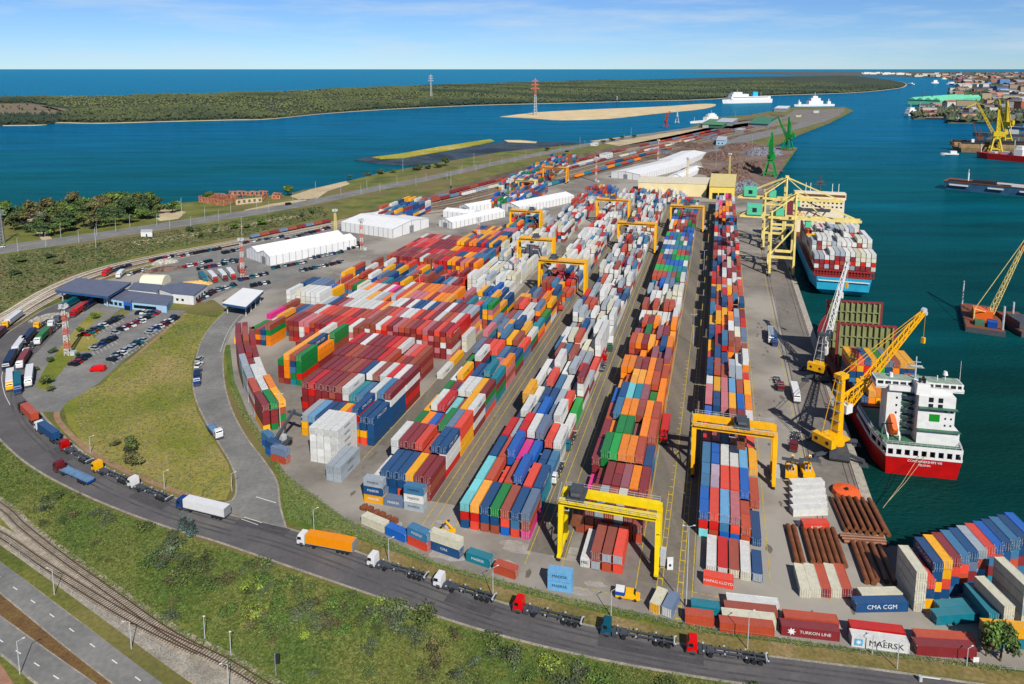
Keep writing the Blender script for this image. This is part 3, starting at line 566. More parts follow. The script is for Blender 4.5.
R5 = [['blue', 'navy', 'blue'], ['navy', 'teal', 'navy', 'navy'], ['cyan', 'sky', 'sky', 'cyan'], ['green', 'grey', 'green', 'teal'], ['maroon', 'red', 'maroon', 'mauve'], ['rust', 'green', 'green'], ['rust', 'rust', 'orange']]
R6 = [['steel', 'peach'], ['brown', 'rust', 'rust'], ['peach', 'orange', 'orange', 'peach'], ['peach', 'teal', 'green', 'peach'], ['orange', 'peach', 'peach', 'orange'], ['maroon', 'rust', 'maroon', 'rust'], ['orange', 'rust', 'orange']]
R7 = [['orange', 'rust', 'orange', 'orange'], ['orange', 'orange', 'orange', 'orange'], ['brown', 'maroon', 'maroon', 'brown'], ['rust', 'maroon', 'brown', 'maroon'], ['orange', 'orange', 'orange', 'orange'], ['brown', 'rust', 'rust', 'brown'], ['rust', 'orange', 'rust']]
for r, RR in enumerate((R1, R2, R3, R4, R5, R6, R7)):
    for c, q in enumerate(RR): fx[(r + 1, c)] = q
stack_block('block under near gantry', -33.1, 7, 2.52, [173.8] + rws(186.6, 500), lambda r, c, rd: max(2, min(5, 3 + rd.choice((0, 0, 1, 1, -1)))) if r < 17 else 4, 'orange', G_D, fx, seed=5, prob20=.28,
            rowfun=lambda r: 'orange' if r < 12 else 'white' if r < 16 else 'green')
stack_block('block under near gantry', -33.1, 7, 2.52, rws(520, 640), lambda r, c, rd: rd.choice((3, 4, 4)), 'mix', G_D, seed=6)
for i, (u, w, ks, d) in enumerate(((-28.0, 167.0, ['white'], 'white'), (-25.4, 166.8, ['brown', 'brown'], 'grey'), (-22.7, 166.8, ['rust', 'brown'], 'grey'), (-20.0, 166.9, ['coral', 'coral'], 'grey'))):
    for t, k in enumerate(ks):
        cont(UW(u, w, t * HT), YARD, L40, k, None, tier=t, top=t == len(ks) - 1, door=d if t == 0 or i > 1 else None, group=G_D, text=('navy', 'CSC') if i == 0 else None, label=f'{PAL[k][0]} container with pale doors, {["bottom","upper"][t]} tier, {nth(i+1)} from left at the front under near gantry')
# C
G_C = 'containers stacked in the third block from the quay'
C0 = [['navy', 'red', 'cyan'], ['coral', 'red', 'peach'], ['brown', 'navy', 'navy'], ['brown', 'navy', 'green'], ['blue', 'coral', 'brown'], ['coral', 'steel', 'navy'], ['pink', 'rust', 'slate']]
C1 = [['red', 'navy', 'cyan'], ['rust', 'rust', 'rust'], ['brown', 'coral'], ['navy', 'rust', 'rust'], ['navy', 'blue', 'blue', 'blue'], ['rust', 'coral', 'coral'], ['teal', 'teal', 'navy']]
C2 = [['maroon', 'rust', 'navy'], ['brown', 'rust', 'rust'], ['rust', 'blue', 'blue', 'blue'], ['navy', 'blue', 'pink'], ['pink', 'navy', 'blue'], ['blue', 'navy'], ['grey', 'steel']]
C3 = [['maroon', 'coral', 'red'], ['white', 'cream', 'grey'], ['white', 'grey', 'red', 'red'], ['red', 'coral', 'white', 'white'], ['grey', 'white', 'slate', 'slate'], ['red', 'coral', 'coral'], ['white', 'grey', 'white']]
C4 = [['white', 'white'], ['coral', 'white', 'white', 'white'], ['grey', 'slate', 'slate'], ['blue', 'blue', 'blue', 'blue'], ['slate', 'coral', 'slate'], ['white', 'coral', 'white', 'white'], ['rust', 'white']]
C5 = [['yellow', 'orange', 'yellow', 'yellow'], ['grey', 'white', 'white'], ['navy', 'slate', 'navy'], ['navy', 'steel', 'navy'], ['red', 'slate', 'grey'], ['maroon', 'red', 'coral'], ['lime', 'lime']]
fx = {}
for r, RR in enumerate((C0, C1, C2, C3, C4, C5)):
    for c, q in enumerate(RR): fx[(r, c)] = q
stack_block('third block from quay', -63.2, 7, 2.81, rws(167, 640), lambda r, c, rd: max(1, min(5, 3 + rd.choice((0, 0, 1, 1, -1, -1, 2)))), 'white', G_C, fx, seed=21, prob20=.32)
# B
G_B = 'containers stacked in the fourth block from the quay'
B0 = [['navy', 'white'], ['slate', 'navy', 'navy'], ['navy', 'navy', 'navy'], ['coral', 'navy', 'navy'], ['red', 'yellow', 'yellow'], ['maroon', 'maroon', 'maroon'], ['maroon', 'brown', 'maroon']]
B1 = [['cream', 'white', 'white', 'white'], ['maroon', 'maroon', 'maroon', 'maroon'], ['red', 'brown', 'maroon', 'maroon'], ['coral', 'red', 'coral', 'coral'], ['red', 'maroon', 'rust'], ['navy', 'navy', 'rust', 'navy'], ['red', 'white', 'white', 'navy']]
B2 = [['green', 'yellow', 'green'], ['yellow', 'yellow', 'orange'], ['blue', 'navy', 'blue'], ['red', 'maroon', 'maroon'], ['green', 'green', 'green', 'green'], ['slate', 'steel', 'slate', 'slate'], ['yellow', 'yellow', 'coral', 'coral']]
B3 = [['yellow', 'orange', 'yellow'], ['orange', 'white', 'white', 'white'], ['orange', 'coral', 'red', 'red'], ['cyan', 'white', 'cyan'], ['maroon', 'navy', 'maroon'], ['peach', 'yellow', 'yellow', 'yellow'], ['maroon', 'white', 'maroon', 'white']]
fx = {}
for r, RR in enumerate((B0, B1, B2, B3)):
    for c, q in enumerate(RR): fx[(r, c)] = q
stack_block('fourth block from quay', -93.4, 7, 2.63, rws(175.5, 345), lambda r, c, rd: max(2, min(5, 3 + rd.choice((0, 1, 1, 0, -1, 2)))), 'bmix', G_B, fx, seed=31, prob20=.12)
stack_block('fourth block from quay', -91, 7, 2.63, rws(360, 640), lambda r, c, rd: max(2, min(5, 3 + rd.choice((0, 1, 1, 0, -1)))), 'white', G_B, seed=33, prob20=.32, rowfun=lambda r: 'quay' if r < 3 else 'white')
for i, (u, w, ks) in enumerate(((-90.4, 171.6, ['yellow', 'navy', 'grey']), (-84.2, 171.6, ['slate']), (-77.9, 171.4, ['grey', 'white', 'steel']))):
    for t, k in enumerate(ks):
        cont(UW(u, w, t * HT), YARD + R(90), L20, k, None, tier=t, top=t == len(ks) - 1, text=('white' if k in ('yellow', 'navy', 'slate') else 'navy', 'abcdefg'), group=G_B, label=f'{PAL[k][0]} short container lying crosswise, {["bottom","middle","top"][t]} tier, {["left","middle","right"][i]} stack before the fourth block')
# A: the wide block of mixed stacks left of the lanes
G_A = 'containers stacked in the wide block left of the lanes'
NA = 'the wide left block'
# white reefers and steel-blue pair in front
for c in range(4):
    for t in range(5):
        cont(UW(-119.6 + (c + .5) * 2.5, 190.9, t * 2.3), YARD, L40, 'white', (t, 5, c, 4, 0, 'the white stack'), t, t == 4, True, c == 3, group='white containers of the front stack')
for c in range(2):
    for t in range(2):
        cont(UW(-109.4 + (c + .5) * 2.55, 183.0, t * HT), YARD, L40 if c else L40, 'grey', (t, 2, c, 2, 0, 'the low grey stack'), t, t == 1, True, c == 1, text=('navy', 'abcde') if c == 0 else None, group='grey containers of the low front stack')
A1 = [['yellow', 'yellow', 'grey'], ['navy', 'navy', 'sky'], ['yellow', 'navy', 'navy'], ['navy', 'navy', 'navy'], ['yellow', 'orange', 'yellow'], ['orange', 'red', 'coral'], ['steel', 'slate', 'steel'], ['coral', 'yellow', 'slate', 'red', 'navy'], ['coral', 'yellow', 'navy', 'navy'], ['navy', 'navy', 'navy', 'navy']]
fx = {(0, c): q for c, q in enumerate(A1)}
stack_block(NA, -131.5, 10, 2.72, [198.5], lambda r, c, rd: 3, 'navy', G_A, fx, seed=41)
A2 = [['maroon', 'red', 'maroon', 'maroon', 'maroon'], ['red', 'maroon', 'maroon', 'red', 'red'], ['maroon'] * 5, ['red', 'maroon', 'brown', 'maroon', 'maroon'], ['maroon', 'red', 'maroon', 'brown', 'maroon'], ['maroon', 'maroon', 'maroon', 'maroon', 'brown'], ['maroon', 'red', 'maroon', 'white', 'white'], ['navy', 'navy', 'teal', 'teal'], ['navy', 'navy', 'teal', 'steel'], ['navy', 'navy', 'navy', 'navy'], ['maroon', 'white', 'navy', 'white', 'white'], ['red', 'brown', 'navy', 'navy', 'steel'], ['navy', 'navy', 'navy', 'white', 'maroon']]
A3 = [['maroon'] * 5, ['maroon', 'red', 'maroon', 'red', 'maroon'], ['maroon'] * 5, ['maroon', 'brown', 'red', 'maroon', 'brown'], ['maroon', 'brown', 'red', 'maroon', 'brown'], ['red', 'maroon', 'red', 'maroon', 'maroon'], ['maroon', 'red', 'red', 'navy', 'navy'], ['white', 'maroon', 'red', 'white', 'white'], ['maroon', 'white', 'red', 'brown', 'brown'], ['red', 'maroon', 'maroon', 'red', 'white'], ['red', 'maroon', 'maroon', 'red', 'red'], ['red', 'white', 'red', 'white', 'white'], ['maroon', 'red', 'maroon', 'white', 'maroon']]
fx = {(0, c): q for c, q in enumerate(A2)}; fx.update({(1, c): q for c, q in enumerate(A3)})
stack_block(NA, -139.4, 13, 2.7, rws(211.5, 225), lambda r, c, rd: 5, 'red', G_A, fx, seed=43)
stack_block(NA, -142, 12, 2.72, rws(237, 258), lambda r, c, rd: 5 if c < 9 else 4, 'redtidy', G_A, seed=44)
stack_block(NA, -184, 29, 2.72, rws(271, 300), lambda r, c, rd: 4 if c < 14 else 5, 'red', G_A, seed=45, rowfun=lambda r: ('redtidy', 'redtidy', 'whiteroof')[r % 3])
stack_block(NA, -176, 20, 2.72, rws(309.5, 330), lambda r, c, rd: 4 if c < 9 else 5, 'orangeroof', G_A, seed=46, rowfun=lambda r: ('whiteroof', 'orangeroof', 'orangeroof')[r % 3])
stack_block(NA, -121, 8, 2.72, rws(309.5, 345), lambda r, c, rd: rd.choice((3, 4, 4, 5)), 'bmix', G_A, seed=47, rowfun=lambda r: 'navy' if r > 1 else 'bmix')
stack_block('the low row by the wide left block', -104.6, 1, 2.7, [252.5, 265.5, 281], lambda r, c, rd: (1, 2, 4)[r], 'reefer', G_A, {(0, 0): ['white'], (1, 0): ['yellow'], (2, 0): ['white', 'cream', 'white']}, seed=49)
# left green and orange group
G_F = 'containers stacked in the green and orange group'
NF = 'the green and orange group'
F0 = [['brown', 'maroon', 'maroon', 'green'], ['maroon', 'orange', 'orange', 'orange', 'peach'], ['teal', 'green', 'steel', 'navy', 'brown'], ['green', 'red', 'green', 'green', 'green']]
F1 = [['brown', 'rust', 'maroon', 'maroon', 'maroon'], ['rust', 'orange', 'peach', 'orange', 'peach'], ['maroon', 'brown', 'maroon', 'navy', 'navy'], ['maroon', 'maroon', 'orange', 'orange']]
F2 = [['maroon', 'maroon', 'maroon', 'maroon'], ['white', 'brown', 'white', 'maroon', 'white'], ['rust', 'red', 'orange', 'peach'], ['brown', 'brown', 'brown', 'green', 'green']]
fx = {}
for r, RR in enumerate((F0, F1, F2)):
    for c, q in enumerate(RR): fx[(r, c)] = q
stack_block(NF, -162.8, 4, 2.75, rws(231.5, 258), lambda r, c, rd: 5 if c < 3 else 4, 'red', G_F, fx, seed=51)
stack_block('the brown and green group', -198.5, 4, 2.75, rws(263, 290), lambda r, c, rd: rd.choice((3, 3, 4)), 'orangeroof', 'containers by the white canopy', {(0, 0): ['brown', 'red', 'green'], (0, 1): ['maroon', 'orange', 'brown'], (0, 2): ['navy', 'slate', 'navy'], (0, 3): ['orange', 'orange', 'green', 'brown']}, seed=56, rowfun=lambda r: 'red')
stack_block('the white and blue towers', -206, 7, 2.75, rws(303, 318), lambda r, c, rd: rd.choice((4, 5, 5)), 'whiteroof', 'containers stacked in the white and blue towers', seed=53, rowfun=lambda r: ('reefer', 'navy')[r % 2])
stack_block('the rust and blue group by the tent', -200, 14, 2.75, rws(334, 378), lambda r, c, rd: rd.choice((2, 3, 4)), 'navy', 'containers near the near tent', seed=54, rowfun=lambda r: ('mix', 'navy', 'navy', 'mix')[r % 4])
# far rows of the yard
FAR = 'containers stacked at the far end of the yard'
stack_block('the red row before the yellow block', -158, 9, 2.72, rws(352, 366), lambda r, c, rd: rd.choice((2, 3, 4)), 'red', FAR, seed=60)
stack_block('the yellow and blue block', -160, 10, 2.72, rws(385, 470), lambda r, c, rd: 4 if r < 3 else 5, 'yb', FAR, seed=61)
stack_block('the far rust block', -196, 12, 2.72, rws(396, 450), lambda r, c, rd: 3, 'redtidy', FAR, seed=62)
stack_block('the white reefer block', -131, 9, 2.72, rws(362, 475), lambda r, c, rd: rd.choice((2, 3, 3, 4)) + (1 if r > 4 else 0), 'reefer', FAR, seed=63)
stack_block('the far gantry block', -122, 7, 2.72, rws(488, 640), lambda r, c, rd: rd.choice((2, 3, 4)), 'white', FAR, seed=64)
stack_block('the far left gantry block', -150, 7, 2.72, rws(500, 560), lambda r, c, rd: rd.choice((2, 3, 4)), 'mix', FAR, seed=65, rowfun=lambda r: 'reefer' if r > 2 else 'mix')
stack_block('the shore side block', -262, 9, 2.72, rws(505, 560), lambda r, c, rd: rd.choice((3, 4, 5)), 'navy', FAR, seed=66)
stack_block('the long far block', -196, 12, 2.75, rws(590, 680), lambda r, c, rd: rd.choice((1, 2, 3, 4)), 'far', FAR, seed=67)
stack_block('the rail side block', -215, 13, 2.75, rws(690, 940), lambda r, c, rd: rd.choice((0, 1, 2, 3, 4)), 'far', FAR, seed=68)
stack_block('the navy end block', -120, 10, 2.75, rws(655, 690), lambda r, c, rd: rd.choice((3, 4, 5)), 'navy', FAR, seed=69)
stack_block('the end block', -88, 22, 2.75, rws(655, 700), lambda r, c, rd: rd.choice((1, 2, 3)), 'white', FAR, seed=70)
# curved row along the yard road
PTS = [(249, 350), (240, 360), (243, 372), (246, 384), (250, 398), (257, 414), (264, 429), (273, 444)]
path = smooth_path([G(242, 344), G(242, 354), G(244, 368), G(249, 386), G(256, 404), G(265, 422), G(274, 436)], 10)
G_L = 'containers in the curved row beside the yard road'
cum = [0]
for i in range(1, len(path)): cum.append(cum[-1] + (path[i] - path[i - 1]).length)
def along(s):
    for i in range(1, len(path)):
        if cum[i] >= s: f = (s - cum[i - 1]) / (cum[i] - cum[i - 1]); return path[i - 1].lerp(path[i], f), (path[i] - path[i - 1]).normalized()
    return path[-1], (path[-1] - path[-2]).normalized()
s = 5; seqs = [['maroon', 'maroon', 'brown', 'maroon'], ['maroon', 'brown', 'maroon', 'green'], ['maroon', 'maroon', 'maroon', 'white'], ['grey', 'maroon', 'white', 'green'], ['grey', 'white', 'white', 'maroon'], ['rust', 'white', 'orange', 'coral'], ['maroon', 'green', 'yellow', 'brown'], ['rust', 'rust', 'green', 'steel']]
rd = random.Random(9); i = 0
while s < cum[-1] - 4:
    p, d = along(s); nrm = Vector((-d.y, d.x, 0)); q = seqs[min(i, 7)]
    for j in range(3):
        tiers = ((4, 4, 3), (4, 5, 4), (4, 4, 3), (4, 3, 3), (4, 4, 3), (4, 4, 4), (4, 4, 4), (3, 2, 2))[min(i, 7)][j]
        for t in range(tiers):
            c = p + nrm * (j - .4) * 2.75
            k = q[j if t == tiers - 1 else rd.randrange(4)]
            cont((c.x, c.y, t * HT), head((0, 0), d), L40, k, (t, tiers, j, 3, i, 'the curved row'), t, t == tiers - 1, True, True, group=G_L)
    s += 12.7; i += 1
for n_, (px, py, k, rot) in enumerate(((269, 447, 'blue', .5), (274, 455, 'blue', .7), (281, 461, 'rust', .9), (238, 341, 'yellow', 0))):
    p = G(px, py); cont((p.x, p.y, 0), YARD + rot + .5, L20, k, None, text=None, group=G_L, label=f'{PAL[k][0]} short container, {nth(n_+1)} of the loose ones at the end of the curved row' if n_ < 3 else 'yellow short container standing alone at the top of the yard road')
    if n_ < 3: cont((p.x, p.y, HT), YARD + rot + .5, L20, ['steel', 'navy', 'slate'][n_], None, tier=1, group=G_L, label=f'{["steel blue","navy blue","slate grey"][n_]} short container stacked on the {["first","second","last"][n_]} loose one by the curved row')
# loose containers along the front fence
G_X = 'loose containers along the front fence'
def loose(a, b, k, lab, tiers=1, door=None, text=None, L_=None, z=0.0, tier=0, h=HT, g=G_X):
    pa, pb = G(*a), G(*b); c = (pa + pb) / 2; cont((c.x, c.y, z), head(pa, pb), min(L40, max(6, (pb - pa).length * .985)), k, None, tier=tier, door=door, text=text, group=g, label=lab, h=h)
loose((364, 521), (387, 531), 'cream', 'cream flat-topped container, leftmost of the row along the front fence', L_=10)
loose((388, 532), (408, 541), 'blue', 'blue container second in the row along the front fence', L_=8.5)
loose((410, 541), (430, 550), 'coral', 'coral red container under the blue one along the front fence', L_=8)
loose((410, 541), (430, 550), 'steel', 'steel blue container on a red one along the front fence', z=HT, tier=1, L_=8, text=('white', 'abcde'))
loose((431, 546), (462, 557), 'navy', 'navy container under the cream one along the front fence', text=('white', 'xxx'), L_=11.5)
loose((431, 546), (462, 557), 'cream', 'cream container stacked on a navy one along the front fence', z=HT, tier=1, L_=11.5)
loose((468, 558), (492, 566), 'teal', 'dark teal open-topped container along the front fence', L_=8.4, text=('white', 'abcdef'))
loose((496, 570), (517, 577), 'rust', 'low rust red container after the teal one along the front fence', L_=7.4)
loose((548, 586), (573, 590), 'sky', 'light blue container, lower of a pair standing alone near the fence', text=('navy', 'abcdefg'), L_=6.4)
loose((548, 586), (573, 590), 'sky', 'light blue container, upper of a pair standing alone near the fence', z=HT, tier=1, text=('navy', 'abcdefg'), L_=6.4)
loose((655, 612), (662, 598), 'cream', 'cream container with pale roof parked beside the small van', L_=9, door='yellow')
loose((667, 616), (674, 602), 'slate', 'slate blue container leaning beside the cream one near the fence', L_=8.5, door='white')
loose((684, 620), (714, 624), 'rust', 'rust red container in front of the teal one near the fence', L_=8.2)
loose((690, 610.5), (720, 614.5), 'teal', 'teal container just behind the rust red one near the fence', L_=8.4)
for i, k in enumerate(('rust', 'cream', 'brown', 'white')):
    y = 628 - i * 7.7; loose((718 + i * 2.4, y), (774 + i * 1.6, y + 6), k, f'{["rust red","white-roofed","brown-roofed","white"][i]} container, {["nearest","second","third","farthest"][i]} of four side by side near the fence', L_=13.8)
loose((778, 631), (840, 638), 'maroon', 'crimson container with white emblem and shipping line lettering near the fence', text=('white', 'star LINES'), L_=15)
loose((782, 622), (838, 628), 'rust', 'rust orange container right behind the crimson lettered one', L_=14.4)
loose((849, 642), (908, 650), 'white', 'white container with large dark lettering and blue square emblem', text=('navy', 'MAERSK'), L_=14.4)
loose((848, 632.5), (904, 639), 'red', 'red container behind the white lettered one', L_=14)
loose((912, 651), (975, 655), 'maroon', 'maroon container nearest the fence beside the white lettered one', L_=14.8)
loose((912, 642), (974, 646), 'rust', 'faded orange red container behind the maroon one near the fence', L_=14.8)
loose((980, 642), (1040, 647), 'yellow', 'yellow container half hidden by the tree at the right edge', L_=14, z=HT)
loose((980, 642), (1040, 647), 'teal', 'teal container under the yellow one at the right edge', L_=14)
loose((852, 609), (906, 608), 'navy', 'navy container with white lettering on the yard near the quay corner', text=('white', 'CMA CGM'), L_=12.6)
loose((858, 600), (900, 599), 'cream', 'pale roofed container right behind the navy lettered one', L_=11.6)
loose((928, 622), (988, 618), 'teal', 'teal container lying crosswise before the right hand stack', L_=14, text=('white', 'tag'))
loose((934, 613), (988, 609), 'teal', 'dark teal container behind the other teal one before the stack', L_=13.6)
for i, k in enumerate(('cream', 'cream', 'rust', 'cream', 'rust')):
    f = G(805 + i * 10.35, 598); q = f + Vector((math.sin(R(12)), math.cos(R(12)), 0)) * 4.5
    cont(q, R(-12), 9, k, None, door='cream' if k == 'cream' else 'maroon', group=G_X, label=f'{PAL[k][0]} container, {nth(i+1)} from left of the five side by side below the pipes')
for i in range(5):
    p = G(796 + 12.5 - i * .5, 513.5 - i * 6.6, 0); cont((p.x, p.y, 0), head(G(790, 515), G(826, 513.6)), 10, 'white', None, door='white', text=None, group='white containers side by side above the pipes', label=f'white container lying crosswise, {nth(i+1)} from the front of the five above the pipes', h=2.3)
loose((801, 529), (828, 529), 'coral', 'coral red short container with grey roof between pipes and white containers', L_=7, text=('white', 'xxx'))
# right hand stack at the quay corner: rows of tall stacks seen end on
G_Q = 'containers in the tall stack at the quay corner'
Q = [['cream'] * 4, ['yellow', 'navy', 'coral'], ['navy', 'yellow', 'navy', 'navy'], ['navy', 'coral', 'yellow', 'yellow'], ['steel', 'navy', 'coral', 'maroon'], ['navy', 'rust', 'coral', 'steel'], ['navy', 'maroon', 'slate', 'navy'], ['navy', 'sky', 'brown', 'grey'], ['teal', 'maroon', 'steel', 'coral'], ['maroon', 'navy', 'rust', 'blue'], ['navy', 'navy', 'navy', 'navy'], ['navy', 'rust', 'steel', 'steel'], ['steel', 'maroon', 'navy', 'navy'], ['grey', 'cream', 'navy', 'blue']]
QA = G(919, 612); qd = Vector((math.sin(R(71)), math.cos(R(71)), 0)); AH = R(4); ax = Vector((math.sin(AH), math.cos(AH), 0)); QL = 9.4
for c, col in enumerate(Q):
    for t, k in enumerate(col):
        f = QA + qd * (c * 2.72 + (0 if c < 2 else .3)) + ax * (QL / 2 + (0 if c < 2 else 1.2))
        cont((f.x, f.y, t * 2.5), -AH, QL, k, (t, len(col), c, len(Q), 0, 'quay corner stack'), t, t == len(col) - 1, True, c == 0 or t >= len(Q[c - 1]), group=G_Q, h=2.5)
for i, (a, ah, ks) in enumerate((((993, 634), 2, ['teal', 'teal']), ((1007, 637), -3, ['white', 'cream', 'cream']), ((1026, 626), -3, ['cream', 'grey', 'cream', 'cream']))):
    for t, k in enumerate(ks):
        c = G(*a) + Vector((math.sin(R(ah)), math.cos(R(ah)), 0)) * 4.8
        cont((c.x, c.y, t * HT), -R(ah), 9.6, k, None, tier=t, door=k, group=G_Q, label=f'{PAL[k][0]} container, {nth(t+1)} from the ground, {["left","middle","right"][i]} stack of three at the right edge')
# ================================================================== ships
P_white = mat('ship white paint', (238, 238, 236), .45, dirt=.08); P_red = mat('ship red hull', (200, 40, 46), .5, dirt=.15, scale=.3); P_mar = mat('ship dark red paint', (120, 40, 40), .6, dirt=.2)
P_green = mat('deck green', (70, 112, 86), .7, dirt=.25); P_glass = mat('dark window glass', (22, 30, 38), .15, dirt=.05); P_lblue = mat('light blue hull', (84, 196, 232), .5, dirt=.12, scale=.2)
P_black = mat('black steel', (30, 31, 34), .6); P_dgrey = mat('dark grey steel', (72, 76, 82), .6); P_grey = mat('grey steel', (140, 144, 148), .55); P_lgrey = mat('pale grey steel', (196, 200, 202), .5)
P_yel = mat('crane yellow', (250, 190, 16), .45, dirt=.1); P_lem = mat('lemon crane yellow', (250, 220, 0), .45, dirt=.1); P_olive = mat('olive hatch paint', (134, 138, 96), .7, dirt=.2, scale=.4); P_cream = mat('cream crane paint', (242, 222, 150), .5, dirt=.16, scale=.3)
P_orange = mat('lifeboat orange', (240, 120, 70), .45, dirt=.08); P_mint = mat('mint green cabin paint', (110, 206, 164), .5, dirt=.12); P_logo = mat('logo green', (20, 140, 50), .5, dirt=.03); P_brown = mat('rust brown', (126, 74, 48), .8, dirt=.3, scale=.8)
P_navy = mat('navy paint', (24, 60, 110), .5); P_rope = mat('mooring rope', (196, 178, 140), .9); P_blue = mat('truck blue', (24, 78, 160), .4); P_letw = mat('white lettering', (240, 240, 240), .5, dirt=.02); P_letd = mat('dark lettering', (22, 30, 50), .5, dirt=.02); P_letg = mat('grey lettering', (110, 116, 122), .5, dirt=.02)
def hull_outline(u0, u1, w0, w1, bow, n=8, stern=.06, flare=0.0):
    c = (u0 + u1) / 2; hb = (u1 - u0) / 2 + flare; ln = w1 - w0; out = []
    right = [(c + hb * .86, w0 - flare), (c + hb, w0 + ln * stern)]
    for i in range(n + 1):
        t = i / n; right.append((c + hb * (1 - t ** 2.2), w1 - bow + t * (bow + flare)))
    left = [(2 * c - x, y) for x, y in right[:-1]]
    return right + left[::-1]
def ship_root(name, label, cat, u, w, group=None): return thing(name, label, cat, UW(u, w, WZ), YARD, group)
def deck_cont(root, x, y, z, k, tier, n, c, nc, where, grp, side=True, front=True, L_=L40):
    p = Matrix.Rotation(root.rotation_euler.z, 3, 'Z') @ Vector((x, y, z - WZ)) + root.location; cont(p, root.rotation_euler.z, L_, k, (tier, n, c, nc, 0, where), tier, tier == n - 1, front, side, group=grp)

# --- red and white feeder vessel, stern towards us (local x = across, y = along from the stern, z from the water)
U0, U1, W0, W1 = 49.6, 74.4, 232.5, 364
uc = (U0 + U1) / 2
ship = ship_root('container_ship', 'red hulled container ship with white stern house moored at the near end of the quay', 'ship', uc + 1.4, W0); ship.rotation_euler.z += R(5)
hb = 12.4
lo_ = hull_outline(-hb * .93, hb * .93, 1.5, W1 - W0 - 7, 58); hi_ = hull_outline(-hb, hb, 0, W1 - W0, 58)
m = MB(); m.prism(lo_, -1.5, 6.4, hi_); m.build('hull', P_red, ship)
m = MB(); m.prism(hull_outline(-hb * .94, hb * .94, 1.3, W1 - W0 - 7, 58), -1.6, .5); m.build('boot_topping', P_mar, ship)
m = MB(); m.prism(hull_outline(-hb + .25, hb - .25, .3, W1 - W0 - 2, 58), 6.4, 6.8); m.build('main_deck', P_mar, ship)
# stern bulwark with mooring openings and the poop deck over it
m = MB()
m.box(-hb * .86, hb * .86, -.15, .15, 6.4, 7.1); m.box(-hb * .86, hb * .86, -.15, .15, 9.0, 10.2)
for i in range(10):
    x = -hb * .86 + i * (hb * 1.72 / 9); m.box(max(x - .45, -hb * .86), min(x + .45, hb * .86), -.14, .14, 7.1, 9.0)
for sx in (-1, 1):
    a = Vector((sx * hb * .86, 0, 0)); c2 = Vector((sx * hb, 9.5, 0)); c3 = Vector((sx * hb, 26, 0))
    for z0, z1 in ((6.4, 7.2), (9.0, 10.2)):
        m.bar(a + Vector((0, 0, (z0 + z1) / 2)), c2 + Vector((0, 0, (z0 + z1) / 2)), .3, z1 - z0); m.bar(c2 + Vector((0, 0, (z0 + z1) / 2)), c3 + Vector((0, 0, (z0 + z1) / 2)), .3, z1 - z0)
    for t in (.3, .6, 1): p = a.lerp(c2, t); m.box(p.x - .2, p.x + .2, p.y - .4, p.y + .4, 7.1, 9.1)
m.build('bulwark', P_white, ship)
m = MB(); m.box(-hb * .84, hb * .84, 1.2, 1.6, 6.9, 9.1); m.build('mooring_recess', P_black, ship)
m = MB(); pd = [(-hb * .86 + .2, .2), (hb * .86 - .2, .2), (hb - .2, 9.5), (hb - .2, 26), (-hb + .2, 26), (-hb + .2, 9.5)]; m.prism(pd, 9.3, 9.6); m.build('poop_deck', P_green, ship)
house = MB(); house.box(-1.2, hb - 1.6, 9.2, 17, 9.6, 15.2); house.box(-1.2, 9.2, 9.6, 17, 15.2, 28.4); house.box(-9.2, -5.0, 13, 19, 9.6, 28.2); house.box(-5.0, -1.2, 14.5, 19, 9.6, 28.0); house.box(-9.0, 9.0, 12, 19.6, 28.2, 30.0)
hs = house.build('accommodation', P_white, ship)
for x0, x1, y, z0, z1 in [(x, x + 1.3, 9.5, z - .8, z + 1.0) for x in (1.6, 4.3) for z in (24.4, 26.9)] + [(x - .22, x + .22, 9.5, z - .35, z + .35) for x in (6.6, 8.2) for z in (17.3, 20, 22.7)] + [(-6.6, -6.1, 12.9, z - .4, z + .4) for z in (13, 19, 22, 25)]:
    m = MB(); m.box(x0, x1, y, y + .12, z0, z1); m.build('window', P_glass, hs)
m = MB(); m.box(2.1, 5.0, 9.48, 9.6, 18.6, 21.4); lg = m.build('company_emblem', P_logo, hs)
lettering('Containerships', hs, (3.4, 9.5, 22.9), (R(90), 0, 0), 1.25, P_letg)
m = MB()
for z in (15.3, 24.0): m.box(-1.3, hb - 1.5 if z < 16 else 9.6, 8.2, 9.7, z - .12, z + .12)
for z in (12.5, 15.2, 18, 20.8, 23.6, 26.3): m.box(-5.0, -1.1, 12.6, 14.5, z - .1, z + .1)
m.build('balcony', P_green, ship)
m = MB()
for k, z in enumerate((12.5, 15.2, 18, 20.8, 23.6)): m.bar((-4.6 if k % 2 else -1.6, 12.4, z), (-1.6 if k % 2 else -4.6, 12.4, z + 2.7), .7, .12)
m.build('outside_stair', P_dgrey, ship)
m = MB(); m.box(-12.6, 12.6, 13.2, 19.0, 28.4, 29.0); m.box(-12.6, 12.6, 13.0, 13.3, 29, 30.0); m.box(-12.6, 12.6, 13.6, 18.6, 31.1, 31.6); m.box(-12.5, -2, 13.5, 18.5, 29, 29.8); m.box(2.5, 12.5, 13.5, 18.5, 29, 29.8)
for x in (-12.4, -10.2, -8, -5.8, -3.6, -1.6, 2, 4.2, 6.4, 8.6, 10.6, 12.2): m.box(x - .25, x + .25, 13.4, 13.8, 29.6, 31.2); m.box(x - .25, x + .25, 18.2, 18.6, 29.6, 31.2)
wh = m.build('wheelhouse', P_white, ship)
m = MB(); m.box(-12.2, -2.2, 13.7, 18.4, 29.8, 31.1); m.box(2.6, 12.2, 13.7, 18.4, 29.8, 31.1); m.build('bridge_window', P_glass, wh)
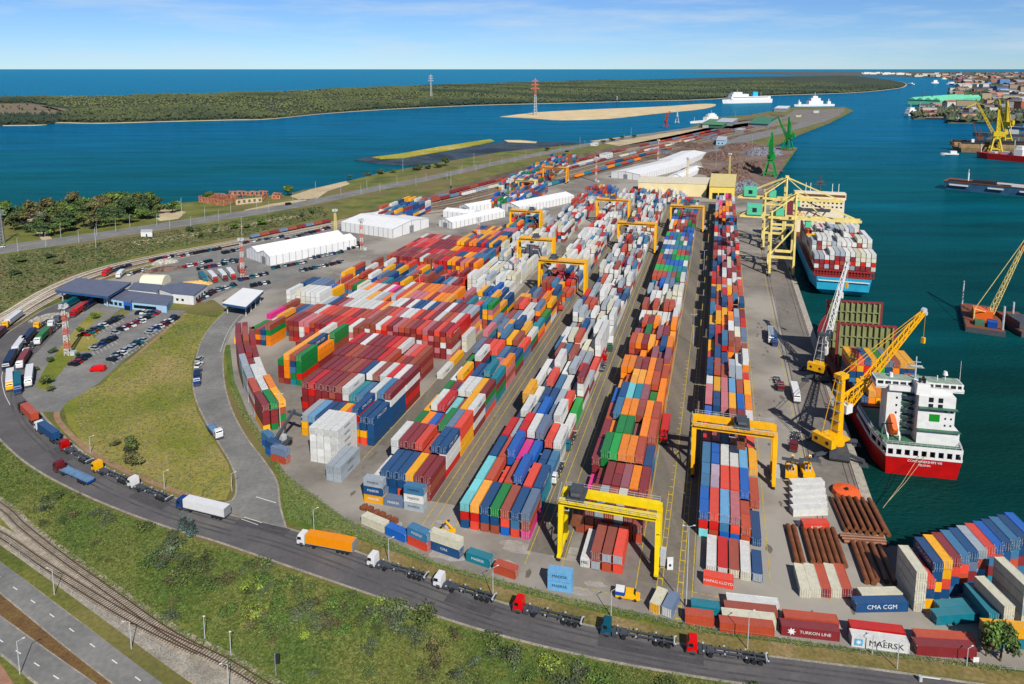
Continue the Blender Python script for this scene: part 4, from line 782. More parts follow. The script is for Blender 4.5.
m = MB(); m.box(-12.2, 12.2, 13.8, 18.4, 31.6, 31.75); m.build('wheelhouse_roof', mat('grey green roof paint', (150, 166, 152), .7, dirt=.25), wh)
m = MB(); m.box(-2.0, 2.2, 9.8, 14.6, 28.4, 32.6, taper=.86); fn = m.build('funnel', P_white, ship)
m = MB()
for x, y in ((-.8, 11.4), (.5, 11.2), (.6, 12.8)): m.cyl((x, y, 32.5), (x, y - .3, 34.4), .42, 8)
m.build('exhaust_pipe', P_black, fn)
m = MB(); m.cyl((-.6, 16, 31.6), (-.6, 16, 40.5), .32, 8, .2); m.bar((-3, 16, 36.2), (1.8, 16, 36.2), .25); m.bar((-2, 16, 38.4), (.8, 16, 38.4), .2); m.bar((-2.4, 15.7, 36.9), (1.2, 15.7, 36.9), .35, .5); mt = m.build('signal_mast', P_lgrey, ship)
m = MB(); m.cyl((8.2, 16.5, 31.7), (8.2, 16.5, 33.8), .2, 6); m.cyl((8.2, 16.5, 33.8), (8.2, 16.5, 35.2), .8, 10, .5); m.build('antenna', P_white, ship)
for a_ in (((5.8, 16, 31.7), (5.8, 16, 33.6), .18, 6), ((-7.6, 16, 31.7), (-7.6, 16, 33.4), .7, 8, .5), ((12.2, 16, 31.7), (12.2, 16, 40), .09, 5, .05)): m = MB(); m.cyl(*a_); m.build('antenna', P_white, ship)
for o in [c for c in ship.children if c.name.split('.')[0] in ('accommodation', 'balcony', 'outside_stair', 'wheelhouse', 'funnel', 'signal_mast', 'antenna')]: o.scale = (1, 1, .82); o.location = (0, -5.6, 9.6 * .18)
# free-fall lifeboat on its ramp
m = MB(); bp = [(-1.35, 0), (-1.35, 4.6), (-.8, 6.4), (0, 7.0), (.8, 6.4), (1.35, 4.6), (1.35, 0), (.9, -.8), (-.9, -.8)]; m.prism(bp, 0, 1.5, [(x * .92, y) for x, y in bp]); m.prism([(x * .92, y) for x, y in bp], 1.5, 2.7, [(x * .5, y * .9 + .2) for x, y in bp])
lb = m.build('lifeboat', P_orange, ship, (-7.4, 5.2, 11.6)); lb.rotation_euler = (R(38), 0, 0)
m = MB()
for x in (-9.1, -5.7): m.bar((x, 4.2, 10.4), (x, 12, 17.2), .5); m.bar((x, 11.6, 9.6), (x, 11.6, 17), .45); m.bar((x, 4.4, 9.6), (x, 4.4, 11), .45)
m.bar((-9.1, 11.8, 17.2), (-5.7, 11.8, 17.2), .5); m.build('lifeboat_ramp', P_white, ship)
m = MB()
for x, y in ((9.4, 4.2), (7.0, 5.6), (8.2, 7.2)): m.box(x - 1, x + 1, y - .5, y + .5, 9.6, 10.8)
m.build('deck_winch', P_orange, ship)
m = MB(); m.cyl((-10.4, 6, 9.6), (-10.4, 6, 13.8), .3, 8); m.bar((-10.4, 6, 13.8), (-8.6, 2, 16.2), .35); m.box(-11.4, -9.6, 2.6, 4.6, 9.6, 11); m.build('deck_crane', P_green, ship)
m = MB()
pts = [(-hb * .85, .4), (hb * .85, .4), (hb - .3, 9.5), (hb - .3, 26)]; pts2 = [(-hb + .3, 26), (-hb + .3, 9.5), (-hb * .85, .4)]
for q in (pts, pts2):
    for a, c2 in zip(q, q[1:]):
        for z in (10.7, 11.2): m.bar((*a, z), (*c2, z), .09)
        n = max(2, int(math.dist(a, c2) / 1.6))
        for i in range(n): m.bar((a[0] + (c2[0] - a[0]) * i / n, a[1] + (c2[1] - a[1]) * i / n, 10.1), (a[0] + (c2[0] - a[0]) * i / n, a[1] + (c2[1] - a[1]) * i / n, 11.2), .07)
m.build('railing', P_lgrey, ship)
lettering('CONTAINERSHIPS VIII', ship, (0.4, -.02, 5.45), (R(82), 0, 0), 1.0, P_letw); lettering('HELSINKI', ship, (0.4, .16, 4.2), (R(82), 0, 0), .85, P_letw, 'port_of_registry')
# hatch coamings and the raised cell guides
m = MB(); m.box(-hb + 3, hb - 3, 30, 96, 6.8, 8.4); m.build('hatch_coaming', P_mar, ship)
for k, (y, z1, z0) in enumerate(((66, 25.0, 8.4), (84, 28.6, 8.4))):
    m = MB(); m.box(-9.9 - k * .3, 9.9 - k * .3, y, y + .5, z0, z1)
    for i in range(10): x = -9.6 + i * 2.13; m.box(x - .28, x + .28, y - .9, y, z0, z1)
    for z in np.arange(z0 + 3.6, z1 - 2, 4.2): m.box(-9.6, 9.6, y - .75, y, z - .2, z + .2)
    g = m.build('cell_guide_wall', P_olive, ship)
    m = MB(); m.box(-10.9, 10.9, y - .6, y + .6, z1, z1 + .5); m.box(9.9, 10.8, y - .6, y + .3, z0, z1); m.box(-10.8, -9.9, y - .6, y + .3, z0, z1); m.build('guide_frame', mat('dark red frame', (132, 44, 50), .6), g)
G_R = 'containers on the deck of the red ship'
top = [('yellow', 'rust', 'navy', 'steel'), ('coral', 'yellow', 'navy', 'yellow'), ('navy', 'red', 'coral', 'red'), ('yellow', 'rust', 'peach', 'red'), ('green', 'lime', 'yellow', 'peach'), ('slate', 'navy', 'red', 'navy'), ('brown', 'orange', 'red', 'brown'), ('yellow', 'navy', 'navy', 'rust'), ('yellow', 'navy', 'navy', 'navy')]
for c, q in enumerate(top):
    for t, k in enumerate(reversed(q)): deck_cont(ship, -8.6 + c * 2.45, 54, 8.4 - 2.6 + t * HT, k, t, 4, c, 9, 'the bay before the olive wall', G_R)
for c, q in enumerate((('navy',), ('orange', 'peach'), ('yellow', 'orange'), ('red', 'yellow'), ('navy', 'orange'), ('orange', 'red'), ('orange',), ('navy', 'navy', 'rust'), ('navy', 'orange', 'steel'))):
    for t, k in enumerate(q): deck_cont(ship, -8.6 + c * 2.45, 38, 8.4 - 2.6 + t * HT, k, t, len(q), c, 9, 'the bay behind the bridge', G_R)
# mooring ropes
for i, (a, c2) in enumerate((((-1.2, 0, 7.4), G(883, 508, .8)), ((.4, 0, 7.4), G(884, 506, .8)))):
    p = ship.location + Matrix.Rotation(ship.rotation_euler.z, 3, 'Z') @ Vector(a); m = MB(); mid = (p + c2) / 2 - Vector((0, 0, .8)); m.cyl(p, mid, .06, 5); m.cyl(mid, c2, .06, 5)
    tag(m.build('mooring_rope', P_rope), f'{["upper","lower"][i]} of two mooring ropes from the red stern to the quay edge', 'rope', 'mooring ropes')

# --- big light blue container vessel further along the quay
U0, U1, W0, W1 = 51.5, 83.5, 415, 690
uc = (U0 + U1) / 2; hb = 16
s2 = ship_root('container_vessel', 'large light blue container vessel loaded high, moored under the cream quay cranes', 'ship', uc, W0)
lo_ = hull_outline(-hb * .55, hb * .55, 9, W1 - W0 - 12, 70, stern=.12); hi_ = hull_outline(-hb, hb, 0, W1 - W0, 60)
m = MB(); m.prism(lo_, -1.5, 4.0, hull_outline(-hb * .95, hb * .95, 2, W1 - W0 - 6, 64)); m.prism(hull_outline(-hb * .95, hb * .95, 2, W1 - W0 - 6, 64), 4.0, 11.5, hi_); m.build('hull', P_lblue, s2)
m = MB(); m.box(-hb * .8, hb * .8, -.2, -.05, 9.4, 10.0); m.box(-.5, .5, 1, 4, -1, 3); m.build('stern_trim', P_white, s2)
for i in range(5): pass
m = MB(); m.prism(hull_outline(-hb + .3, hb - .3, .3, W1 - W0 - 2, 60), 11.5, 11.9); m.build('main_deck', P_mar, s2)
m = MB()
for i in range(20): x = -hb + 1.2 + i * (2 * hb - 2.4) / 19; m.box(x - .25, x + .25, 1.2, 1.8, 11.9, 15.2)
m.box(-hb + .9, hb - .9, 1.1, 1.9, 14.8, 15.6); m.box(-hb + .9, hb - .9, 1.1, 1.9, 11.9, 12.5); m.build('lashing_bridge', mat('lashing bridge red', (150, 40, 40), .6), s2)
m = MB(); m.box(-hb * .97, hb * .97, 112, 124, 11.9, 35.5); m.box(-hb * 1.03, hb * 1.03, 113, 120, 35.5, 40); ac = m.build('accommodation', mat('cream ship house', (246, 236, 214), .5, dirt=.06), s2)
m = MB()
for z in (30.5, 33.2): 
    for x in np.arange(-13.5, 14, 2.7): m.box(x - .6, x + .6, 111.9, 112.05, z - .5, z + .6)
m.build('window', P_glass, ac)
m = MB(); m.box(-hb, hb, 112.9, 113.02, 37.2, 38.9); m.build('bridge_window', mat('brown tinted glass', (120, 86, 56), .2), ac)
m = MB(); m.cyl((0, 117, 40), (0, 117, 51), .6, 8, .3); m.bar((-4, 117, 45), (4, 117, 45), .5); m.box(-2.2, 2.2, 115.8, 118.2, 46.4, 48); m.build('signal_mast', P_dgrey, s2)
for x in (-9, -6, 8, 12): m = MB(); m.cyl((x, 117, 40), (x, 117, 46), .25, 6); m.build('antenna', P_white, s2)
G_V = 'containers on the deck of the light blue vessel'; rd2 = random.Random(77)
for bay in range(6):
    y = 6 + bay * 13.4
    for c in range(12):
        n = (4 if c > 2 else 3 + bay % 2) + (0 if bay == 0 else rd2.choice((1, 1, 2, 2))); n = 0 if bay == 5 and c in (4, 5, 6, 7) else n
        run = rd2.choice(['white', 'white', 'white', 'cream', 'grey', 'white', 'cream', 'red', 'white']) if c % 2 == 0 or bay else run
        for t in range(n): deck_cont(s2, -hb + 1.5 + c * 2.62 + 1, y + 6, 12.2 + t * 2.5, run if t == n - 1 else rd2.choice(['white', 'cream', 'maroon', 'maroon', 'grey', 'white', 'brown', 'red']), t, n, c, 12, f'bay {bay + 1} from the stern', G_V)

# --- ships, docks and boats across the water (from their outlines at water level)
def far_ship(name, label, a, b_, beam, hullm, hz, parts, group=None, bow=.2, cat='ship'):
    pa, pb = G(*a, WZ), G(*b_, WZ); ln = (pb - pa).length; r = thing(name, label, cat, pa, head(pa, pb), group)
    h = beam / 2; out = [(-h, 0), (-h, ln * (1 - bow)), (-h * .5, ln * (1 - bow * .35)), (0, ln), (h * .5, ln * (1 - bow * .35)), (h, ln * (1 - bow)), (h, 0)]
    m = MB(); m.prism([(x * .9, y * .98 + .5) for x, y in out], -.6, hz, out); m.build('hull', hullm, r)
    for nm, mm, boxes in parts:
        m = MB()
        for bx in boxes:
            if len(bx) == 6: m.box(bx[0] * h, bx[1] * h, bx[2] * ln, bx[3] * ln, bx[4], bx[5])
            else: m.cyl((bx[0] * h, bx[1] * ln, bx[2]), (bx[0] * h, bx[1] * ln, bx[3]), bx[4], 8)
        m.build(nm, mm, r)
    return r
P_fw = mat('ferry white', (246, 246, 244), .5, dirt=.05)
far_ship('ferry', 'large white ferry lying beyond the pier near the wooded spit', (770, 102.5), (722, 103.5), 26, P_fw, 14, [('superstructure', P_fw, [(-.95, .95, .04, .86, 14, 24), (-.9, .9, .5, .84, 24, 33), (-.6, .6, .62, .8, 33, 40)]), ('window', P_glass, [(.95, .97, .1, .82, 17, 18.5), (.95, .97, .1, .82, 20.5, 22), (-.97, -.95, .1, .82, 20.5, 22)]), ('funnel', P_lblue, [(-.3, .3, .28, .38, 24, 40)]), ('mast', P_lgrey, [(0, .7, 40, 50, .7), (0, .2, 24, 38, .6)])])
far_ship('cargo_ferry', 'white ship with tall bridge and masts at the tip of the pier', (833, 106), (794, 106.5), 18, P_fw, 7, [('superstructure', P_fw, [(-.9, .9, .3, .66, 7, 18), (-.7, .7, .36, .6, 18, 27), (-.4, .4, .42, .54, 27, 34)]), ('window', P_glass, [(-.72, .72, .6, .603, 22, 24)]), ('mast', P_fw, [(0, .48, 34, 46, .7), (0, .12, 7, 24, 1.6), (0, .88, 7, 22, 1.6)]), ('crane_house', P_fw, [(-.4, .4, .08, .16, 7, 16), (-.4, .4, .84, .9, 7, 15)])])
far_ship('tug', 'small white ship with stepped bridge beside the green sheds on the pier', (719, 121), (690, 123.5), 12, P_fw, 4.5, [('superstructure', P_fw, [(-.85, .85, .1, .5, 4.5, 12), (-.7, .7, .15, .42, 12, 17), (-.5, .5, .2, .36, 17, 20)]), ('window', P_orange, [(-.2, .4, .42, .425, 13, 15.5)]), ('mast', P_lgrey, [(0, .28, 20, 27, .4), (0, .86, 4.5, 14, .5)])])
far_ship('coaster', 'white and orange coaster by the far quay with tall foremast', (906, 115.5), (932, 114.5), 15, P_fw, 6, [('superstructure', P_fw, [(-.85, .85, .04, .3, 6, 15), (-.7, .7, .08, .24, 15, 21)]), ('cargo_hatch', P_orange, [(-.75, .75, .36, .8, 6, 9)]), ('mast', P_lgrey, [(0, .16, 21, 30, .6), (0, .5, 9, 34, .7), (0, .85, 6, 26, .6)])])
far_ship('trawler', 'dark hulled trawler with green deck moored at the far quay', (989, 124), (944, 122.5), 11, P_black, 4, [('superstructure', P_green, [(-.8, .8, .1, .6, 4, 9)]), ('wheelhouse', P_fw, [(-.6, .6, .62, .74, 4, 12)]), ('mast', P_lgrey, [(0, .68, 12, 21, .3)])])
far_ship('red_ship', 'red hulled cargo ship with white stern house by the yellow portal cranes', (1046, 164), (976, 157.5), 18, P_red, 8.5, [('superstructure', P_fw, [(-.85, .85, .3, .42, 8.5, 17), (-.6, .6, .32, .4, 17, 21)]), ('deck_house', P_lgrey, [(-.5, .5, .5, .62, 8.5, 12), (-.5, .5, .7, .8, 8.5, 11)]), ('mast', P_fw, [(0, .93, 8.5, 20, .5), (0, .45, 21, 28, .4)])])
far_ship('workboat', 'small white workboat lying at the head of the brown dock', (958, 155.5), (940, 155), 8, P_fw, 3, [('superstructure', P_fw, [(-.7, .7, .1, .45, 3, 6.5)]), ('rubbing_strake', P_black, [(-1.03, 1.03, .01, .78, .4, 1.1)])], cat='boat')
far_ship('patrol_boat', 'small white boat under way in the channel toward the far town', (938, 83.4), (931, 83.4), 22, P_fw, 12, [('superstructure', P_fw, [(-.8, .8, .2, .7, 12, 28)])], cat='boat')
far_ship('pilot_boat', 'white boat close to the tip of the wooded spit', (914, 84.6), (905, 84.4), 18, P_fw, 6, [('superstructure', P_fw, [(-.8, .8, .2, .6, 6, 14)])], cat='boat')
m1 = mat('floating dock blue', (62, 104, 136), .6, dirt=.3, scale=.15)
far_ship('floating_dock', 'long blue grey floating dock with rusty top deck on the right', (1090, 202), (944, 187.5), 26, m1, 8.5, [('top_deck', P_brown, [(-1.02, 1.02, .01, .985, 8.5, 9.2)]), ('deck_gear', P_black, [(-.6, .2, .15, .3, 9.2, 11.5), (-.5, .5, .4, .5, 9.2, 11), (-.6, .4, .62, .78, 9.2, 11.6), (-.9, -.6, .5, .95, 9.2, 10.6)]), ('mast', P_fw, [(-.2, .82, 9.2, 18, .8), (-.2, .82, 18, 22, .3)]), ('gangway', P_fw, [(-.9, -.8, .3, .6, 9.2, 12)]), ('fender', P_fw, [(-1.06, -1.0, .8, .94, 5, 6.5), (-1.06, -1.0, .55, .66, 5, 6.4), (-1.06, -1.0, .35, .44, 4.6, 6)])], bow=.02, cat='dock')
m2 = mat('rust stained dock wall', (150, 124, 92), .8, dirt=.35, scale=.15)
far_ship('repair_dock', 'rust brown floating dock with open well and flat top behind the red ship', (1046, 153), (954, 150.8), 40, m2, 7, [('dock_wall', m2, [(-1, -.78, 0, 1, 7, 14), (.78, 1, 0, 1, 7, 14)]), ('dock_top', P_black, [(-1.05, -.7, 0, .97, 14, 15.4), (.7, 1.05, 0, .97, 14, 15.4)]), ('deck_house', P_fw, [(-1, -.8, .84, .87, 15.4, 20)])], bow=.02, cat='dock')
far_ship('grey_ship', 'dark grey ship moored behind the repair dock by the shipyard', (1050, 139), (972, 136), 16, P_dgrey, 7, [('superstructure', P_lgrey, [(-.8, .8, .4, .6, 7, 14)]), ('mast', P_fw, [(0, .5, 14, 30, .6)])])
far_ship('moored_barge', 'low grey barge moored at the shipyard on the far right', (1050, 131.5), (1000, 128), 16, P_grey, 5, [('deck_house', P_fw, [(-.7, .7, .2, .5, 5, 10)])])
for a, b_, lab, hm in (((958, 119.3), (972, 119.6), 'small white boat at the near edge of the far quay', P_fw), ((1000, 128.6), (1016, 129), 'small black and white boat beside the low grey barge', P_black), ((950, 113.3), (962, 113), 'little rusty boat tied up behind the coaster', P_red), ((966, 79.6), (975, 79.4), 'grey ship moored beyond the green roofed hall', P_grey), ((948, 84.6), (957, 84.2), 'white ship at the far harbour basin', P_fw), ((1006, 146.8), (1026, 147.6), 'dark tug tucked between red ship and repair dock', P_black), ((942, 79.3), (947, 79.2), 'tiny white ship in the far channel', P_fw)):
    far_ship('moored_boat', lab, a, b_, 9 if a[1] > 100 else 22, hm, 3.5 if a[1] > 100 else 9, [('superstructure', P_fw, [(-.75, .75, .15, .55, 3.5, 8 if a[1] > 100 else 20)]), ('mast', P_lgrey, [(0, .6, 3.5, 15 if a[1] > 100 else 34, .4)])], 'boats moored at the far bank', cat='boat')
# ================================================================== put the containers down
def px_scale(p): return math.cos(PITCH) * 0 + FOC / max(30.0, p.y * math.cos(PITCH) - (p.z - CAM_H) * math.sin(PITCH))
def score(k):
    p = k['p']; x, y = PIX(p)
    if x < -15 or x > 1040 or y > 700: return 0
    s = px_scale(p); dep = (CAM_H - p.z) / p.y if p.y > 1 else 1
    ax = Vector((-math.sin(k['rz']), math.cos(k['rz']), 0)); v = Vector((p.x, p.y, 0)).normalized(); al = abs(ax.dot(v))
    a = 0
    if k['top']: a += k['L'] * CW * min(dep, 1) * s * s
    if k['front']: a += CW * k['h'] * max(al, .15) * s * s * .9
    if k['side']: a += k['L'] * k['h'] * math.sqrt(max(0, 1 - al * al)) * s * s * .7
    return a
for k in CONT: k['s'] = score(k)
CONT.sort(key=lambda k: -k['s'])
near, rest = CONT[:298], CONT[298:]
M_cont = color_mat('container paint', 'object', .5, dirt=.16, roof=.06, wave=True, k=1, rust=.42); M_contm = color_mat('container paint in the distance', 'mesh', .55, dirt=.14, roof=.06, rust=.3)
M_door = color_mat('container door paint', 'object', .5, dirt=.2, roof=0, rust=.3); M_lock = mat('galvanised lock rods', (176, 178, 176), .4, dirt=.15)
_cm = {}
def cont_mesh(L_, h):
    key = (round(L_, 2), round(h, 2))
    if key in _cm: return _cm[key]
    m = MB(); x = CW / 2 - .04; y = L_ / 2 - .08; hh = h - .11
    m.box(-x + .05, x - .05, -y + .06, y - .06, .12, hh - .05)
    for sx in (-1, 1):
        for sy in (-1, 1): m.box(min(sx * x, sx * (x - .16)), max(sx * x, sx * (x - .16)), min(sy * y, sy * (y - .16)), max(sy * y, sy * (y - .16)), 0, hh)
        a, c = min(sx * x, sx * (x - .12)), max(sx * x, sx * (x - .12)); m.box(a, c, -y + .16, y - .16, hh - .14, hh - .005); m.box(a, c, -y + .16, y - .16, 0.02, .18)
    for sy in (-1, 1):
        a, c = min(sy * y, sy * (y - .12)), max(sy * y, sy * (y - .12)); m.box(-x + .16, x - .16, a, c, hh - .14, hh - .005); m.box(-x + .16, x - .16, a, c, .02, .18)
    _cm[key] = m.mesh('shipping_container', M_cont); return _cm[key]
_dm = {}
def door_mesh(h):
    h = round(h, 2)
    if h in _dm: return _dm[h]
    m = MB(); hh = h - .07
    m.box(-1.05, -.02, -.05, .0, .2, hh - .16); m.box(.02, 1.05, -.05, .0, .2, hh - .16); n1 = len(m.f)
    for x in (-.78, -.3, .3, .78): m.box(x - .035, x + .035, -.11, -.05, .16, hh - .12); m.box(x - .02, x + .2, -.13, -.09, .95, 1.05)
    for sx in (-1, 1):
        for z in (.02, hh - .2): m.box(sx * 1.12 - .1, sx * 1.12 + .1, -.09, -.0, z, z + .19)
    me = m.mesh('door', M_door); me.materials.append(M_lock)
    for i, p in enumerate(me.polygons): p.material_index = 0 if i < n1 else 1
    _dm[h] = me; return me
TXT = {'abcde': 'MAERSK', 'abcdef': 'MAERSK', 'abcdefg': 'MAERSK', 'xxx': 'HAPAG-LLOYD', 'star LINES': 'TURKON LINE', 'CSC': 'MSC'}
TN = {0: 'bottom', 1: 'second', 2: 'third', 3: 'fourth', 4: 'fifth', 5: 'sixth'}
used = {}; nlogo = 0
for k in near:
    o = ob('shipping_container', cont_mesh(k['L'], k['h']), None, k['p'], k['rz']); cn = k['c']
    o.color = (*CRGB[cn], 1)
    jit = random.uniform(.88, 1.1) if cn not in ('white', 'cream') else random.uniform(.95, 1.0); o.color = (*[min(x * jit, .82) for x in CRGB[cn]], 1)
    lab = k['label']
    if not lab:
        t, n, c, nc, r, blk = k['where']; tier = 'top' if t == n - 1 else TN[t] + ' tier of'
        if n == 1: tier = 'lone'
        rowt = 'front row' if r == 0 else nth(r + 1) + ' row'
        lab = f'{PAL[cn][0]} container, {TN[t]} tier, {nth(c + 1)} from left, {rowt}, {blk}'
    if lab in used: used[lab] += 1; lab += f', {"nearer" if used[lab] == 2 else "farther"} half'
    else: used[lab] = 1
    if len(lab.split()) > 16: lab = lab.replace(' from left', ' column')
    if len(lab.split()) > 16: lab = lab.replace(' container,', ',')
    if len(lab.split()) > 16: print('LONG', lab)
    tag(o, lab, 'container', k['group'])
    if not k['text'] and k['where'] and k['side'] and k['s'] > 60 and nlogo < 70 and k['c'] in ('navy', 'yellow', 'white', 'red', 'steel', 'grey'):
        w_ = {'navy': ('CMA CGM', 'white'), 'yellow': ('MSC', 'navy'), 'white': ('MAERSK', 'navy'), 'grey': ('MAERSK', 'navy'), 'steel': ('MAERSK', 'white'), 'red': ('HAMBURG SUD', 'white')}[k['c']]; k['text'] = (w_[1], w_[0]); nlogo += 1
    al = Vector((math.sin(k['rz']), -math.cos(k['rz']), 0)).dot(Vector((-k['p'].x, -k['p'].y, 0)).normalized())
    if k['front'] and abs(al) > .35:
        d = ob('door', door_mesh(k['h']), o, (0, -k['L'] / 2 + .1 if al > 0 else k['L'] / 2 - .1, 0), 0 if al > 0 else math.pi)
        fq = random.uniform(.8, 1.1); dc = CRGB[k['door']] if k['door'] else tuple(min(.8, x * fq) for x in o.color[:3]); d.color = (*dc, 1)
        if k['door'] and k['door'] != cn: d['label'] = PAL[k['door']][0] + ' end doors'
    if k['text']:
        colr, tx = k['text']; side = 1 if Vector((math.cos(k['rz']), math.sin(k['rz']), 0)).dot(Vector((-k['p'].x, -k['p'].y, 0))) > 0 else -1
        mtx = P_letw if colr == 'white' else P_letd
        if tx == 'CSC': lettering('MSC', o, (0, -k['L'] / 2 - .14, k['h'] * .6), (R(90), 0, 0), .95, P_letd)
        elif tx != 'tag':
            s = TXT.get(tx, tx); s = 'K LINE' if 'pipes' in lab else 'CMA' if 'under the cream' in lab else s
            big = 'emblem' in lab and s == 'MAERSK'
            size = 1.9 if big else 1.5 if s == 'CMA CGM' else 1.0; off = 1.2 if big else 1.0 if 'TURKON' in s else 0
            lettering(s, o, (side * (CW / 2 - .025), side * off, k['h'] * .52), (R(90), 0, R(90) * side), size, mtx)
            if big or 'TURKON' in s:
                bl = MB()
                if big: bl.box(0, .03, -.8, .8, .45, 2.0)
                em = bl.build('emblem', mat('emblem blue', (90, 180, 220), .5, dirt=.02) if big else P_letw, o, (side * (CW / 2 - .03), -4.3 if big else -3.4, 0)) if big else None
                st = MB(); pts = []
                for i in range(14): a = math.pi * 2 * i / 14; rr = (.62 if big else .95) * (1 if i % 2 == 0 else .5); pts.append((rr * math.cos(a), rr * math.sin(a)))
                tri = tessellate_polygon([[Vector((x, y, 0)) for x, y in pts]]); st.add([(0.05, x, y + 1.25) for x, y in pts], [tuple(t) for t in tri])
                st.build('star_emblem', P_letw, em or o, (0, 0, 0) if big else (side * (CW / 2 - .05), -3.9, 0))
rest = [k for k in rest if k['top'] or k['front'] or k['side']]
n = len(rest); V = np.zeros((n, 8, 3)); C = np.zeros((n, 8, 3))
base = np.array([(-1, -1, 0), (1, -1, 0), (1, 1, 0), (-1, 1, 0), (-1, -1, 1), (1, -1, 1), (1, 1, 1), (-1, 1, 1)], float)
for i, k in enumerate(rest):
    q = base * (CW / 2 - .09, k['L'] / 2 - .16, k['h'] - .14); c, s = math.cos(k['rz']), math.sin(k['rz'])
    V[i, :, 0] = q[:, 0] * c - q[:, 1] * s + k['p'].x; V[i, :, 1] = q[:, 0] * s + q[:, 1] * c + k['p'].y; V[i, :, 2] = q[:, 2] + k['p'].z
    C[i] = np.minimum(np.array(CRGB[k['c']]) * rng.uniform(.85, 1.12), .82)
F = np.array([(3, 2, 1, 0), (4, 5, 6, 7), (0, 1, 5, 4), (1, 2, 6, 5), (2, 3, 7, 6), (3, 0, 4, 7)]); F = (F[None] + (np.arange(n) * 8)[:, None, None]).reshape(-1, 4)
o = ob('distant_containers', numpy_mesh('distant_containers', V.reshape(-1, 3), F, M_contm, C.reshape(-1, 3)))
tag(o, 'mass of smaller looking stacked shipping containers filling the yard and the ships behind the nearest ones', 'containers', kind='stuff')
print('containers', len(CONT), 'near', len(near), 'min score', near[-1]['s'])
# ================================================================== yard gantries
def yard_gantry(u_l, u_r, w, paint, label, hgt=18.0, base=7.6, trolley=.5, text=None, back=0.0, cat='gantry crane', group='yellow yard gantries', cabin=True):
    c = (u_l + u_r) / 2; sp = (u_r - u_l) / 2
    r = thing('yard_gantry', label, cat, UW(c, w), YARD, group)
    for sy in (-1, 1):
        y = sy * base / 2
        m = MB(); m.box(-sp - .6, sp + .6, y * .62 - .55, y * .62 + .55, hgt - 1.7, hgt); m.box(-sp, sp, y * .62 + sy * .6, y * .62 + sy * 1.5, hgt - .35, hgt - .25); g = m.build('girder', paint, r)
        m = MB(); 
        for z in (hgt + .3, hgt + .9): m.bar((-sp, y * .62 + sy * 1.45, z), (sp, y * .62 + sy * 1.45, z), .07)
        for x in np.linspace(-sp, sp, 12): m.bar((x, y * .62 + sy * 1.45, hgt - .3), (x, y * .62 + sy * 1.45, hgt + .9), .07)
        m.build('handrail', P_lgrey, g)
        if text and sy < 0: lettering(text, g, (0, y * .62 - .57, hgt - .85), (R(90), 0, 0), 1.0, P_letd)
        for sx in (-1, 1):
            m = MB(); m.bar((sx * sp, y, 1.4), (sx * sp, y * .62, hgt - 1.5), 1.0, 1.0, 1.35); m.build('leg', paint, r)
            m = MB(); 
            for dy in (-.95, .95): m.cyl((sx * sp - .35, y + dy, .65), (sx * sp + .35, y + dy, .65), .65, 12)
            m.build('wheel', P_black, r)
            m = MB(); m.box(sx * sp - .5, sx * sp + .5, y - 1.5, y + 1.5, 1.1, 1.6); m.build('bogie', paint, r)
    for sx in (-1, 1):
        m = MB(); m.box(sx * sp - .45, sx * sp + .45, -base / 2, base / 2, 1.5, 2.3); m.build('sill_beam', paint, r)
    m = MB(); m.box(sp + .5, sp + 1.9, -2.2, 2.0, 2.0, 4.2) if True else 0; m.build('engine_box', P_lgrey, r)
    m = MB()
    for k in range(8): m.bar((-sp - .8, -base / 2 + .6, 2 + k * 1.9), (-sp - .8, base / 2 - 1.2 - k * .1, 3.9 + k * 1.9), .3, .1) if k % 2 else m.bar((-sp - .8, base / 2 - 1.2, 2 + k * 1.9), (-sp - .8, -base / 2 + .8, 3.9 + k * 1.9), .3, .1)
    m.build('access_stair', P_grey, r)
    x = -sp + 2.4 + trolley * (2 * sp - 4.8)
    m = MB(); m.box(x - 2.2, x + 2.2, -base * .4, base * .4, hgt + .1, hgt + .7); m.box(x - 1.6, x + 1.4, -1.6, 1.6, hgt + .7, hgt + 2.3); m.cyl((x - 1.2, -2.2, hgt + 1.3), (x + 1.2, -2.2, hgt + 1.3), .6, 10); t = m.build('trolley', P_dgrey, r)
    if cabin:
        m = MB(); m.box(x - 3.6, x - 1.8, -1.4, 1.0, hgt - 3.8, hgt - 1.4); cb = m.build('operator_cabin', P_lgrey, t)
        m = MB(); m.box(x - 3.4, x - 2.0, -1.44, -1.38, hgt - 3.5, hgt - 2.2); m.build('cabin_window', P_glass, cb)
    m = MB(); m.box(x - 1.2, x + 1.2, -3.2, 3.2, hgt - 6.4, hgt - 5.9)
    for dx in (-1, 1):
        for dy in (-1.6, 1.6): m.bar((x + dx, dy, hgt - 5.9), (x + dx * .6, dy, hgt), .06)
    m.build('spreader', P_brown, t)
    return r
yard_gantry(-34.7, -10.8, 166.3, P_lem, 'lemon yellow yard gantry nearest the road, astride the block with orange containers', 15.4, trolley=.06, text='KLAIPEDOS KONTEINERIU TERMINALAS')
yard_gantry(-4.2, 18.9, 214.5, P_yel, 'orange yellow yard gantry astride the quayside block, second nearest', 16.2, 8.5, trolley=.62, text='KONE')
yard_gantry(-91.5, -66.5, 371, P_yel, 'yellow yard gantry over the fourth block behind teal and blue containers', 20, trolley=.25)
yard_gantry(-117, -95, 418, P_yel, 'yellow yard gantry left of and behind the one over the fourth block', 19.5, trolley=.5)
yard_gantry(-150, -127, 515, P_yel, 'yellow yard gantry astride the white containers, leftmost of the yard gantries', 16.5, trolley=.75)
yard_gantry(-63.6, -39, 478, P_yel, 'yellow yard gantry far up the third block from the quay', 20, trolley=.3)
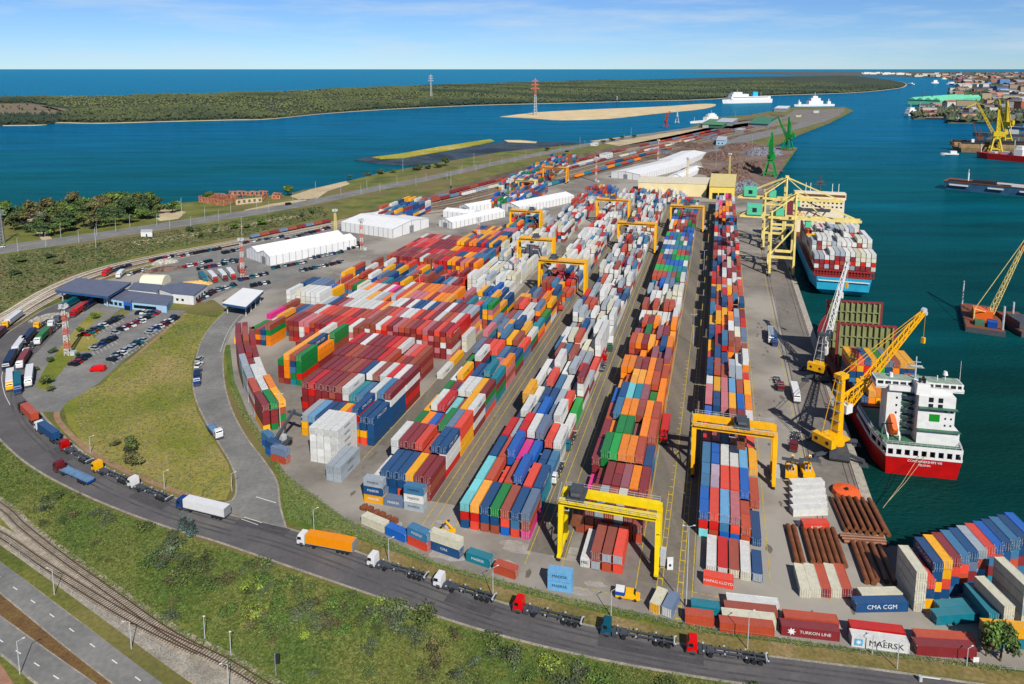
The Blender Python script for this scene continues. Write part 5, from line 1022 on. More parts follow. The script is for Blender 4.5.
yard_gantry(-91.5, -66.5, 558, P_yel, 'small looking yellow yard gantry far up the fourth block, before the end hall', 20.5, trolley=.5)
yard_gantry(-34, -10, 552, P_yel, 'yellow yard gantry far up the block with green containers', 19.5, trolley=.5)
# rail gantries behind the warehouses
def G2(a, b_): return toUW(G(*a)), toUW(G(*b_))
(ua, wa), (ub, wb) = G2((541, 184), (570, 181)); yard_gantry(ua, ub, (wa + wb) / 2, mat('orange gantry paint', (240, 170, 30), .5), 'orange rail gantry standing over the wagons in the rail yard', 17, 12, cabin=False, group='gantries in the rail yard')
(ua, wa), (ub, wb) = G2((514, 194), (539, 191)); yard_gantry(ua, ub, (wa + wb) / 2, P_cream, 'cream rail gantry with splayed legs in front of the orange one', 13, 12, cabin=False, group='gantries in the rail yard')

# ================================================================== ship-to-shore quay cranes
def quay_crane(w, label, boom_up=False):
    r = thing('quay_crane', label, 'quay crane', UW(0, 0) + UW(31, w), YARD, 'cream quay cranes')
    g = 13.2; b2 = 8.5; H1 = 31; H2 = 49
    for x in (0, g):
        for y in (-b2, b2):
            m = MB(); m.bar((x, y, 1.2), (x, y * .8, H1 + (14 if x == g else 8)), 1.25, 1.25, 1.0); m.build('leg', P_cream, r)
            m = MB(); m.box(x - .7, x + .7, y - 3, y + 3, 0, 1.6); m.build('bogie', P_dgrey, r)
    m = MB()
    for x in (0, g): m.box(x - .6, x + .6, -b2, b2, 3.0, 4.4); m.box(x - .5, x + .5, -b2 * .85, b2 * .85, H1 - 1, H1 + .6)
    for y in (-b2, b2): m.bar((0, y * .93, 11.5), (g, y * .93, 11.5), 1.1, 1.5); m.bar((0, y * .9, 13), (g, y * .83, H1 - 1), .8); m.bar((0, y * .82, H1), (g, y * .82, H1), .9, 1.2)
    m.build('portal_frame', P_cream, r)
    m = MB()
    for y in (-2.6, 2.6): m.box(-18, g + 36, y - .4, y + .4, H1 + 2.5, H1 + 4.0)
    for x in np.arange(-17, g + 36, 5.3): m.box(x - .3, x + .3, -2.6, 2.6, H1 + 2.4, H1 + 3.2)
    m.build('boom', P_cream, r)
    m = MB()
    for y in (-b2 * .6, b2 * .6): m.bar((g, y * 1.25, H1 + 12), (g + .5, y * .25, H2), .8); m.bar((0, y * 1.25, H1 + 7), (g + .3, y * .3, H2 - 1), .6)
    m.box(g - .8, g + 1.4, -2, 2, H2 - .5, H2 + 1); m.build('apex_tower', P_cream, r)
    m = MB()
    for y in (-2.2, 2.2): m.bar((g, y, H2), (g + 33, y, H1 + 4.2), .42); m.bar((g, y, H2), (g + 16, y, H1 + 4.2), .34); m.bar((g, y, H2), (-17, y, H1 + 4.2), .42)
    m.build('stay', P_cream, r)
    m = MB(); m.box(-14, -5.5, -3.8, 3.8, H1 + 4.3, H1 + 10.2); mh = m.build('machine_house', P_mint, r)
    m = MB(); m.box(-11, -8.5, -3.9, -3.8, H1 + 6, H1 + 8.6); m.build('house_door', P_letd, mh)
    m = MB(); m.box(2.5, 7, -2.8, 2.8, H1 + 4.3, H1 + 8.4); m.build('electrical_cabin', P_mint, r)
    m = MB(); m.box(g + 6, g + 9, -2.4, 2.4, H1 - 1.6, H1 + 1.6); m.build('operator_cabin', P_mint, r)
    m = MB(); m.box(g + 7, g + 13, -1.4, 1.4, 24, 24.8); m.bar((g + 8, 0, 24.8), (g + 8, 0, H1 + 2), .12); m.bar((g + 12, 0, 24.8), (g + 12, 0, H1 + 2), .12); m.build('spreader', P_yel, r)
    return r
quay_crane(450, 'cream quay crane with green machine house, nearer of the two')
quay_crane(516, 'cream quay crane with tall pointed tower, farther of the two')

# ================================================================== mobile and portal harbour cranes
def lattice(m, a, b_, w0, w1, n, t=.18):
    a, b_ = Vector(a), Vector(b_); d = (b_ - a).normalized(); s = d.cross(Vector((0, 0, 1))); s = (s if s.length > .1 else Vector((1, 0, 0))).normalized(); q = s.cross(d).normalized()
    C4 = [(-1, -1), (1, -1), (1, 1), (-1, 1)]
    def pt(f, k): w = (w0 + (w1 - w0) * f) / 2; return a.lerp(b_, f) + s * C4[k][0] * w + q * C4[k][1] * w
    for k in range(4): m.bar(pt(0, k), pt(1, k), t)
    for i in range(n):
        for k in range(4): m.bar(pt(i / n, k), pt((i + 1) / n, (k + 1) % 4), t * .7); m.bar(pt((i + 1) / n, k), pt((i + 1) / n, (k + 1) % 4), t * .7)
    return m
def mobile_crane(px, slew, tip, tower, paint, boompaint, label, towerp, ctr=True, sc=1.0):
    p = G(*px); r = thing('harbour_crane', label, 'harbour crane', p, YARD, 'mobile harbour cranes')
    m = MB(); m.box(-3 * sc, 3 * sc, -7 * sc, 7 * sc, 1.2, 3.0); m.build('chassis', P_dgrey, r)
    for sx in (-1, 1):
        for sy in (-1, 1):
            m = MB(); m.bar((sx * 2.6 * sc, sy * 4.6 * sc, 2.2), (sx * 7.0 * sc, sy * 6.4 * sc, 1.5), .9); m.bar((sx * 7.0 * sc, sy * 6.4 * sc, 1.6), (sx * 7 * sc, sy * 6.4 * sc, .4), .7); m.box(sx * 7 * sc - 1.2, sx * 7 * sc + 1.2, sy * 6.4 * sc - 1.2, sy * 6.4 * sc + 1.2, .03, .45); m.build('outrigger', P_dgrey, r)
    m = MB()
    for y in np.arange(-6, 6.1, 1.7): m.cyl((-2.9 * sc, y * sc, .75), (2.9 * sc, y * sc, .75), .72, 10)
    m.build('wheel', P_black, r)
    up = ob('slewing_platform', None, r, (0, 0, 0), slew)
    m = MB(); m.cyl((0, 0, 3.0), (0, 0, 4.4), 2.4 * sc, 16); m.box(-2.4 * sc, 2.4 * sc, -6.2 * sc, 3.2 * sc, 4.4, 5.1); m.box(-3.6 * sc, 3.6 * sc, -7.4 * sc, -5.2 * sc, 4.4, 7.4); m.box(-2.1 * sc, 2.1 * sc, -5.1 * sc, -1.6 * sc, 5.1, 7.2); me = m.mesh('slewing_platform', paint)
    bpy.data.objects.remove(up); up = ob('slewing_platform', me, r, (0, 0, 0), slew)
    for x in (-2, 2): m = MB(); m.cyl((x * sc, -7.35 * sc, 5.9), (x * sc, -7.46 * sc, 5.9), .6 * sc, 10); m.build('vent', P_black, r, (0, 0, 0), slew)
    m = MB()
    for z in np.arange(8, tower, 3.2): m.box(-1.6 * sc, 1.6 * sc, -1.9, -1.0, z, z + .12); m.bar((-1.5 * sc, -1.8, z), (1.5 * sc, -1.8, z + 3.2), .12)
    m.build('tower_stair', P_grey, r, (0, 0, 0), slew)
    m = MB(); m.bar((0, -.6, 5.0), (0, .4, tower), 2.9 * sc, 2.7 * sc, 1.6 * sc); m.box(-1.4 * sc, 1.4 * sc, -1.6, 2.0, tower, tower + 1.4); m.build('tower', towerp, r, (0, 0, 0), slew)
    m = MB(); m.box(-1.6 * sc, 1.6 * sc, 1.6, 4.6, tower * .52, tower * .52 + 2.8); cb = m.build('operator_cabin', P_white, r, (0, 0, 0), slew)
    m = MB(); m.box(-1.4 * sc, 1.4 * sc, 4.6, 4.68, tower * .52 + .8, tower * .52 + 2.4); m.build('cabin_window', P_glass, cb)
    pv = Vector((0, 3.2, tower * .6)); L_, el = tip; te = pv + Vector((0, L_ * math.cos(el), L_ * math.sin(el)))
    m = MB(); lattice(m, pv, te, 2.4 * sc, 1.1 * sc, 14, .3); m.build('boom', boompaint, r, (0, 0, 0), slew)
    m = MB(); m.cyl(te + Vector((-.5, .6, .6)), te + Vector((.5, .6, .6)), 1.2, 14); m.cyl(te + Vector((-.8, 1, -.2)), te + Vector((.8, 1, -.2)), .7, 12); m.build('boom_head', P_lgrey, r, (0, 0, 0), slew)
    m = MB()
    for x in (-.7, .7): m.bar((x, .6, tower + 1.2), te + Vector((x * .6, .5, .9)), .12); m.bar((x, -1.4, tower + .8), (x * 2, -5.6 * sc, 7.4), .16)
    m.bar((0, .8, tower * .75), pv.lerp(te, .28), .5); m.build('stay_rope', P_lgrey if boompaint is not P_yel else P_yel, r, (0, 0, 0), slew)
    m = MB(); m.bar(te + Vector((0, 1.6, -.4)), te + Vector((0, 1.6, -9)), .1); m.box(-.5, .5, te.y + 1.1, te.y + 2.1, te.z - 11, te.z - 9); m.build('hook_block', P_yel, r, (0, 0, 0), slew)
    return r
mobile_crane((836, 452), R(-45), (45, R(33)), 25, P_yel, P_yel, 'big yellow mobile harbour crane on the quay beside the red ship', P_yel)
mobile_crane((820, 377), R(-26), (38, R(56)), 17, P_yel, P_white, 'harbour crane with dark tower and white lattice boom behind the yellow one', P_dgrey, sc=.85)
def portal_crane(p, hgt, heading, jib, paint, label, group, jel=R(58), name='portal_crane'):
    r = thing(name, label, 'portal crane', p, heading, group); k = hgt / 40
    m = MB()
    for sx in (-1, 1):
        for sy in (-1, 1): m.bar((sx * 5 * k, sy * 5 * k, 0), (sx * 2.2 * k, sy * 2.2 * k, 13 * k), 1.1 * k)
    for z in (3, 13): 
        for sx in (-1, 1): m.bar((sx * (5.2 - z * .22) * k, -(5.2 - z * .22) * k, z * k), (sx * (5.2 - z * .22) * k, (5.2 - z * .22) * k, z * k), .9 * k); m.bar((-(5.2 - z * .22) * k, sx * (5.2 - z * .22) * k, z * k), ((5.2 - z * .22) * k, sx * (5.2 - z * .22) * k, z * k), .9 * k)
    m.build('portal', paint, r)
    m = MB(); m.cyl((0, 0, 12.6 * k), (0, 0, 15 * k), 2.6 * k, 12); m.box(-2.6 * k, 2.6 * k, -7 * k, 3 * k, 15 * k, 19.5 * k); m.build('machine_house', paint, r)
    m = MB(); m.bar((0, -1 * k, 19 * k), (0, 0, hgt), 3 * k, 3 * k, 1.2 * k); lattice(m, (0, -1 * k, 15 * k), (0, 0, hgt), 3.6 * k, 1.2 * k, 6, .4 * k); m.build('tower', paint, r)
    te = Vector((0, 3 * k, 18 * k)) + Vector((0, math.cos(jel), math.sin(jel))) * jib
    m = MB(); lattice(m, (0, 3 * k, 18 * k), te, 2.4 * k, 1.0 * k, 10, .38 * k); m.bar(te, te + Vector((0, 9 * k, -5 * k)), .9 * k); m.build('jib', paint, r)
    m = MB(); m.bar((0, 0, hgt), te, .3 * k); m.bar((0, 0, hgt), (0, -6 * k, 19 * k), .5 * k); m.box(-1.6 * k, 1.6 * k, -8.4 * k, -6 * k, 17 * k, 21 * k); m.build('counterweight_stay', paint, r)
    return r
P_gc = mat('bright green crane paint', (36, 150, 70), .5); P_yc = mat('faded yellow crane paint', (224, 196, 50), .5)
portal_crane(G(770, 176), 50, R(150), 22, P_gc, 'bright green portal crane on the scrap quay, nearer of two', 'green portal cranes', R(72))
portal_crane(G(787.5, 150), 50, R(40), 30, P_gc, 'bright green portal crane at the quay corner, farther of two', 'green portal cranes', R(62))
portal_crane(G(995, 152), 62, R(70), 50, P_yc, 'yellow portal crane rising directly behind the red ship', 'yellow portal cranes', R(62))
portal_crane(G(1003.5, 141), 68, R(20), 40, P_yc, 'yellow portal crane with upright jib behind the other yellow one', 'yellow portal cranes', R(76))
portal_crane(G(666, 127), 30, R(-40), 22, mat('dull red crane', (170, 70, 50)), 'small dark red crane on a pontoon by the pier', 'small pier cranes', R(60))
portal_crane(G(677, 123), 36, R(-10), 16, P_lgrey, 'pale grey crane tower beside the dark red one at the pier', 'small pier cranes', R(70))
portal_crane(G(978, 146), 30, R(60), 26, P_brown, 'thin brown crane on the floating repair dock', 'dock cranes', R(75))
# floating crane barge and its tender
def barge(name, label, px0, px1, beam, parts):
    a, b_ = G(*px0, WZ), G(*px1, WZ); ln = (b_ - a).length; r = thing(name, label, 'barge', a, head(a, b_)); h = beam / 2
    m = MB(); m.prism([(-h, 0), (h, 0), (h, ln - 2), (h * .8, ln), (-h * .8, ln), (-h, ln - 2)], -.6, 2.4); m.build('hull', P_dgrey, r)
    m = MB(); m.box(-h + .3, h - .3, .4, ln - 2.2, 2.4, 2.55); m.build('deck', P_brown, r)
    parts(r, ln, h); return r
def fc(r, ln, h):
    m = MB(); m.box(-4, 4, 14, 22, 2.6, 7.2); m.build('crane_house', P_orange, r)
    a = Vector((3.2, 16, 6)); te = Vector((17, 26, 46)); m = MB(); lattice(m, a, te, 1.9, .8, 14, .22); m.build('boom', P_cream, r)
    m = MB(); m.bar(a.lerp(te, .78), te, 1.2); m.build('boom_tip', mat('red boom tip', (190, 70, 50)), r)
    m = MB(); m.bar((-4, 10, 9), te, .2); m.bar((-4, 10, 2.6), (-4, 10, 9), .5); m.bar((-4, 10, 9), a, .3); m.build('stay_rope', P_cream, r)
    m = MB(); m.cyl((-h + 1, ln - 3, 2.4), (-h + 1, ln - 3, 15), .35, 8); m.cyl((h - 1, 3, 2.4), (h - 1, 3, 14), .5, 8); m.build('spud_pole', P_lgrey, r)
    m = MB(); m.box(1, 5, 3, 8, 2.6, 5.6); m.build('deck_house', P_blue, r)
    m = MB(); m.box(-4, 0, 4, 9, 2.6, 4.6); m.build('deck_box', P_green, r)
barge('crane_barge', 'floating crane barge with long lattice boom in the water at right', (985, 334.5), (977, 309), 16, fc)
def tb(r, ln, h):
    m = MB(); m.box(-h + 1, h - 1, 4, ln * .6, 2.6, 6); m.build('deck_house', P_dgrey, r); m = MB(); m.cyl((0, ln * .7, 2.6), (0, ln * .7, 11), .5, 8); m.build('spud_pole', P_lgrey, r); m = MB(); m.box(-h + .5, h - .5, ln * .62, ln * .9, 2.6, 4.4); m.build('deck_cargo', P_brown, r)
barge('work_barge', 'dark work barge with grey deck house beside the crane barge', (1034, 338), (1003, 318), 11, tb)
# ================================================================== buildings
B_wall = mat('white tent fabric', (244, 244, 244), .7, dirt=.04, scale=.2); B_trim = mat('grey tent frames', (150, 154, 158), .6); B_roof = mat('blue grey sheet roof', (106, 110, 126), .5, dirt=.1, scale=.3)
B_fascia = mat('blue fascia', (50, 92, 140), .5); B_lw = mat('pale blue wall', (176, 212, 236), .7, dirt=.06); B_bl = mat('bright blue entrance', (44, 104, 190), .6); B_brick = ground_mat('old orange brick', [(150, 96, 74), (190, 126, 100), (206, 160, 132)], .25, fine=1.2, fine_amt=.25)
B_cream = mat('cream hall wall', (238, 222, 176), .7, dirt=.08, scale=.1); B_stone = mat('pale plaster', (206, 190, 164), .8, dirt=.2, scale=.4); B_grn = mat('pale green roof', (122, 206, 168), .6, dirt=.12, scale=.05); B_tile = mat('brick red roof', (160, 92, 74), .7, dirt=.2, scale=.05)
def tent(name, label, a, b_, depth, eave, ridge, n=1, cat='warehouse', group='white tent warehouses', flip=1, roofm=None, ribs=True):
    """long front edge a-b (pixels); ridges run along it; depth goes away from the viewer"""
    pa, pb = G(*a), G(*b_); ln = (pb - pa).length; r = thing(name, label, cat, pa, head(pa, pb), group); w = depth / n
    m = MB(); prof = [(0, eave)]
    for i in range(n): prof += [(-(i + .5) * w, ridge), (-(i + 1) * w, eave)]
    prof = [(x * flip, z) for x, z in prof]
    poly = [(0, 0)] + prof + [(prof[-1][0], 0)]
    vs = [(x, 0, z) for x, z in poly] + [(x, ln, z) for x, z in poly]; k = len(poly)
    tri = tessellate_polygon([[Vector((x, z, 0)) for x, z in poly]])
    m.add(vs, [tuple(t) for t in tri] + [tuple(k + i for i in t) for t in tri] + [(0, 1, k + 1, k), (k - 2, k - 1, 2 * k - 1, 2 * k - 2)]); m.build('wall', B_wall, r)
    m = MB()
    for (x0, z0), (x1, z1) in zip(prof, prof[1:]): 
        d = .12; m.add([(x0, -.3, z0 + d), (x1, -.3, z1 + d), (x1, ln + .3, z1 + d), (x0, ln + .3, z0 + d), (x0, -.3, z0 - .02), (x1, -.3, z1 - .02), (x1, ln + .3, z1 - .02), (x0, ln + .3, z0 - .02)], [(0, 1, 2, 3), (7, 6, 5, 4), (0, 4, 5, 1), (2, 6, 7, 3), (0, 3, 7, 4), (1, 5, 6, 2)])
    m.build('roof', roofm or B_wall, r)
    if ribs:
        m = MB()
        for y in np.arange(0, ln + .1, 4.5): m.box(.02 * flip, .16 * flip, y - .14, y + .14, 0, eave) if flip > 0 else m.box(-.16, -.02, y - .14, y + .14, 0, eave)
        for i in range(n * 4 + 1):
            x = -flip * depth * i / (n * 4)
            for y in (-.1, ln + .1): m.box(x - .14, x + .14, y - .08, y + .08, 0, eave + (ridge - eave) * (1 - abs(((i % 4) - 2) / 2) if i % 4 else 0))
        m.build('wall_frame', B_trim, r)
        m = MB()
        for y in np.arange(0, ln + .1, 4.5):
            for (x0, z0), (x1, z1) in zip(prof, prof[1:]): m.bar((x0, y, z0 + .16), (x1, y, z1 + .16), .22, .1)
        m.build('roof_seam', mat('tent seam', (208, 210, 212), .7), r)
        m = MB(); xd = -flip * depth / (2 * n)
        for y in (-.16, ln + .16): m.box(xd - 2.4, xd + 2.4, y - .06, y + .06, 0, eave * .8)
        m.build('gate_door', P_grey, r)
    return r
tent('tent_warehouse', 'long white double ridged tent warehouse nearest the car park', (270, 266), (356.5, 247.5), 30, 6.0, 8.6, 2)
tent('tent_warehouse', 'white tent warehouse with peaked right end behind the long one', (341.5, 231), (393, 238.5), 44, 7.0, 9.4, 1)
tent('tent_warehouse', 'long narrow white tent warehouse beside the rail yard', (469, 213.5), (533, 201), 12, 5.5, 7.2, 1)
tent('tent_warehouse', 'white tent warehouse with open front between reefers and rail yard', (452, 229), (505, 217), 15, 5, 7.2, 1)
tent('tent_warehouse', 'white tent warehouse behind the leftmost yard gantry', (519, 214), (574, 202), 20, 6, 8.6, 1)
tent('tent_warehouse', 'small white tent hall among the containers near the shore block', (443, 217), (472, 220), 14, 5, 6.8, 1)
tent('storage_hall', 'white roofed storage hall in front of the scrap piles', (640, 180.5), (689, 167.5), 36, 6.5, 8.6, 1, group='halls near the scrap quay')
tent('storage_hall', 'narrow pale green hall along the grass by the scrap piles', (664, 182), (690, 170), 16, 4.5, 6, 1, group='halls near the scrap quay', flip=-1, ribs=False)
tent('storage_hall', 'pale hall beyond the white roofed one, near the tracks', (684, 167), (706, 157), 34, 6.5, 8.5, 1, group='halls near the scrap quay')
def block(name, label, corners, h, wallm, roofm, cat='building', group=None, z0=0, over=.4, rh=.35, windows=None, winm=None):
    """corners: pixel positions of the base outline"""
    P = [G(*c, z0) if not isinstance(c, Vector) else c for c in corners]; o = P[0]; r = thing(name, label, cat, (o.x, o.y, z0), 0, group); Q = [(p.x - o.x, p.y - o.y) for p in P]
    m = MB(); m.prism(Q, 0, h); wl = m.build('wall', wallm, r)
    c = (sum(q[0] for q in Q) / len(Q), sum(q[1] for q in Q) / len(Q)); m = MB(); m.prism([(c[0] + (x - c[0]) * 1.02, c[1] + (y - c[1]) * 1.02) for x, y in Q], h, h + rh); m.build('roof', roofm, r)
    for (i, n, zb, zt, wd, t0, t1) in windows or ():
        a, b_ = Vector((*Q[i], 0)), Vector((*Q[(i + 1) % len(Q)], 0)); d = (b_ - a).normalized(); nn = Vector((d.y, -d.x, 0))
        if nn.dot(Vector((*c, 0)) - a) > 0: nn = -nn
        for k in range(n):
            p = a.lerp(b_, t0 + (t1 - t0) * (k + .5) / n) + nn * .05; m = MB(); q = [p - d * wd / 2, p + d * wd / 2]
            m.bar(q[0] + Vector((0, 0, (zb + zt) / 2)), q[1] + Vector((0, 0, (zb + zt) / 2)), .1, zt - zb); m.build('window', winm or P_glass, wl)
    return r
def canopy(name, label, corners, h, roofm, fascia, cols, thick=1.3, cat='canopy', group=None):
    P = [G(*c, h) for c in corners]; o = Vector((P[0].x, P[0].y, 0)); r = thing(name, label, cat, o, 0, group); Q = [(p.x - o.x, p.y - o.y) for p in P]
    m = MB(); m.prism(Q, h - thick, h - .1); m.build('fascia', fascia, r)
    c = (sum(q[0] for q in Q) / 4, sum(q[1] for q in Q) / 4); m = MB(); m.prism([(c[0] + (x - c[0]) * 1.01, c[1] + (y - c[1]) * 1.01) for x, y in Q], h - .1, h + .12); m.build('roof', roofm, r)
    for a, b_ in cols:
        x = (Q[0][0] * (1 - a) + Q[1][0] * a) * (1 - b_) + (Q[3][0] * (1 - a) + Q[2][0] * a) * b_; y = (Q[0][1] * (1 - a) + Q[1][1] * a) * (1 - b_) + (Q[3][1] * (1 - a) + Q[2][1] * a) * b_
        m = MB(); m.cyl((x, y, 0), (x, y, h - thick), .3, 8); m.build('column', P_lgrey, r)
    return r
canopy('gate_canopy', 'large blue grey gate canopy over the truck lanes', [(55, 290), (108, 296.5), (131, 282.5), (77, 278)], 6.6, B_roof, B_fascia, [(a, c) for a in (.08, .36, .64, .92) for c in (.12, .5, .88)])
canopy('gate_canopy', 'small white roofed weighbridge canopy with blue edge by the yard road', [(222.5, 303), (246, 306.8), (263.5, 290.8), (243, 288)], 6.0, B_wall, B_fascia, [(a, c) for a in (.1, .9) for c in (.1, .37, .63, .9)])
block('gate_office', 'long low pale blue office wing with blue entrance facing the car park', [(104, 305), (131, 309.3), (167, 313), (173, 303.5), (140, 299.5), (112, 295.5)], 3.8, B_lw, B_roof, windows=[(0, 4, 1.0, 2.6, 2.0, .05, .7), (1, 6, 1.0, 2.6, 2.6, .1, .7)])
block('entrance_porch', 'bright blue entrance porch on the office front', [(124, 310), (131.5, 311), (132.5, 308.6), (125, 307.6)], 4.4, B_bl, B_roof, windows=[(0, 1, .2, 2.6, 3.4, .1, .9)])
block('office_building', 'white office building with blue grey flat roof behind the office wing', [(173, 303), (194, 305), (207.5, 294.5), (182, 291.5), (165, 294.5), (160, 298.5)], 5.0, P_white, B_roof, windows=[(1, 4, 1.4, 3.0, 1.8, .1, .9), (0, 2, 1.6, 2.8, 1.4, .1, .6)])
block('office_annex', 'low white annex with window band between canopy and office', [(129, 298), (157, 301), (163, 293.5), (135, 291)], 4.6, P_white, B_roof, windows=[(0, 4, 1.4, 3.2, 2.6, .1, .9)])
r = thing('storage_tent', 'rounded cream storage tent behind the office roof', 'tent', G(139, 286), head(G(139, 286), G(162, 286.5))); ln = (G(162, 286.5) - G(139, 286)).length
m = MB(); k = 9; vs = []
for y in (0, ln): vs += [(-5 + 5 * math.cos(math.pi * i / (k - 1)), y, 5.2 * math.sin(math.pi * i / (k - 1)) + .05) for i in range(k)]
m.add(vs, [(i, i + 1, k + i + 1, k + i) for i in range(k - 1)] + [tuple(range(k)), tuple(range(k, 2 * k))]); m.build('tent_cover', mat('cream tarpaulin', (236, 230, 206), .7, dirt=.06), r)
m = MB(); m.box(-7, -3, -.12, -.02, 0, 3.4); m.build('door', P_grey, r)
block('roadside_cabin', 'small white double cabin beside the shore road', [(141, 237), (152.5, 237), (153, 234.5), (141.5, 234.5)], 3.6, P_white, P_lgrey, cat='cabin', windows=[(0, 1, 0.3, 2.2, .9, .4, .6)])
block('yard_cabin', 'tiny white cabin on the yard behind the near gantry', [(667, 570), (673, 570), (673, 566.5), (667, 566.5)], 2.2, P_white, P_white, cat='cabin', windows=[(0, 1, 1, 1.6, .5, .3, .7)])
block('end_hall', 'long cream wall of a hall closing the far end of the yard', [(638, 195), (706, 197), (709, 190), (641, 188.5)], 12.5, B_cream, mat('pale hall roof', (232, 222, 198)), cat='hall')
block('end_hall', 'cream and yellow square hall at the far end beside the quay', [(709, 199), (734, 199.5), (736, 186), (711, 185)], 12, mat('yellow hall wall', (240, 214, 120), dirt=.08), mat('pale yellow roof', (232, 214, 150)), cat='hall', windows=[(0, 3, 0.2, 6, 5, .1, .9)])
for i, (c, hgt, lab) in enumerate((([(748, 127), (768, 128), (778, 121), (758, 120)], 8, 'green'), ([(716, 125.5), (732, 126), (738, 122), (722, 121.5)], 8, 'pale'))): 
    block('pier_shed', f'low {lab} roofed shed on the pier between tracks and water', c, hgt, P_grey, mat('dark green shed roof', (70, 130, 96)) if i == 0 else P_lgrey, cat='shed')
block('pier_shed', 'dark green shed near the small white ship on the pier', [(700, 127.5), (722, 128.5), (732, 123), (710, 122)], 7, P_green, mat('mossy roof', (92, 140, 104)), cat='shed')
block('pier_shed', 'white flat roofed shed in the middle of the pier', [(774, 111.5), (787, 111.8), (790, 109), (778, 108.8)], 9, P_grey, P_white, cat='shed')
block('pier_office', 'small pale blue building by the tracks near the scrap piles', [(716, 145), (725, 145.5), (727, 141.5), (718, 141)], 8, B_lw, P_lgrey, cat='building', windows=[(0, 2, 2, 4, 2, .1, .9)])
# ruins by the water
def ruin(label, px, h, holes=9):
    P = GP(px); o = P[0]; r = thing('brick_ruin', label, 'ruin', o, 0, 'roofless ruins by the shore'); Q = [p - o for p in P]; rd_ = random.Random(len(px) * 7 + int(px[0][0]))
    for a, b_ in zip(Q, Q[1:] + Q[:1]):
        n = max(2, int((b_ - a).length / 4.2)); m = MB()
        for i in range(n):
            p, q = a.lerp(b_, i / n), a.lerp(b_, (i + 1) / n); hh = h * rd_.uniform(.8, 1.05)
            up = Vector((0, 0, 1)); m.bar(p + up * hh / 2, p.lerp(q, .34) + up * hh / 2, .5, hh); m.bar(p.lerp(q, .34) + up * .5, p.lerp(q, .8) + up * .5, .48, 1.0); m.bar(p.lerp(q, .34) + up * (hh - .5), p.lerp(q, .82) + up * (hh - .5), .48, .9); m.bar(p.lerp(q, .8) + up * hh / 2, q + up * hh / 2, .5, hh)
        m.build('wall', B_brick if rd_.random() < .7 else B_stone, r)
    for t in (.3, .65):
        a, b_ = Q[0].lerp(Q[1], t), Q[3].lerp(Q[2], t); m = MB(); m.bar(a + Vector((0, 0, h * .45)), b_ + Vector((0, 0, h * .45)), .45, h * .9); m.build('inner_wall', B_brick, r)
ruin('roofless orange brick ruin, left one by the shore', [(199, 202), (224, 206), (238, 201), (212, 197.5)], 5.5)
ruin('roofless ruin with dark openings, right one by the shore', [(236, 205), (262, 202), (268, 196), (229, 195)], 5)
ruin('small low brick ruin beside the round shore tree', [(272, 199), (280, 199), (282, 196.5), (274, 196)], 4)
# pylons and lattice masts
def pylon(px, hgt, paint, paint2, label, group, name='pylon', arms=3, cat='pylon', z=-1.6):
    p = G(*px, z); r = thing(name, label, cat, p, .3, group); w = hgt * .09
    m = MB(); lattice(m, (0, 0, 0), (0, 0, hgt * .55), w, w * .45, 7, hgt * .009 + .05); m.build('lower_tower', paint, r)
    m = MB(); lattice(m, (0, 0, hgt * .55), (0, 0, hgt), w * .45, w * .14, 6, hgt * .009 + .05); m.build('upper_tower', paint2, r)
    for i in range(arms):
        z_ = hgt * (.72 + .1 * i); m = MB(); wd = hgt * (.13 - .02 * i); m.bar((-wd, 0, z_), (wd, 0, z_), hgt * .012 + .05); m.bar((-wd, 0, z_), (0, 0, z_ + hgt * .05), hgt * .008); m.bar((wd, 0, z_), (0, 0, z_ + hgt * .05), hgt * .008); m.build('crossarm', paint2, r)
    return r
P_rw = mat('pale red mast paint', (214, 120, 108), .6); P_ww = mat('mast white paint', (226, 222, 214), .6)
pylon((535, 115), 98, P_lgrey, P_rw, 'tall red and white power pylon on the sand island', 'power pylons')
pylon((431, 97), 98, P_lgrey, P_lgrey, 'tall grey power pylon in the woods of the spit', 'power pylons')
pylon((617, 106.4), 34, P_dgrey, P_lgrey, 'short grey pylon at the back of the sand island', 'power pylons')
pylon((3, 243), 28, P_grey, P_grey, 'grey lattice pylon at the left edge by the shore road', 'power pylons', arms=2, z=0)
def light_mast(px, hgt, label, striped=True, foot=None):
    p = G(*px); r = thing('light_mast', label, 'light mast', p, 0, 'tall lattice light masts'); n = 7
    for i in range(n):
        m = MB(); lattice(m, (0, 0, hgt * i / n), (0, 0, hgt * (i + 1) / n), 1.9 - .8 * i / n, 1.9 - .8 * (i + 1) / n, 2, .2); m.build('mast_section', (P_rw if i % 2 else P_ww) if striped else P_cream, r)
    m = MB(); m.box(-1.6, 1.6, -1.6, 1.6, hgt, hgt + .4); m.box(-2.0, 2.0, -.3, .3, hgt + .4, hgt + 1.6); m.box(-.3, .3, -2.0, 2.0, hgt + .4, hgt + 1.6); m.build('floodlight_head', P_lgrey, r)
    m = MB(); m.box(1.4, 3.4, -1, 1, 0, 1.8); m.build('switch_box', P_lgrey, r); return r
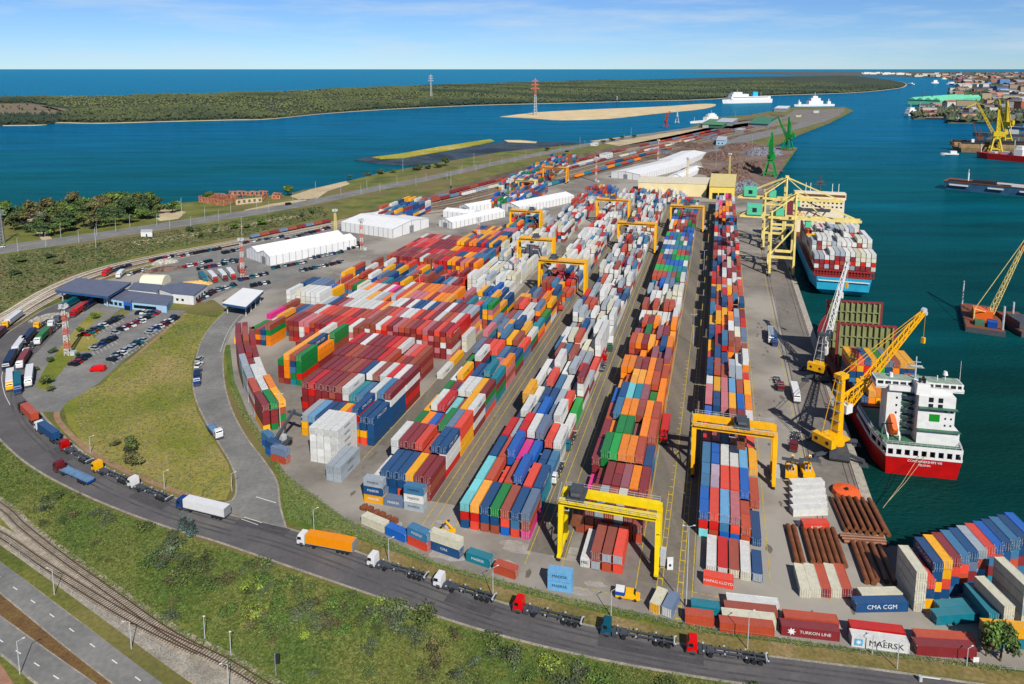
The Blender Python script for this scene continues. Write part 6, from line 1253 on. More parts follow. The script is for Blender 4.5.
for px, h_, lab, st in (((68, 355), 21, 'red and white lattice light mast beside the truck queue', True), ((243, 279), 23, 'red and white lattice light mast at the left end of the long tent warehouse', True), ((336, 240), 21, 'cream lattice light mast between the two big tents', False), ((479, 254), 23, 'pale lattice light mast among the white reefer containers', True),
                        ((510, 205), 23, 'red and white mast beside the cream rail gantry', True), ((516, 283), 26, 'red and white mast under the middle gantries', True), ((596, 182), 26, 'pale red mast in the rail side containers', True), ((658, 160), 26, 'slim red mast beyond the rail side containers', True), ((729, 182), 30, 'white mast in front of the scrap piles', False), ((687, 183), 26, 'yellow headed mast beside the storage halls', False), ((362, 250), 20, 'orange based mast behind the near tent', True)):
    light_mast(px, h_, lab, st)
def lamp(px, hgt, arm=1.2, az=0.0, name='street_lamp', double=False, thick=.12):
    p = G(*px); o = thing(name, '', 'street lamp', p, az)
    m = MB(); m.cyl((0, 0, 0), (0, 0, hgt), thick, 6, thick * .6); m.build('pole', P_lgrey, o)
    for s in ((1, -1) if double else (1,)):
        m = MB(); m.bar((0, 0, hgt - .05), (s * arm, 0, hgt + .25), .07); m.build('arm', P_lgrey, o)
        m = MB(); m.box(s * arm - .25, s * arm + .25, -.1, .1, hgt + .2, hgt + .32); m.build('lamp_head', P_white, o)
    return o
Ls = [lamp(p, h_, az=a) for p, h_, a in (((20, 674), 7.4, .5), ((54.5, 595), 6.6, R(175)), ((131.5, 649), 6.4, R(190)), ((229, 694), 6.6, R(190)))]
ordinals(Ls, 'pale lamp post beside the dual carriageway and railway, # from the left'); [o.__setitem__('group', 'lamp posts by the dual carriageway') for o in Ls]
Ls = [lamp(p, h_, az=R(20)) for p, h_ in (((90.5, 453), 5.5), ((164.5, 489), 5.5), ((232, 491), 5.5), ((314, 532), 6.5), ((389, 563), 6.5), ((493, 597), 7.5), ((611, 617), 6.5), ((747.5, 649), 8.5), ((872, 654.5), 4.5), ((897, 669), 6), ((966.5, 666), 4))]
ordinals(Ls, 'slim lamp post on the verge of the access road, # from the left'); [o.__setitem__('group', 'lamp posts along the access road') for o in Ls]
Ls = [lamp(p, h_, az=R(90), thick=.16) for p, h_ in [((x, y), 9.5) for x, y in ((18, 252), (46, 247.5), (61, 238), (79, 243), (97, 236), (116, 232), (130, 227), (157, 226), (170, 229.5), (191, 229.5), (205, 218.5), (219, 222), (231, 214), (257, 210.5), (269, 213), (293, 203.5), (303, 201), (341, 196), (361, 195), (367, 190), (380, 192.5), (397, 184.5), (416, 186), (426, 181), (447, 179.5), (460, 174.5), (462, 172), (476, 172), (490, 166), (502, 164.5), (515, 163), (526, 157), (540, 157), (560, 151), (580, 149), (585, 146), (600, 145))]]
Ls += [lamp(p, h_, az=R(90), thick=.2) for p, h_ in (((316, 200), 17), ((182, 216), 15), ((242, 236), 14), ((96, 248), 14), ((403, 172), 16), ((474, 167), 17), ((451, 187), 16), ((624, 145), 17), ((631, 139), 20), ((580, 148), 17))]
ordinals(Ls, 'pale lamp post along the shore road, # from the left'); [o.__setitem__('group', 'lamp posts along the shore road') for o in Ls]
Ls = [lamp(p, h_, arm=1.2, double=True, thick=.16) for p, h_ in (((686, 607), 20), ((703.5, 277), 16), ((693, 345), 14), ((281, 440), 16), ((341, 300), 14), ((420, 300), 14), ((752, 150), 22), ((778, 132), 24), ((843, 113), 20), ((735, 122), 24), ((716, 168), 22))]
ordinals(Ls, 'tall slim yard lamp standing on the terminal ground, # from the left'); [o.__setitem__('group', 'tall yard lamps') for o in Ls]
Ls = [lamp(p, 5.2, name='marker_post', arm=.1) for p in ((205, 639), (231, 655))]; ordinals(Ls, 'grey trackside post in the meadow, # from the left')
o = thing('railway_signal', 'black railway signal on a grey post at the edge of the meadow', 'railway signal', G(276, 676)); m = MB(); m.cyl((0, 0, 0), (0, 0, 5), .14, 6); m.build('post', P_grey, o); m = MB(); m.box(.1, .9, -.2, .2, 2.9, 4.9); m.build('signal_head', P_black, o)
o = thing('trackside_signal', 'dark signal post between the tracks near the left tents', 'railway signal', G(451, 196)); m = MB(); m.cyl((0, 0, 0), (0, 0, 9), .2, 6); m.build('post', P_dgrey, o); m = MB(); m.box(-.8, .8, -.3, .3, 7.4, 10); m.build('signal_head', P_black, o)
for i, (px, w_) in enumerate((((972, 664), 1.6), ((822, 242), 1))): pass
o = thing('sign_board', 'small white square sign on a post at the verge, right corner', 'sign', G(975.5, 666)); m = MB(); m.cyl((0, 0, 0), (0, 0, 1.2), .06, 6); m.build('post', P_grey, o); m = MB(); m.box(-.6, .6, -.04, .04, .9, 2.0); m.build('panel', P_white, o)
# crane barrier at the corner
o = thing('barrier', 'white boom barrier at the road fork, bottom right', 'barrier', G(920, 681)); m = MB(); m.box(-.3, .3, -.3, .3, 0, 1.1); m.build('post', P_lgrey, o); m = MB(); m.bar((0, 0, 1), (3.6, -.6, 1), .16); m.build('boom', P_white, o)
# front fence: posts and rails as one fence
def fence(name, label, path, hgt, step, paint):
    r = thing(name, label, 'fence', path[0]); o = path[0]; m = MB()
    for a, b_ in zip(path, path[1:]):
        n = max(1, int((b_ - a).length / step))
        for i in range(n): p = a.lerp(b_, i / n) - o; m.bar(p, p + Vector((0, 0, hgt)), .05)
        for z in (hgt * .5, hgt): m.bar(a - o + Vector((0, 0, z)), b_ - o + Vector((0, 0, z)), .025)
    m.build('post_and_rail', paint, r)
fence('yard_fence', 'thin grey mesh fence along the verge in front of the yard', smooth_path(GP([(230, 352), (233, 384), (248, 418), (270, 450), (286, 478), (312, 499), (344, 523), (380, 547), (438, 570), (500, 586), (560, 602), (640, 618), (700, 633), (770, 643), (860, 656), (960, 668)]), 4), 1.8, 3, P_grey)
fence('track_fence', 'low wire fence between carriageway and railway gravel', smooth_path(GP([(10, 548), (50, 580), (95, 611), (140, 640), (180, 664)]), 4), 1.5, 3, P_lgrey)
fence('guard_rail', 'pale guard rail at the right end of the verge', GP([(1000, 670), (1030, 672)]), .9, 2, P_lgrey)
# ================================================================== vehicles
M_paint = color_mat('vehicle paint', 'object', .3, dirt=.08, roof=0)
CC = dict(black=(24, 26, 30), white=(236, 236, 236), silver=(170, 176, 182), grey=(98, 102, 108), blue=(34, 62, 120), red=(176, 34, 36), green=(50, 90, 64), navy=(24, 36, 64), teal=(30, 104, 118), yellow=(250, 190, 20), maroon=(110, 36, 40), brightred=(220, 40, 40), orange=(244, 156, 20), darkteal=(28, 84, 104), lightblue=(140, 180, 210))
CL = {k: tuple(x * KC for x in lin(v)) for k, v in CC.items()}
CNAME = dict(brightred='bright red', darkteal='dark teal', lightblue='light blue')
def cname(k): return CNAME.get(k, k)
m = MB(); m.prism([(-.88, -2.15), (.88, -2.15), (.9, 1.7), (.7, 2.2), (-.7, 2.2), (-.9, 1.7)], .3, .88); m.prism([(-.8, -1.95), (.8, -1.95), (.8, 1.0), (-.8, 1.0)], .88, 1.42, [(-.62, -1.5), (.62, -1.5), (.62, .3), (-.62, .3)]); nb = len(m.f)
m.prism([(-.6, -1.35), (.6, -1.35), (.6, .2), (-.6, .2)], 1.42, 1.45); nr = len(m.f)
for sx in (-1, 1):
    for y in (-1.35, 1.35): m.cyl((sx * .92, y, .32), (sx * .7, y, .32), .32, 10)
CARM = m.mesh('parked_car', M_paint); CARM.materials.append(P_glass); CARM.materials.append(P_black)
for i, p in enumerate(CARM.polygons):
    z = p.center.z; p.material_index = 2 if i >= nr else 0 if (i >= 0 and (z < .9 or i >= len(m.f) or z > 1.4)) else 1
m = MB(); m.prism([(-.95, -2.6), (.95, -2.6), (.95, 2.1), (.8, 2.6), (-.8, 2.6), (-.95, 2.1)], .35, 1.1); m.prism([(-.93, -2.6), (.93, -2.6), (.93, 1.9), (-.93, 1.9)], 1.1, 2.0, [(-.84, -2.5), (.84, -2.5), (.84, 1.2), (-.84, 1.2)]); nv = len(m.f); m.prism([(-.86, 1.3), (.86, 1.3), (.86, 1.82), (-.86, 1.82)], 1.3, 1.8)
n2 = len(m.f)
for sx in (-1, 1):
    for y in (-1.6, 1.6): m.cyl((sx * .97, y, .36), (sx * .75, y, .36), .36, 10)
VANM = m.mesh('parked_van', M_paint); VANM.materials.append(P_glass); VANM.materials.append(P_black)
for i, p in enumerate(VANM.polygons): p.material_index = 2 if i >= n2 else 1 if i >= nv else 0
rc = random.Random(4)
def car(px, heading, k, group, me=None, p=None):
    o = ob('parked_car' if me is None else 'parked_van', me or CARM, None, p or G(*px), heading); o.location.z = .07; o.color = (*CL[k], 1); o.scale = (1.12, 1.12, 1.15); o['category'] = 'car' if me is None else 'van'; o['group'] = group; o['look'] = cname(k); return o
DARK = 'black black black navy grey silver white blue maroon black grey teal red black silver white'.split()
def car_row(a, b_, n, text, turn=None, pal=DARK, group='cars in the office car park'):
    A, B = G(*a), G(*b_); h = head(A, B) + (R(78) if turn is None else turn); out = []
    for i in range(n):
        p = A.lerp(B, (i + .5) / n) + Vector((rc.uniform(-.3, .3), rc.uniform(-.3, .3), 0))
        if rc.random() < .06 and n > 5: continue
        out.append(car(None, h + (math.pi if rc.random() < .4 else 0) + rc.uniform(-.05, .05), rc.choice(pal), group, p=p))
    ordinals(out, text, key=lambda o: PIX(o.location)[0] + .01 * o.location.y)
car_row((84, 336.5), (122, 317), 9, '@ car, # from left in the upper left row of the office car park')
car_row((92, 351), (115, 338), 6, '@ car, # from left in the short middle row of the office car park')
car_row((114, 335), (147, 320), 8, '@ car, # from left in the front line of the double middle row')
car_row((119, 331), (152, 316), 8, '@ car, # from left in the back line of the double middle row')
car_row((147, 334.5), (177, 317.5), 9, '@ car, # from left in the upper row beside the lawn')
car_row((109, 362), (144, 340.5), 10, '@ car, # from left in the lower row beside the lawn')
car_row((137, 313.5), (160, 314), 6, '@ car, # from left along the office front', turn=R(95))
car_row((194, 303), (220, 289), 9, '@ car, # from left along the side of the white office')
car_row((71, 367), (88, 356), 4, '@ car, # from left at the lower end of the car park')
GU = 'cars in the upper car park'
car_row((176, 257.5), (221, 249), 14, '@ car, # from left in the row along the railway', group=GU)
car_row((243, 243.5), (284, 237), 14, '@ car, # from left in the row behind the long tent', group=GU)
car_row((183, 268), (212, 261), 9, '@ car, # from left in the row at the middle of the upper car park', group=GU)
car_row((222, 262), (238, 261), 6, '@ car, # from left in the row before the left tent end', group=GU)
car_row((271, 269), (307, 262.5), 12, '@ car, # from left in the row along the long tent side', group=GU)
car_row((308, 259.5), (344, 252), 9, '@ car, # from left in the second row along the long tent side', group=GU)
car_row((250, 287), (274, 282), 6, '@ car, # from left in the row behind the weighbridge canopy', group=GU)
car_row((128, 276), (146, 270), 4, '@ car, # from left behind the gate canopy', group=GU, turn=R(20))
car_row((112, 272), (130, 266), 4, '@ car, # from left at the edge of the railway behind the canopy', group=GU, turn=0)
car_row((285, 240), (330, 228), 12, '@ car, # from left in the row between railway and tents', group=GU)
car_row((150, 262), (176, 256), 8, '@ car, # from left beyond the white bags in the upper car park', group=GU)
car_row((196, 270), (238, 262), 12, '@ car, # from left in the long row before the parked trailers', group=GU)
car_row((222, 254), (240, 250), 6, '@ car, # from left near the end mast in the upper car park', group=GU)
car_row((212, 293), (236, 285), 7, '@ car, # from left between office and weighbridge canopy', group=GU)
car_row((238, 281), (268, 274), 9, '@ car, # from left in the row before the long tent gable', group=GU)
car_row((346, 250), (362, 246), 4, '@ car, # from left at the right end of the long tent', group=GU)
car_row((300, 272), (344, 262), 11, '@ car, # from left in the outermost row along the long tent side', group=GU)
for px, h_, k, lab, me in (((98, 371), R(95), 'brightred', 'bright red van parked alone at the corner of the car park', VANM), ((199.5, 360.5), 0, 'silver', 'silver car, first of three queuing on the yard road', None), ((199, 366.5), 0, 'white', 'white car in the middle of three queuing on the yard road', None), ((198, 373), 0, 'grey', 'grey car, nearest of three queuing on the yard road', None),
                       ((288.5, 205), head(G(282, 206.5), G(296, 204)), 'black', 'black car on the shore road beside the sandy lay-by', VANM), ((2, 247.5), R(100), 'white', 'white car at the left edge on the shore road', None), ((567, 152), R(-60), 'black', 'small dark van on the shore road near the basin', VANM)):
    o = car(px, h_, k, 'lone cars', me); o['label'] = lab
def wheelset(r, ys, half, rad=.5):
    for y in ys:
        for sx in (-1, 1):
            m = MB(); m.cyl((sx * half, y, rad), (sx * (half - .42), y, rad), rad, 12); m.build('wheel', P_black, r)
def truck(front, rear, cab, label, kind='chassis', load=None, group='trucks on the access road', total=None, loadtext=None, z=.05):
    A, B = G(*front), G(*rear); h = head(B, A); d = (B - A).normalized(); T = total or min(max((B - A).length, 11), 17)
    r = thing('articulated_truck', label, 'truck', (A.x, A.y, z), h, group)      # local +Y looks ahead, the front bumper is at y = 0
    m = MB(); m.prism([(-1.24, -2.25), (1.24, -2.25), (1.24, -.15), (1.0, 0), (-1.0, 0), (-1.24, -.15)], .55, 2.3); m.prism([(-1.24, -2.25), (1.24, -2.25), (1.24, -.1), (-1.24, -.1)], 2.3, 3.3, [(-1.12, -2.2), (1.12, -2.2), (1.12, -.6), (-1.12, -.6)]); c = m.build('cab', M_paint, r); c.color = (*CL[cab], 1)
    m = MB(); m.add([(-1.08, -.04, 2.0), (1.08, -.04, 2.0), (1.02, -.36, 2.95), (-1.02, -.36, 2.95)], [(0, 1, 2, 3)]); m.box(1.235, 1.26, -1.4, -.5, 1.9, 2.7); m.box(-1.26, -1.235, -1.4, -.5, 1.9, 2.7); m.build('windscreen', P_glass, c)
    m = MB(); m.box(-1.45, -1.26, -.5, -.36, 1.9, 2.7); m.box(1.26, 1.45, -.5, -.36, 1.9, 2.7); m.build('mirror', P_dgrey, c)
    m = MB(); m.box(-1.245, 1.245, -2.2, -.1, .5, .75); m.box(-1.25, 1.25, -1.9, -.9, .75, 1.15); m.build('side_trim', P_dgrey, c)
    m = MB(); m.box(-1.2, 1.2, -.1, .06, .4, .95); m.build('bumper', P_dgrey, c)
    m = MB(); m.box(-.5, .5, -6.2, -.3, .65, 1.0); m.cyl((-.9, -4.4, 1.05), (.9, -4.4, 1.05), .3, 8); m.box(-1.2, -.6, -3.9, -2.5, .5, 1.1); m.box(.6, 1.2, -3.9, -2.5, .5, 1.1); m.build('tractor_chassis', P_dgrey, r)
    wheelset(r, (-1.4, -4.9), 1.2); y1 = -T; fl = 1.3
    if kind in ('chassis', 'container', 'carrier'):
        m = MB()
        for x in (-.55, .55): m.box(x - .1, x + .1, y1, -3.4, 1.0, 1.28)
        for y in np.linspace(y1 + .1, -3.5, 6): m.box(-1.2, 1.2, y - .12, y + .12, 1.05, 1.25)
        if kind == 'chassis':
            q = MB()
            for y in np.linspace(y1 + .1, -3.5, 4):
                for x in (-1.1, 1.1): q.box(x - .16, x + .16, y - .16, y + .16, 1.25, 1.42)
            q.box(-1.1, 1.1, y1 + .2, y1 + .5, 1.2, 1.34); q.build('twist_lock', P_lgrey, r)
        m.box(-1.2, 1.2, y1, y1 + .2, .7, 1.25); m.build('trailer_frame', P_dgrey if kind != 'carrier' else P_blue, r)
    wheelset(r, (y1 + 1.6, y1 + 2.9, y1 + 4.2), 1.2)
    if kind in ('box', 'curtain'):
        m = MB(); m.box(-1.27, 1.27, y1, -2.7, 1.2, 3.6); b_ = m.build('box_trailer', M_paint, r); b_.color = (*[x for x in (CL[load] if load in CL else CRGB[load])], 1)
        m = MB(); m.box(-1.29, 1.29, y1 - .02, y1 + .1, 1.2, 3.62); m.box(-1.29, 1.29, y1, -2.7, 1.1, 1.25); m.build('trailer_edge', P_grey, b_)
        if loadtext: lettering(loadtext, b_, (-1.29, (y1 - 2.7) / 2 - 0, 2.6), (R(90), 0, R(-90)), 1.0, P_letd); 
    if kind == 'container':
        p = A + d * (3.0 + L40 / 2); o = ob('shipping_container', cont_mesh(L40, HT), None, (p.x, p.y, z + 1.3), h); o.color = (*CRGB[load], 1); tag(o, ' '.join(f'{PAL[load][0]} container riding on the {label}'.split()[:16]), 'container', 'containers riding on trucks')
    if kind == 'carrier':
        m = MB(); m.box(-1.1, 1.1, y1, -3.5, 1.3, 1.45); m.box(-1.2, -1.1, y1, -3.5, 1.45, 1.9); m.box(1.1, 1.2, y1, -3.5, 1.45, 1.9); m.build('trailer_bed', mat('steel blue trailer bed', (110, 140, 170)), r)
    return r
truck((299, 543), (355, 553.5), 'white', 'white cabbed truck pulling an orange yellow box trailer on the access road', 'box', 'orange')
truck((179, 507), (228, 519), 'blue', 'blue cabbed truck pulling a long white box trailer near the junction', 'box', 'white')
truck((369, 564), (427, 580), 'white', 'white truck with bare chassis, right behind the orange trailer', 'chassis')
truck((435, 584.5), (495, 602), 'white', 'white truck with bare chassis, second behind the orange trailer', 'chassis')
truck((514, 609), (583, 626), 'brightred', 'red truck with bare chassis between white and teal trucks', 'chassis')
truck((601, 632), (676, 646), 'darkteal', 'dark teal truck with bare chassis on the access road', 'chassis')
truck((686, 650), (768, 663), 'brightred', 'red truck with bare chassis, rightmost on the access road', 'chassis')
truck((131, 486), (175, 504), 'white', 'white truck with bare chassis ahead of the blue cabbed truck', 'chassis')
truck((95, 470), (133, 485.5), 'yellow', 'yellow truck with bare chassis in the left bend', 'chassis')
truck((63, 448.5), (95, 467), 'red', 'red truck with red empty chassis in the left bend', 'chassis')
truck((38, 429), (66, 449), 'white', 'white truck carrying a navy container in the bend', 'container', 'navy')
truck((22, 410), (42, 430), 'black', 'black truck carrying a rust red container, leading the bend', 'container', 'rust')
truck((57, 470), (95, 487), 'maroon', 'dark red truck with empty blue car carrier in the outer lane', 'carrier')
truck((220, 440), (206, 424), 'white', 'white tractor unit with short black bed coming down the yard road', 'carrier', total=10, group='trucks on the yard road')
truck((197, 387), (198, 372), 'blue', 'blue truck waiting on the yard road', 'box', 'navy', total=9, group='trucks on the yard road')
GQ = 'trucks queuing at the gate'
for f, rr, c, kd, ld, lab in (((10, 392), (11, 372), 'yellow', 'box', 'white', 'pale yellow cabbed truck with white trailer, nearest in the left queue lane'), ((18, 395), (17, 376), 'blue', 'box', 'teal', 'blue truck with blue trailer, nearest in the middle queue lane'), ((28.5, 388), (31, 370), 'white', 'box', 'white', 'white truck standing alone, nearest in the right queue lane'),
                         ((6, 372), (16, 353), 'navy', 'box', 'navy', 'navy truck second in the left queue lane'), ((14, 357), (24, 343), 'white', 'box', 'white', 'white truck third in the left queue lane'), ((23, 348), (36, 332), 'black', 'box', 'navy', 'dark blue box truck fourth in the left queue lane'),
                         ((19.5, 370), (27, 358), 'white', 'container', 'maroon', 'white truck with maroon container in the middle lane'), ((26, 357), (34, 344), 'white', 'chassis', None, 'white truck with bare chassis in the middle lane'), ((37, 346), (49, 334), 'white', 'container', 'green', 'white truck with green container in the middle lane'),
                         ((48, 336), (60, 326), 'maroon', 'chassis', None, 'dark red truck with bare chassis below the mast'), ((36, 330), (50, 321), 'yellow', 'chassis', None, 'yellow truck with bare chassis in the outer lane'), ((5, 329), (22, 316), 'yellow', 'box', 'white', 'yellow truck with white trailer on the outer road'),
                         ((-6, 342), (4, 333), 'red', 'box', 'maroon', 'red truck at the left edge of the picture'), ((72, 318), (87, 308), 'red', 'container', 'red', 'red truck with red container before the canopy'), ((62, 311), (78, 302), 'green', 'box', 'teal', 'green truck with teal trailer entering the canopy'), ((82, 312), (98, 302), 'black', 'box', 'navy', 'dark truck with navy trailer entering the canopy'), ((56, 323), (68, 315), 'grey', 'chassis', None, 'grey truck with bare chassis in the outer lane'), ((50, 328), (62, 320), 'white', 'chassis', None, 'white truck with bare chassis left of the mast')):
    truck(f, rr, c, lab, kd, ld, GQ)
GT = 'trucks parked in the upper lot'
for i, (f, rr, c, ld) in enumerate((((206, 284), (199, 275), 'teal', 'teal'), ((216, 283), (207, 273), 'red', 'white'), ((226, 281.5), (217, 271.5), 'maroon', 'white'), ((234, 280), (226, 270), 'red', 'white'), ((244, 277), (238, 268), 'brightred', 'brown'))):
    truck(f, rr, c, f'truck with {cname(ld)} trailer, {nth(i+1)} from left in the slanted row of the upper lot', 'box', ld, GT)
truck((118, 279), (126, 272), 'white', 'white box truck parked behind the gate canopy', 'box', 'white', GT, total=9); truck((104, 277), (112, 272), 'brightred', 'red truck parked just behind the gate canopy', 'box', 'red', GT, total=9)
GY = 'yard tractors'
truck((771, 345), (769, 318), 'white', 'white and blue yard truck on the quay road', 'container', 'grey', GY); truck((775, 347), (771, 333), 'blue', 'blue yard truck beside the white one on the quay road', 'container', 'navy', GY, total=14)
truck((797, 404), (792, 386), 'white', 'white topped yard truck with tank load near the yellow crane', 'box', 'white', GY, total=12); truck((781, 392), (775, 375), 'maroon', 'maroon yard truck left of the white topped one', 'chassis', None, GY, total=12)
truck((552, 486), (561, 465), 'white', 'white cabbed yard truck beside the third block', 'chassis', None, GY, total=12); truck((566, 452), (572, 438), 'teal', 'teal cabbed yard truck in the lane beside the third block', 'chassis', None, GY, total=12); truck((604, 361), (600, 377), 'red', 'red yard truck in the lane by the white containers', 'chassis', None, GY, total=12)
truck((609.5, 352), (611, 341), 'green', 'pale green yard truck with boxy load farther up the lane', 'box', 'white', GY, total=10); truck((663, 445), (666, 428), 'red', 'red loaded yard truck beside the near gantry block', 'container', 'red', GY, total=14); truck((793, 453), (796, 438), 'maroon', 'maroon yard tractor with low bed beside the yellow crane', 'chassis', None, GY, total=13)
# pick-up with yellow cab near the fence
r = thing('pickup_truck', 'yellow and blue pick-up with white load near the front fence', 'pickup', G(640, 600, .05), head(G(618, 596), G(641, 600)), None)
m = MB(); m.prism([(-1, -5.6), (1, -5.6), (1, -.6), (.8, 0), (-.8, 0), (-1, -.6)], .45, 1.2); m.prism([(-.95, -3.4), (.95, -3.4), (.95, -.9), (-.95, -.9)], 1.2, 2.1, [(-.85, -3.3), (.85, -3.3), (.85, -1.6), (-.85, -1.6)]); m.build('body', P_yel, r)
m = MB(); m.box(-1.02, 1.02, -5.65, -3.5, 1.0, 1.9); m.build('load_bed', P_blue, r); m = MB(); m.box(-.95, .95, -5.6, -3.6, 1.9, 2.3); m.build('load', P_white, r); m = MB(); m.box(-.8, .8, -1.55, -1.0, 1.35, 1.95); m.build('windscreen', P_glass, r); wheelset(r, (-1.1, -4.5), 1.0, .4)
# reach stackers, spreaders and small machines by the quay
def stacker(px, heading, paint, label, boom=9):
    r = thing('reach_stacker', label, 'reach stacker', G(*px, .05), heading, 'yellow handling machines')
    m = MB(); m.prism([(-1.7, -4), (1.7, -4), (1.7, 2.6), (-1.7, 2.6)], .9, 2.2); m.prism([(-1.6, -4), (1.6, -4), (1.6, -1.6), (-1.6, -1.6)], 2.2, 3.2, [(-1.4, -3.8), (1.4, -3.8), (1.4, -1.8), (-1.4, -1.8)]); m.build('chassis', paint, r)
    m = MB(); m.box(-.8, .8, -.8, 1.0, 2.2, 3.9); c = m.build('operator_cabin', P_lgrey, r); m = MB(); m.box(-.7, .7, 1.0, 1.05, 2.8, 3.7); m.build('cabin_window', P_glass, c)
    m = MB(); m.bar((0, -3.2, 3.6), (0, -3.2 + boom * .8, 3.6 + boom * .6), .9, .9, .7); m.bar((0, .8, 2.2), (0, 1.4, 6.0), .4); m.build('boom', paint, r)
    te = (0, -3.2 + boom * .8, 3.6 + boom * .6); m = MB(); m.box(-3, 3, te[1] - .5, te[1] + .5, te[2] - 1.6, te[2] - 1.1); m.bar(te, (0, te[1], te[2] - 1.2), .4); m.build('spreader', P_dgrey, r); wheelset(r, (-2.8, 1.6), 1.75, .85); return r
stacker((791, 477), R(160), P_yel, 'yellow reach stacker with blue attachment beside the white containers'); stacker((807, 476), R(170), P_yel, 'yellow wheeled handler right of the other yellow machine', 7); stacker((283, 446), R(-30), P_dgrey, 'dark reach stacker with raised boom at the end of the curved row', 11); stacker((447, 533), R(60), P_yel, 'small yellow handler beside rusty scrap near the fence', 5).scale = (.55, .55, .5)
stacker((559, 309), R(0), P_rope and mat('handler red', (180, 50, 44)), 'red reach stacker under the middle yard gantry', 9)
r = thing('scrap_row', 'row of rusty spreader frames lying beside the front fence', 'scrap', G(362, 508), head(G(362, 508), G(404, 528)))
for i in range(6): m = MB(); m.box(-.9, .9, i * 2.3, i * 2.3 + 1.6, .1, 1.0 + .3 * (i % 2)); m.cyl((-1.2, i * 2.3 + .8, .8), (1.2, i * 2.3 + .8, .8), .35, 8); m.build('frame', P_brown, r)
o = thing('reel', 'orange red cable reel tent at the head of the pipe stack', 'tarpaulin', G(846, 494), R(-20)); m = MB(); m.cyl((0, 0, 0), (0, 0, 1.4), 3.9, 18, 3.6); m.cyl((0, 0, 1.4), (0, 0, 1.9), 3.6, 18, 1.6); m.build('cover', mat('orange red tarpaulin', (236, 110, 72), dirt=.1), o); m = MB(); m.cyl((0, -1, 2.1), (0, -1, 2.5), .5, 8); m.build('cap', P_black, o)
o = thing('tarpaulin_bale', 'white star shaped tarpaulin lying beside the pipes', 'tarpaulin', G(802, 525)); m = MB(); pts = [((1.9 if i % 2 == 0 else 1.1) * math.cos(i * math.pi / 5), (1.9 if i % 2 == 0 else 1.1) * math.sin(i * math.pi / 5)) for i in range(10)]; m.prism(pts, 0, .9, [(x * .5, y * .5) for x, y in pts]); m.build('cover', P_white, o)
# steel pipes
pm = mat('rusty brown pipes', (124, 78, 52), .6, dirt=.25, scale=.6); pm_dark = mat('dark pipe bore', (20, 16, 14), .9)
def pipe_mesh(L_, rad):
    m = MB(); n = 12
    m.cyl((0, 0, rad), (0, L_, rad), rad, n); return m.mesh('steel_pipe', pm)
pipes = []
def pipe_row(px, heading, n, step, L_, rad, layers=1):
    me = pipe_mesh(L_, rad); o0 = G(*px); d = Vector((math.cos(heading), math.sin(heading), 0)) if abs(heading) < 1 else Vector((0, 1, 0)); out = []
    for l in range(layers):
        for i in range(n - l): 
            p = o0 + d * (i + l * .5) * step; out.append(ob('steel_pipe', me, None, (p.x, p.y, .05 + l * rad * 1.74), heading)); out[-1]['group'] = 'rusty pipes stacked by the quay'; out[-1]['category'] = 'pipe'
    return out
for k, (px, hd_, n, st, L_, rad, lay, lab) in enumerate((((797, 565), 12.5, 2, 1.45, 15, .66, 1, 'by itself at the left edge of the pipe yard'), ((813, 564.5), 12.5, 6, 1.5, 15, .66, 1, 'in the stack above the pale containers'), ((846, 533), 10.5, 7, 1.75, 14.5, .6, 2, 'in the long stack before the orange cover'), ((867, 585), 13, 2, 1.5, 15, .66, 1, 'in the near left stack by the quay edge'), ((878, 583), 13, 3, 1.9, 14, .66, 1, 'in the near right stack by the quay edge'))):
    ordinals(pipe_row(px, R(-hd_), n, st, L_, rad, lay), 'rusty brown pipe, # from left ' + lab)
ordinals(pipe_row((888, 546), R(84), 3, 1.15, 11, .5, 1), 'rusty brown crosswise pipe, # from left below the long pipe stack')
# trains
def wagon_row(a, b_, n, palette, lab, kindm='hopper', h=3.4, w=2.9):
    A, B = G(*a), G(*b_); hd = head(A, B); sp = (B - A).length / n; L_ = sp * .92; out = []; cache = {}
    for i in range(n):
        p = A.lerp(B, (i + .5) / n); col = palette[i % len(palette)]; o = thing('rail_wagon', '', 'rail wagon', p, hd, 'rail wagons in the yard')
        if col not in cache:
            m = MB(); m.prism([(-w / 2, -L_ / 2), (w / 2, -L_ / 2), (w / 2, L_ / 2), (-w / 2, L_ / 2)], 1.1, h, [(-w * .42, -L_ / 2 * .97), (w * .42, -L_ / 2 * .97), (w * .42, L_ / 2 * .97), (-w * .42, L_ / 2 * .97)]); mb_ = m.mesh('wagon_body', mat('wagon ' + col, PAL[col][1], .6, dirt=.2)); m = MB()
            for s in (-.36, .36): m.box(-1, 1, L_ * s - 1.4, L_ * s + 1.4, .3, 1.1)
            cache[col] = (mb_, m.mesh('bogie', P_black))
        ob('wagon_body', cache[col][0], o); ob('bogie', cache[col][1], o); out.append(o)
    ordinals(out, lab)
wagon_row((450, 194), (525, 175), 9, ['maroon', 'maroon', 'brown'], 'maroon hopper wagon, # from left on the shore side track')
wagon_row((462, 196.5), (600, 160), 14, ['white', 'grey', 'cream'], 'pale covered wagon, # from left on the second track')
wagon_row((560, 166), (626, 150), 8, ['maroon', 'brown'], 'brown wagon, # from left on the upper far track')
wagon_row((575, 178), (640, 160), 9, ['orange', 'teal', 'rust', 'steel'], 'container flat wagon, # from left in front of the rail gantry', h=3.6)
wagon_row((500, 199), (566, 182), 8, ['blue', 'grey', 'teal', 'navy'], 'wagon with blue or grey load, # from left under the rail gantry', h=3.8)
wagon_row((640, 152), (720, 132), 10, ['maroon', 'brown', 'brown'], 'rust brown wagon, # from left on the track toward the pier')
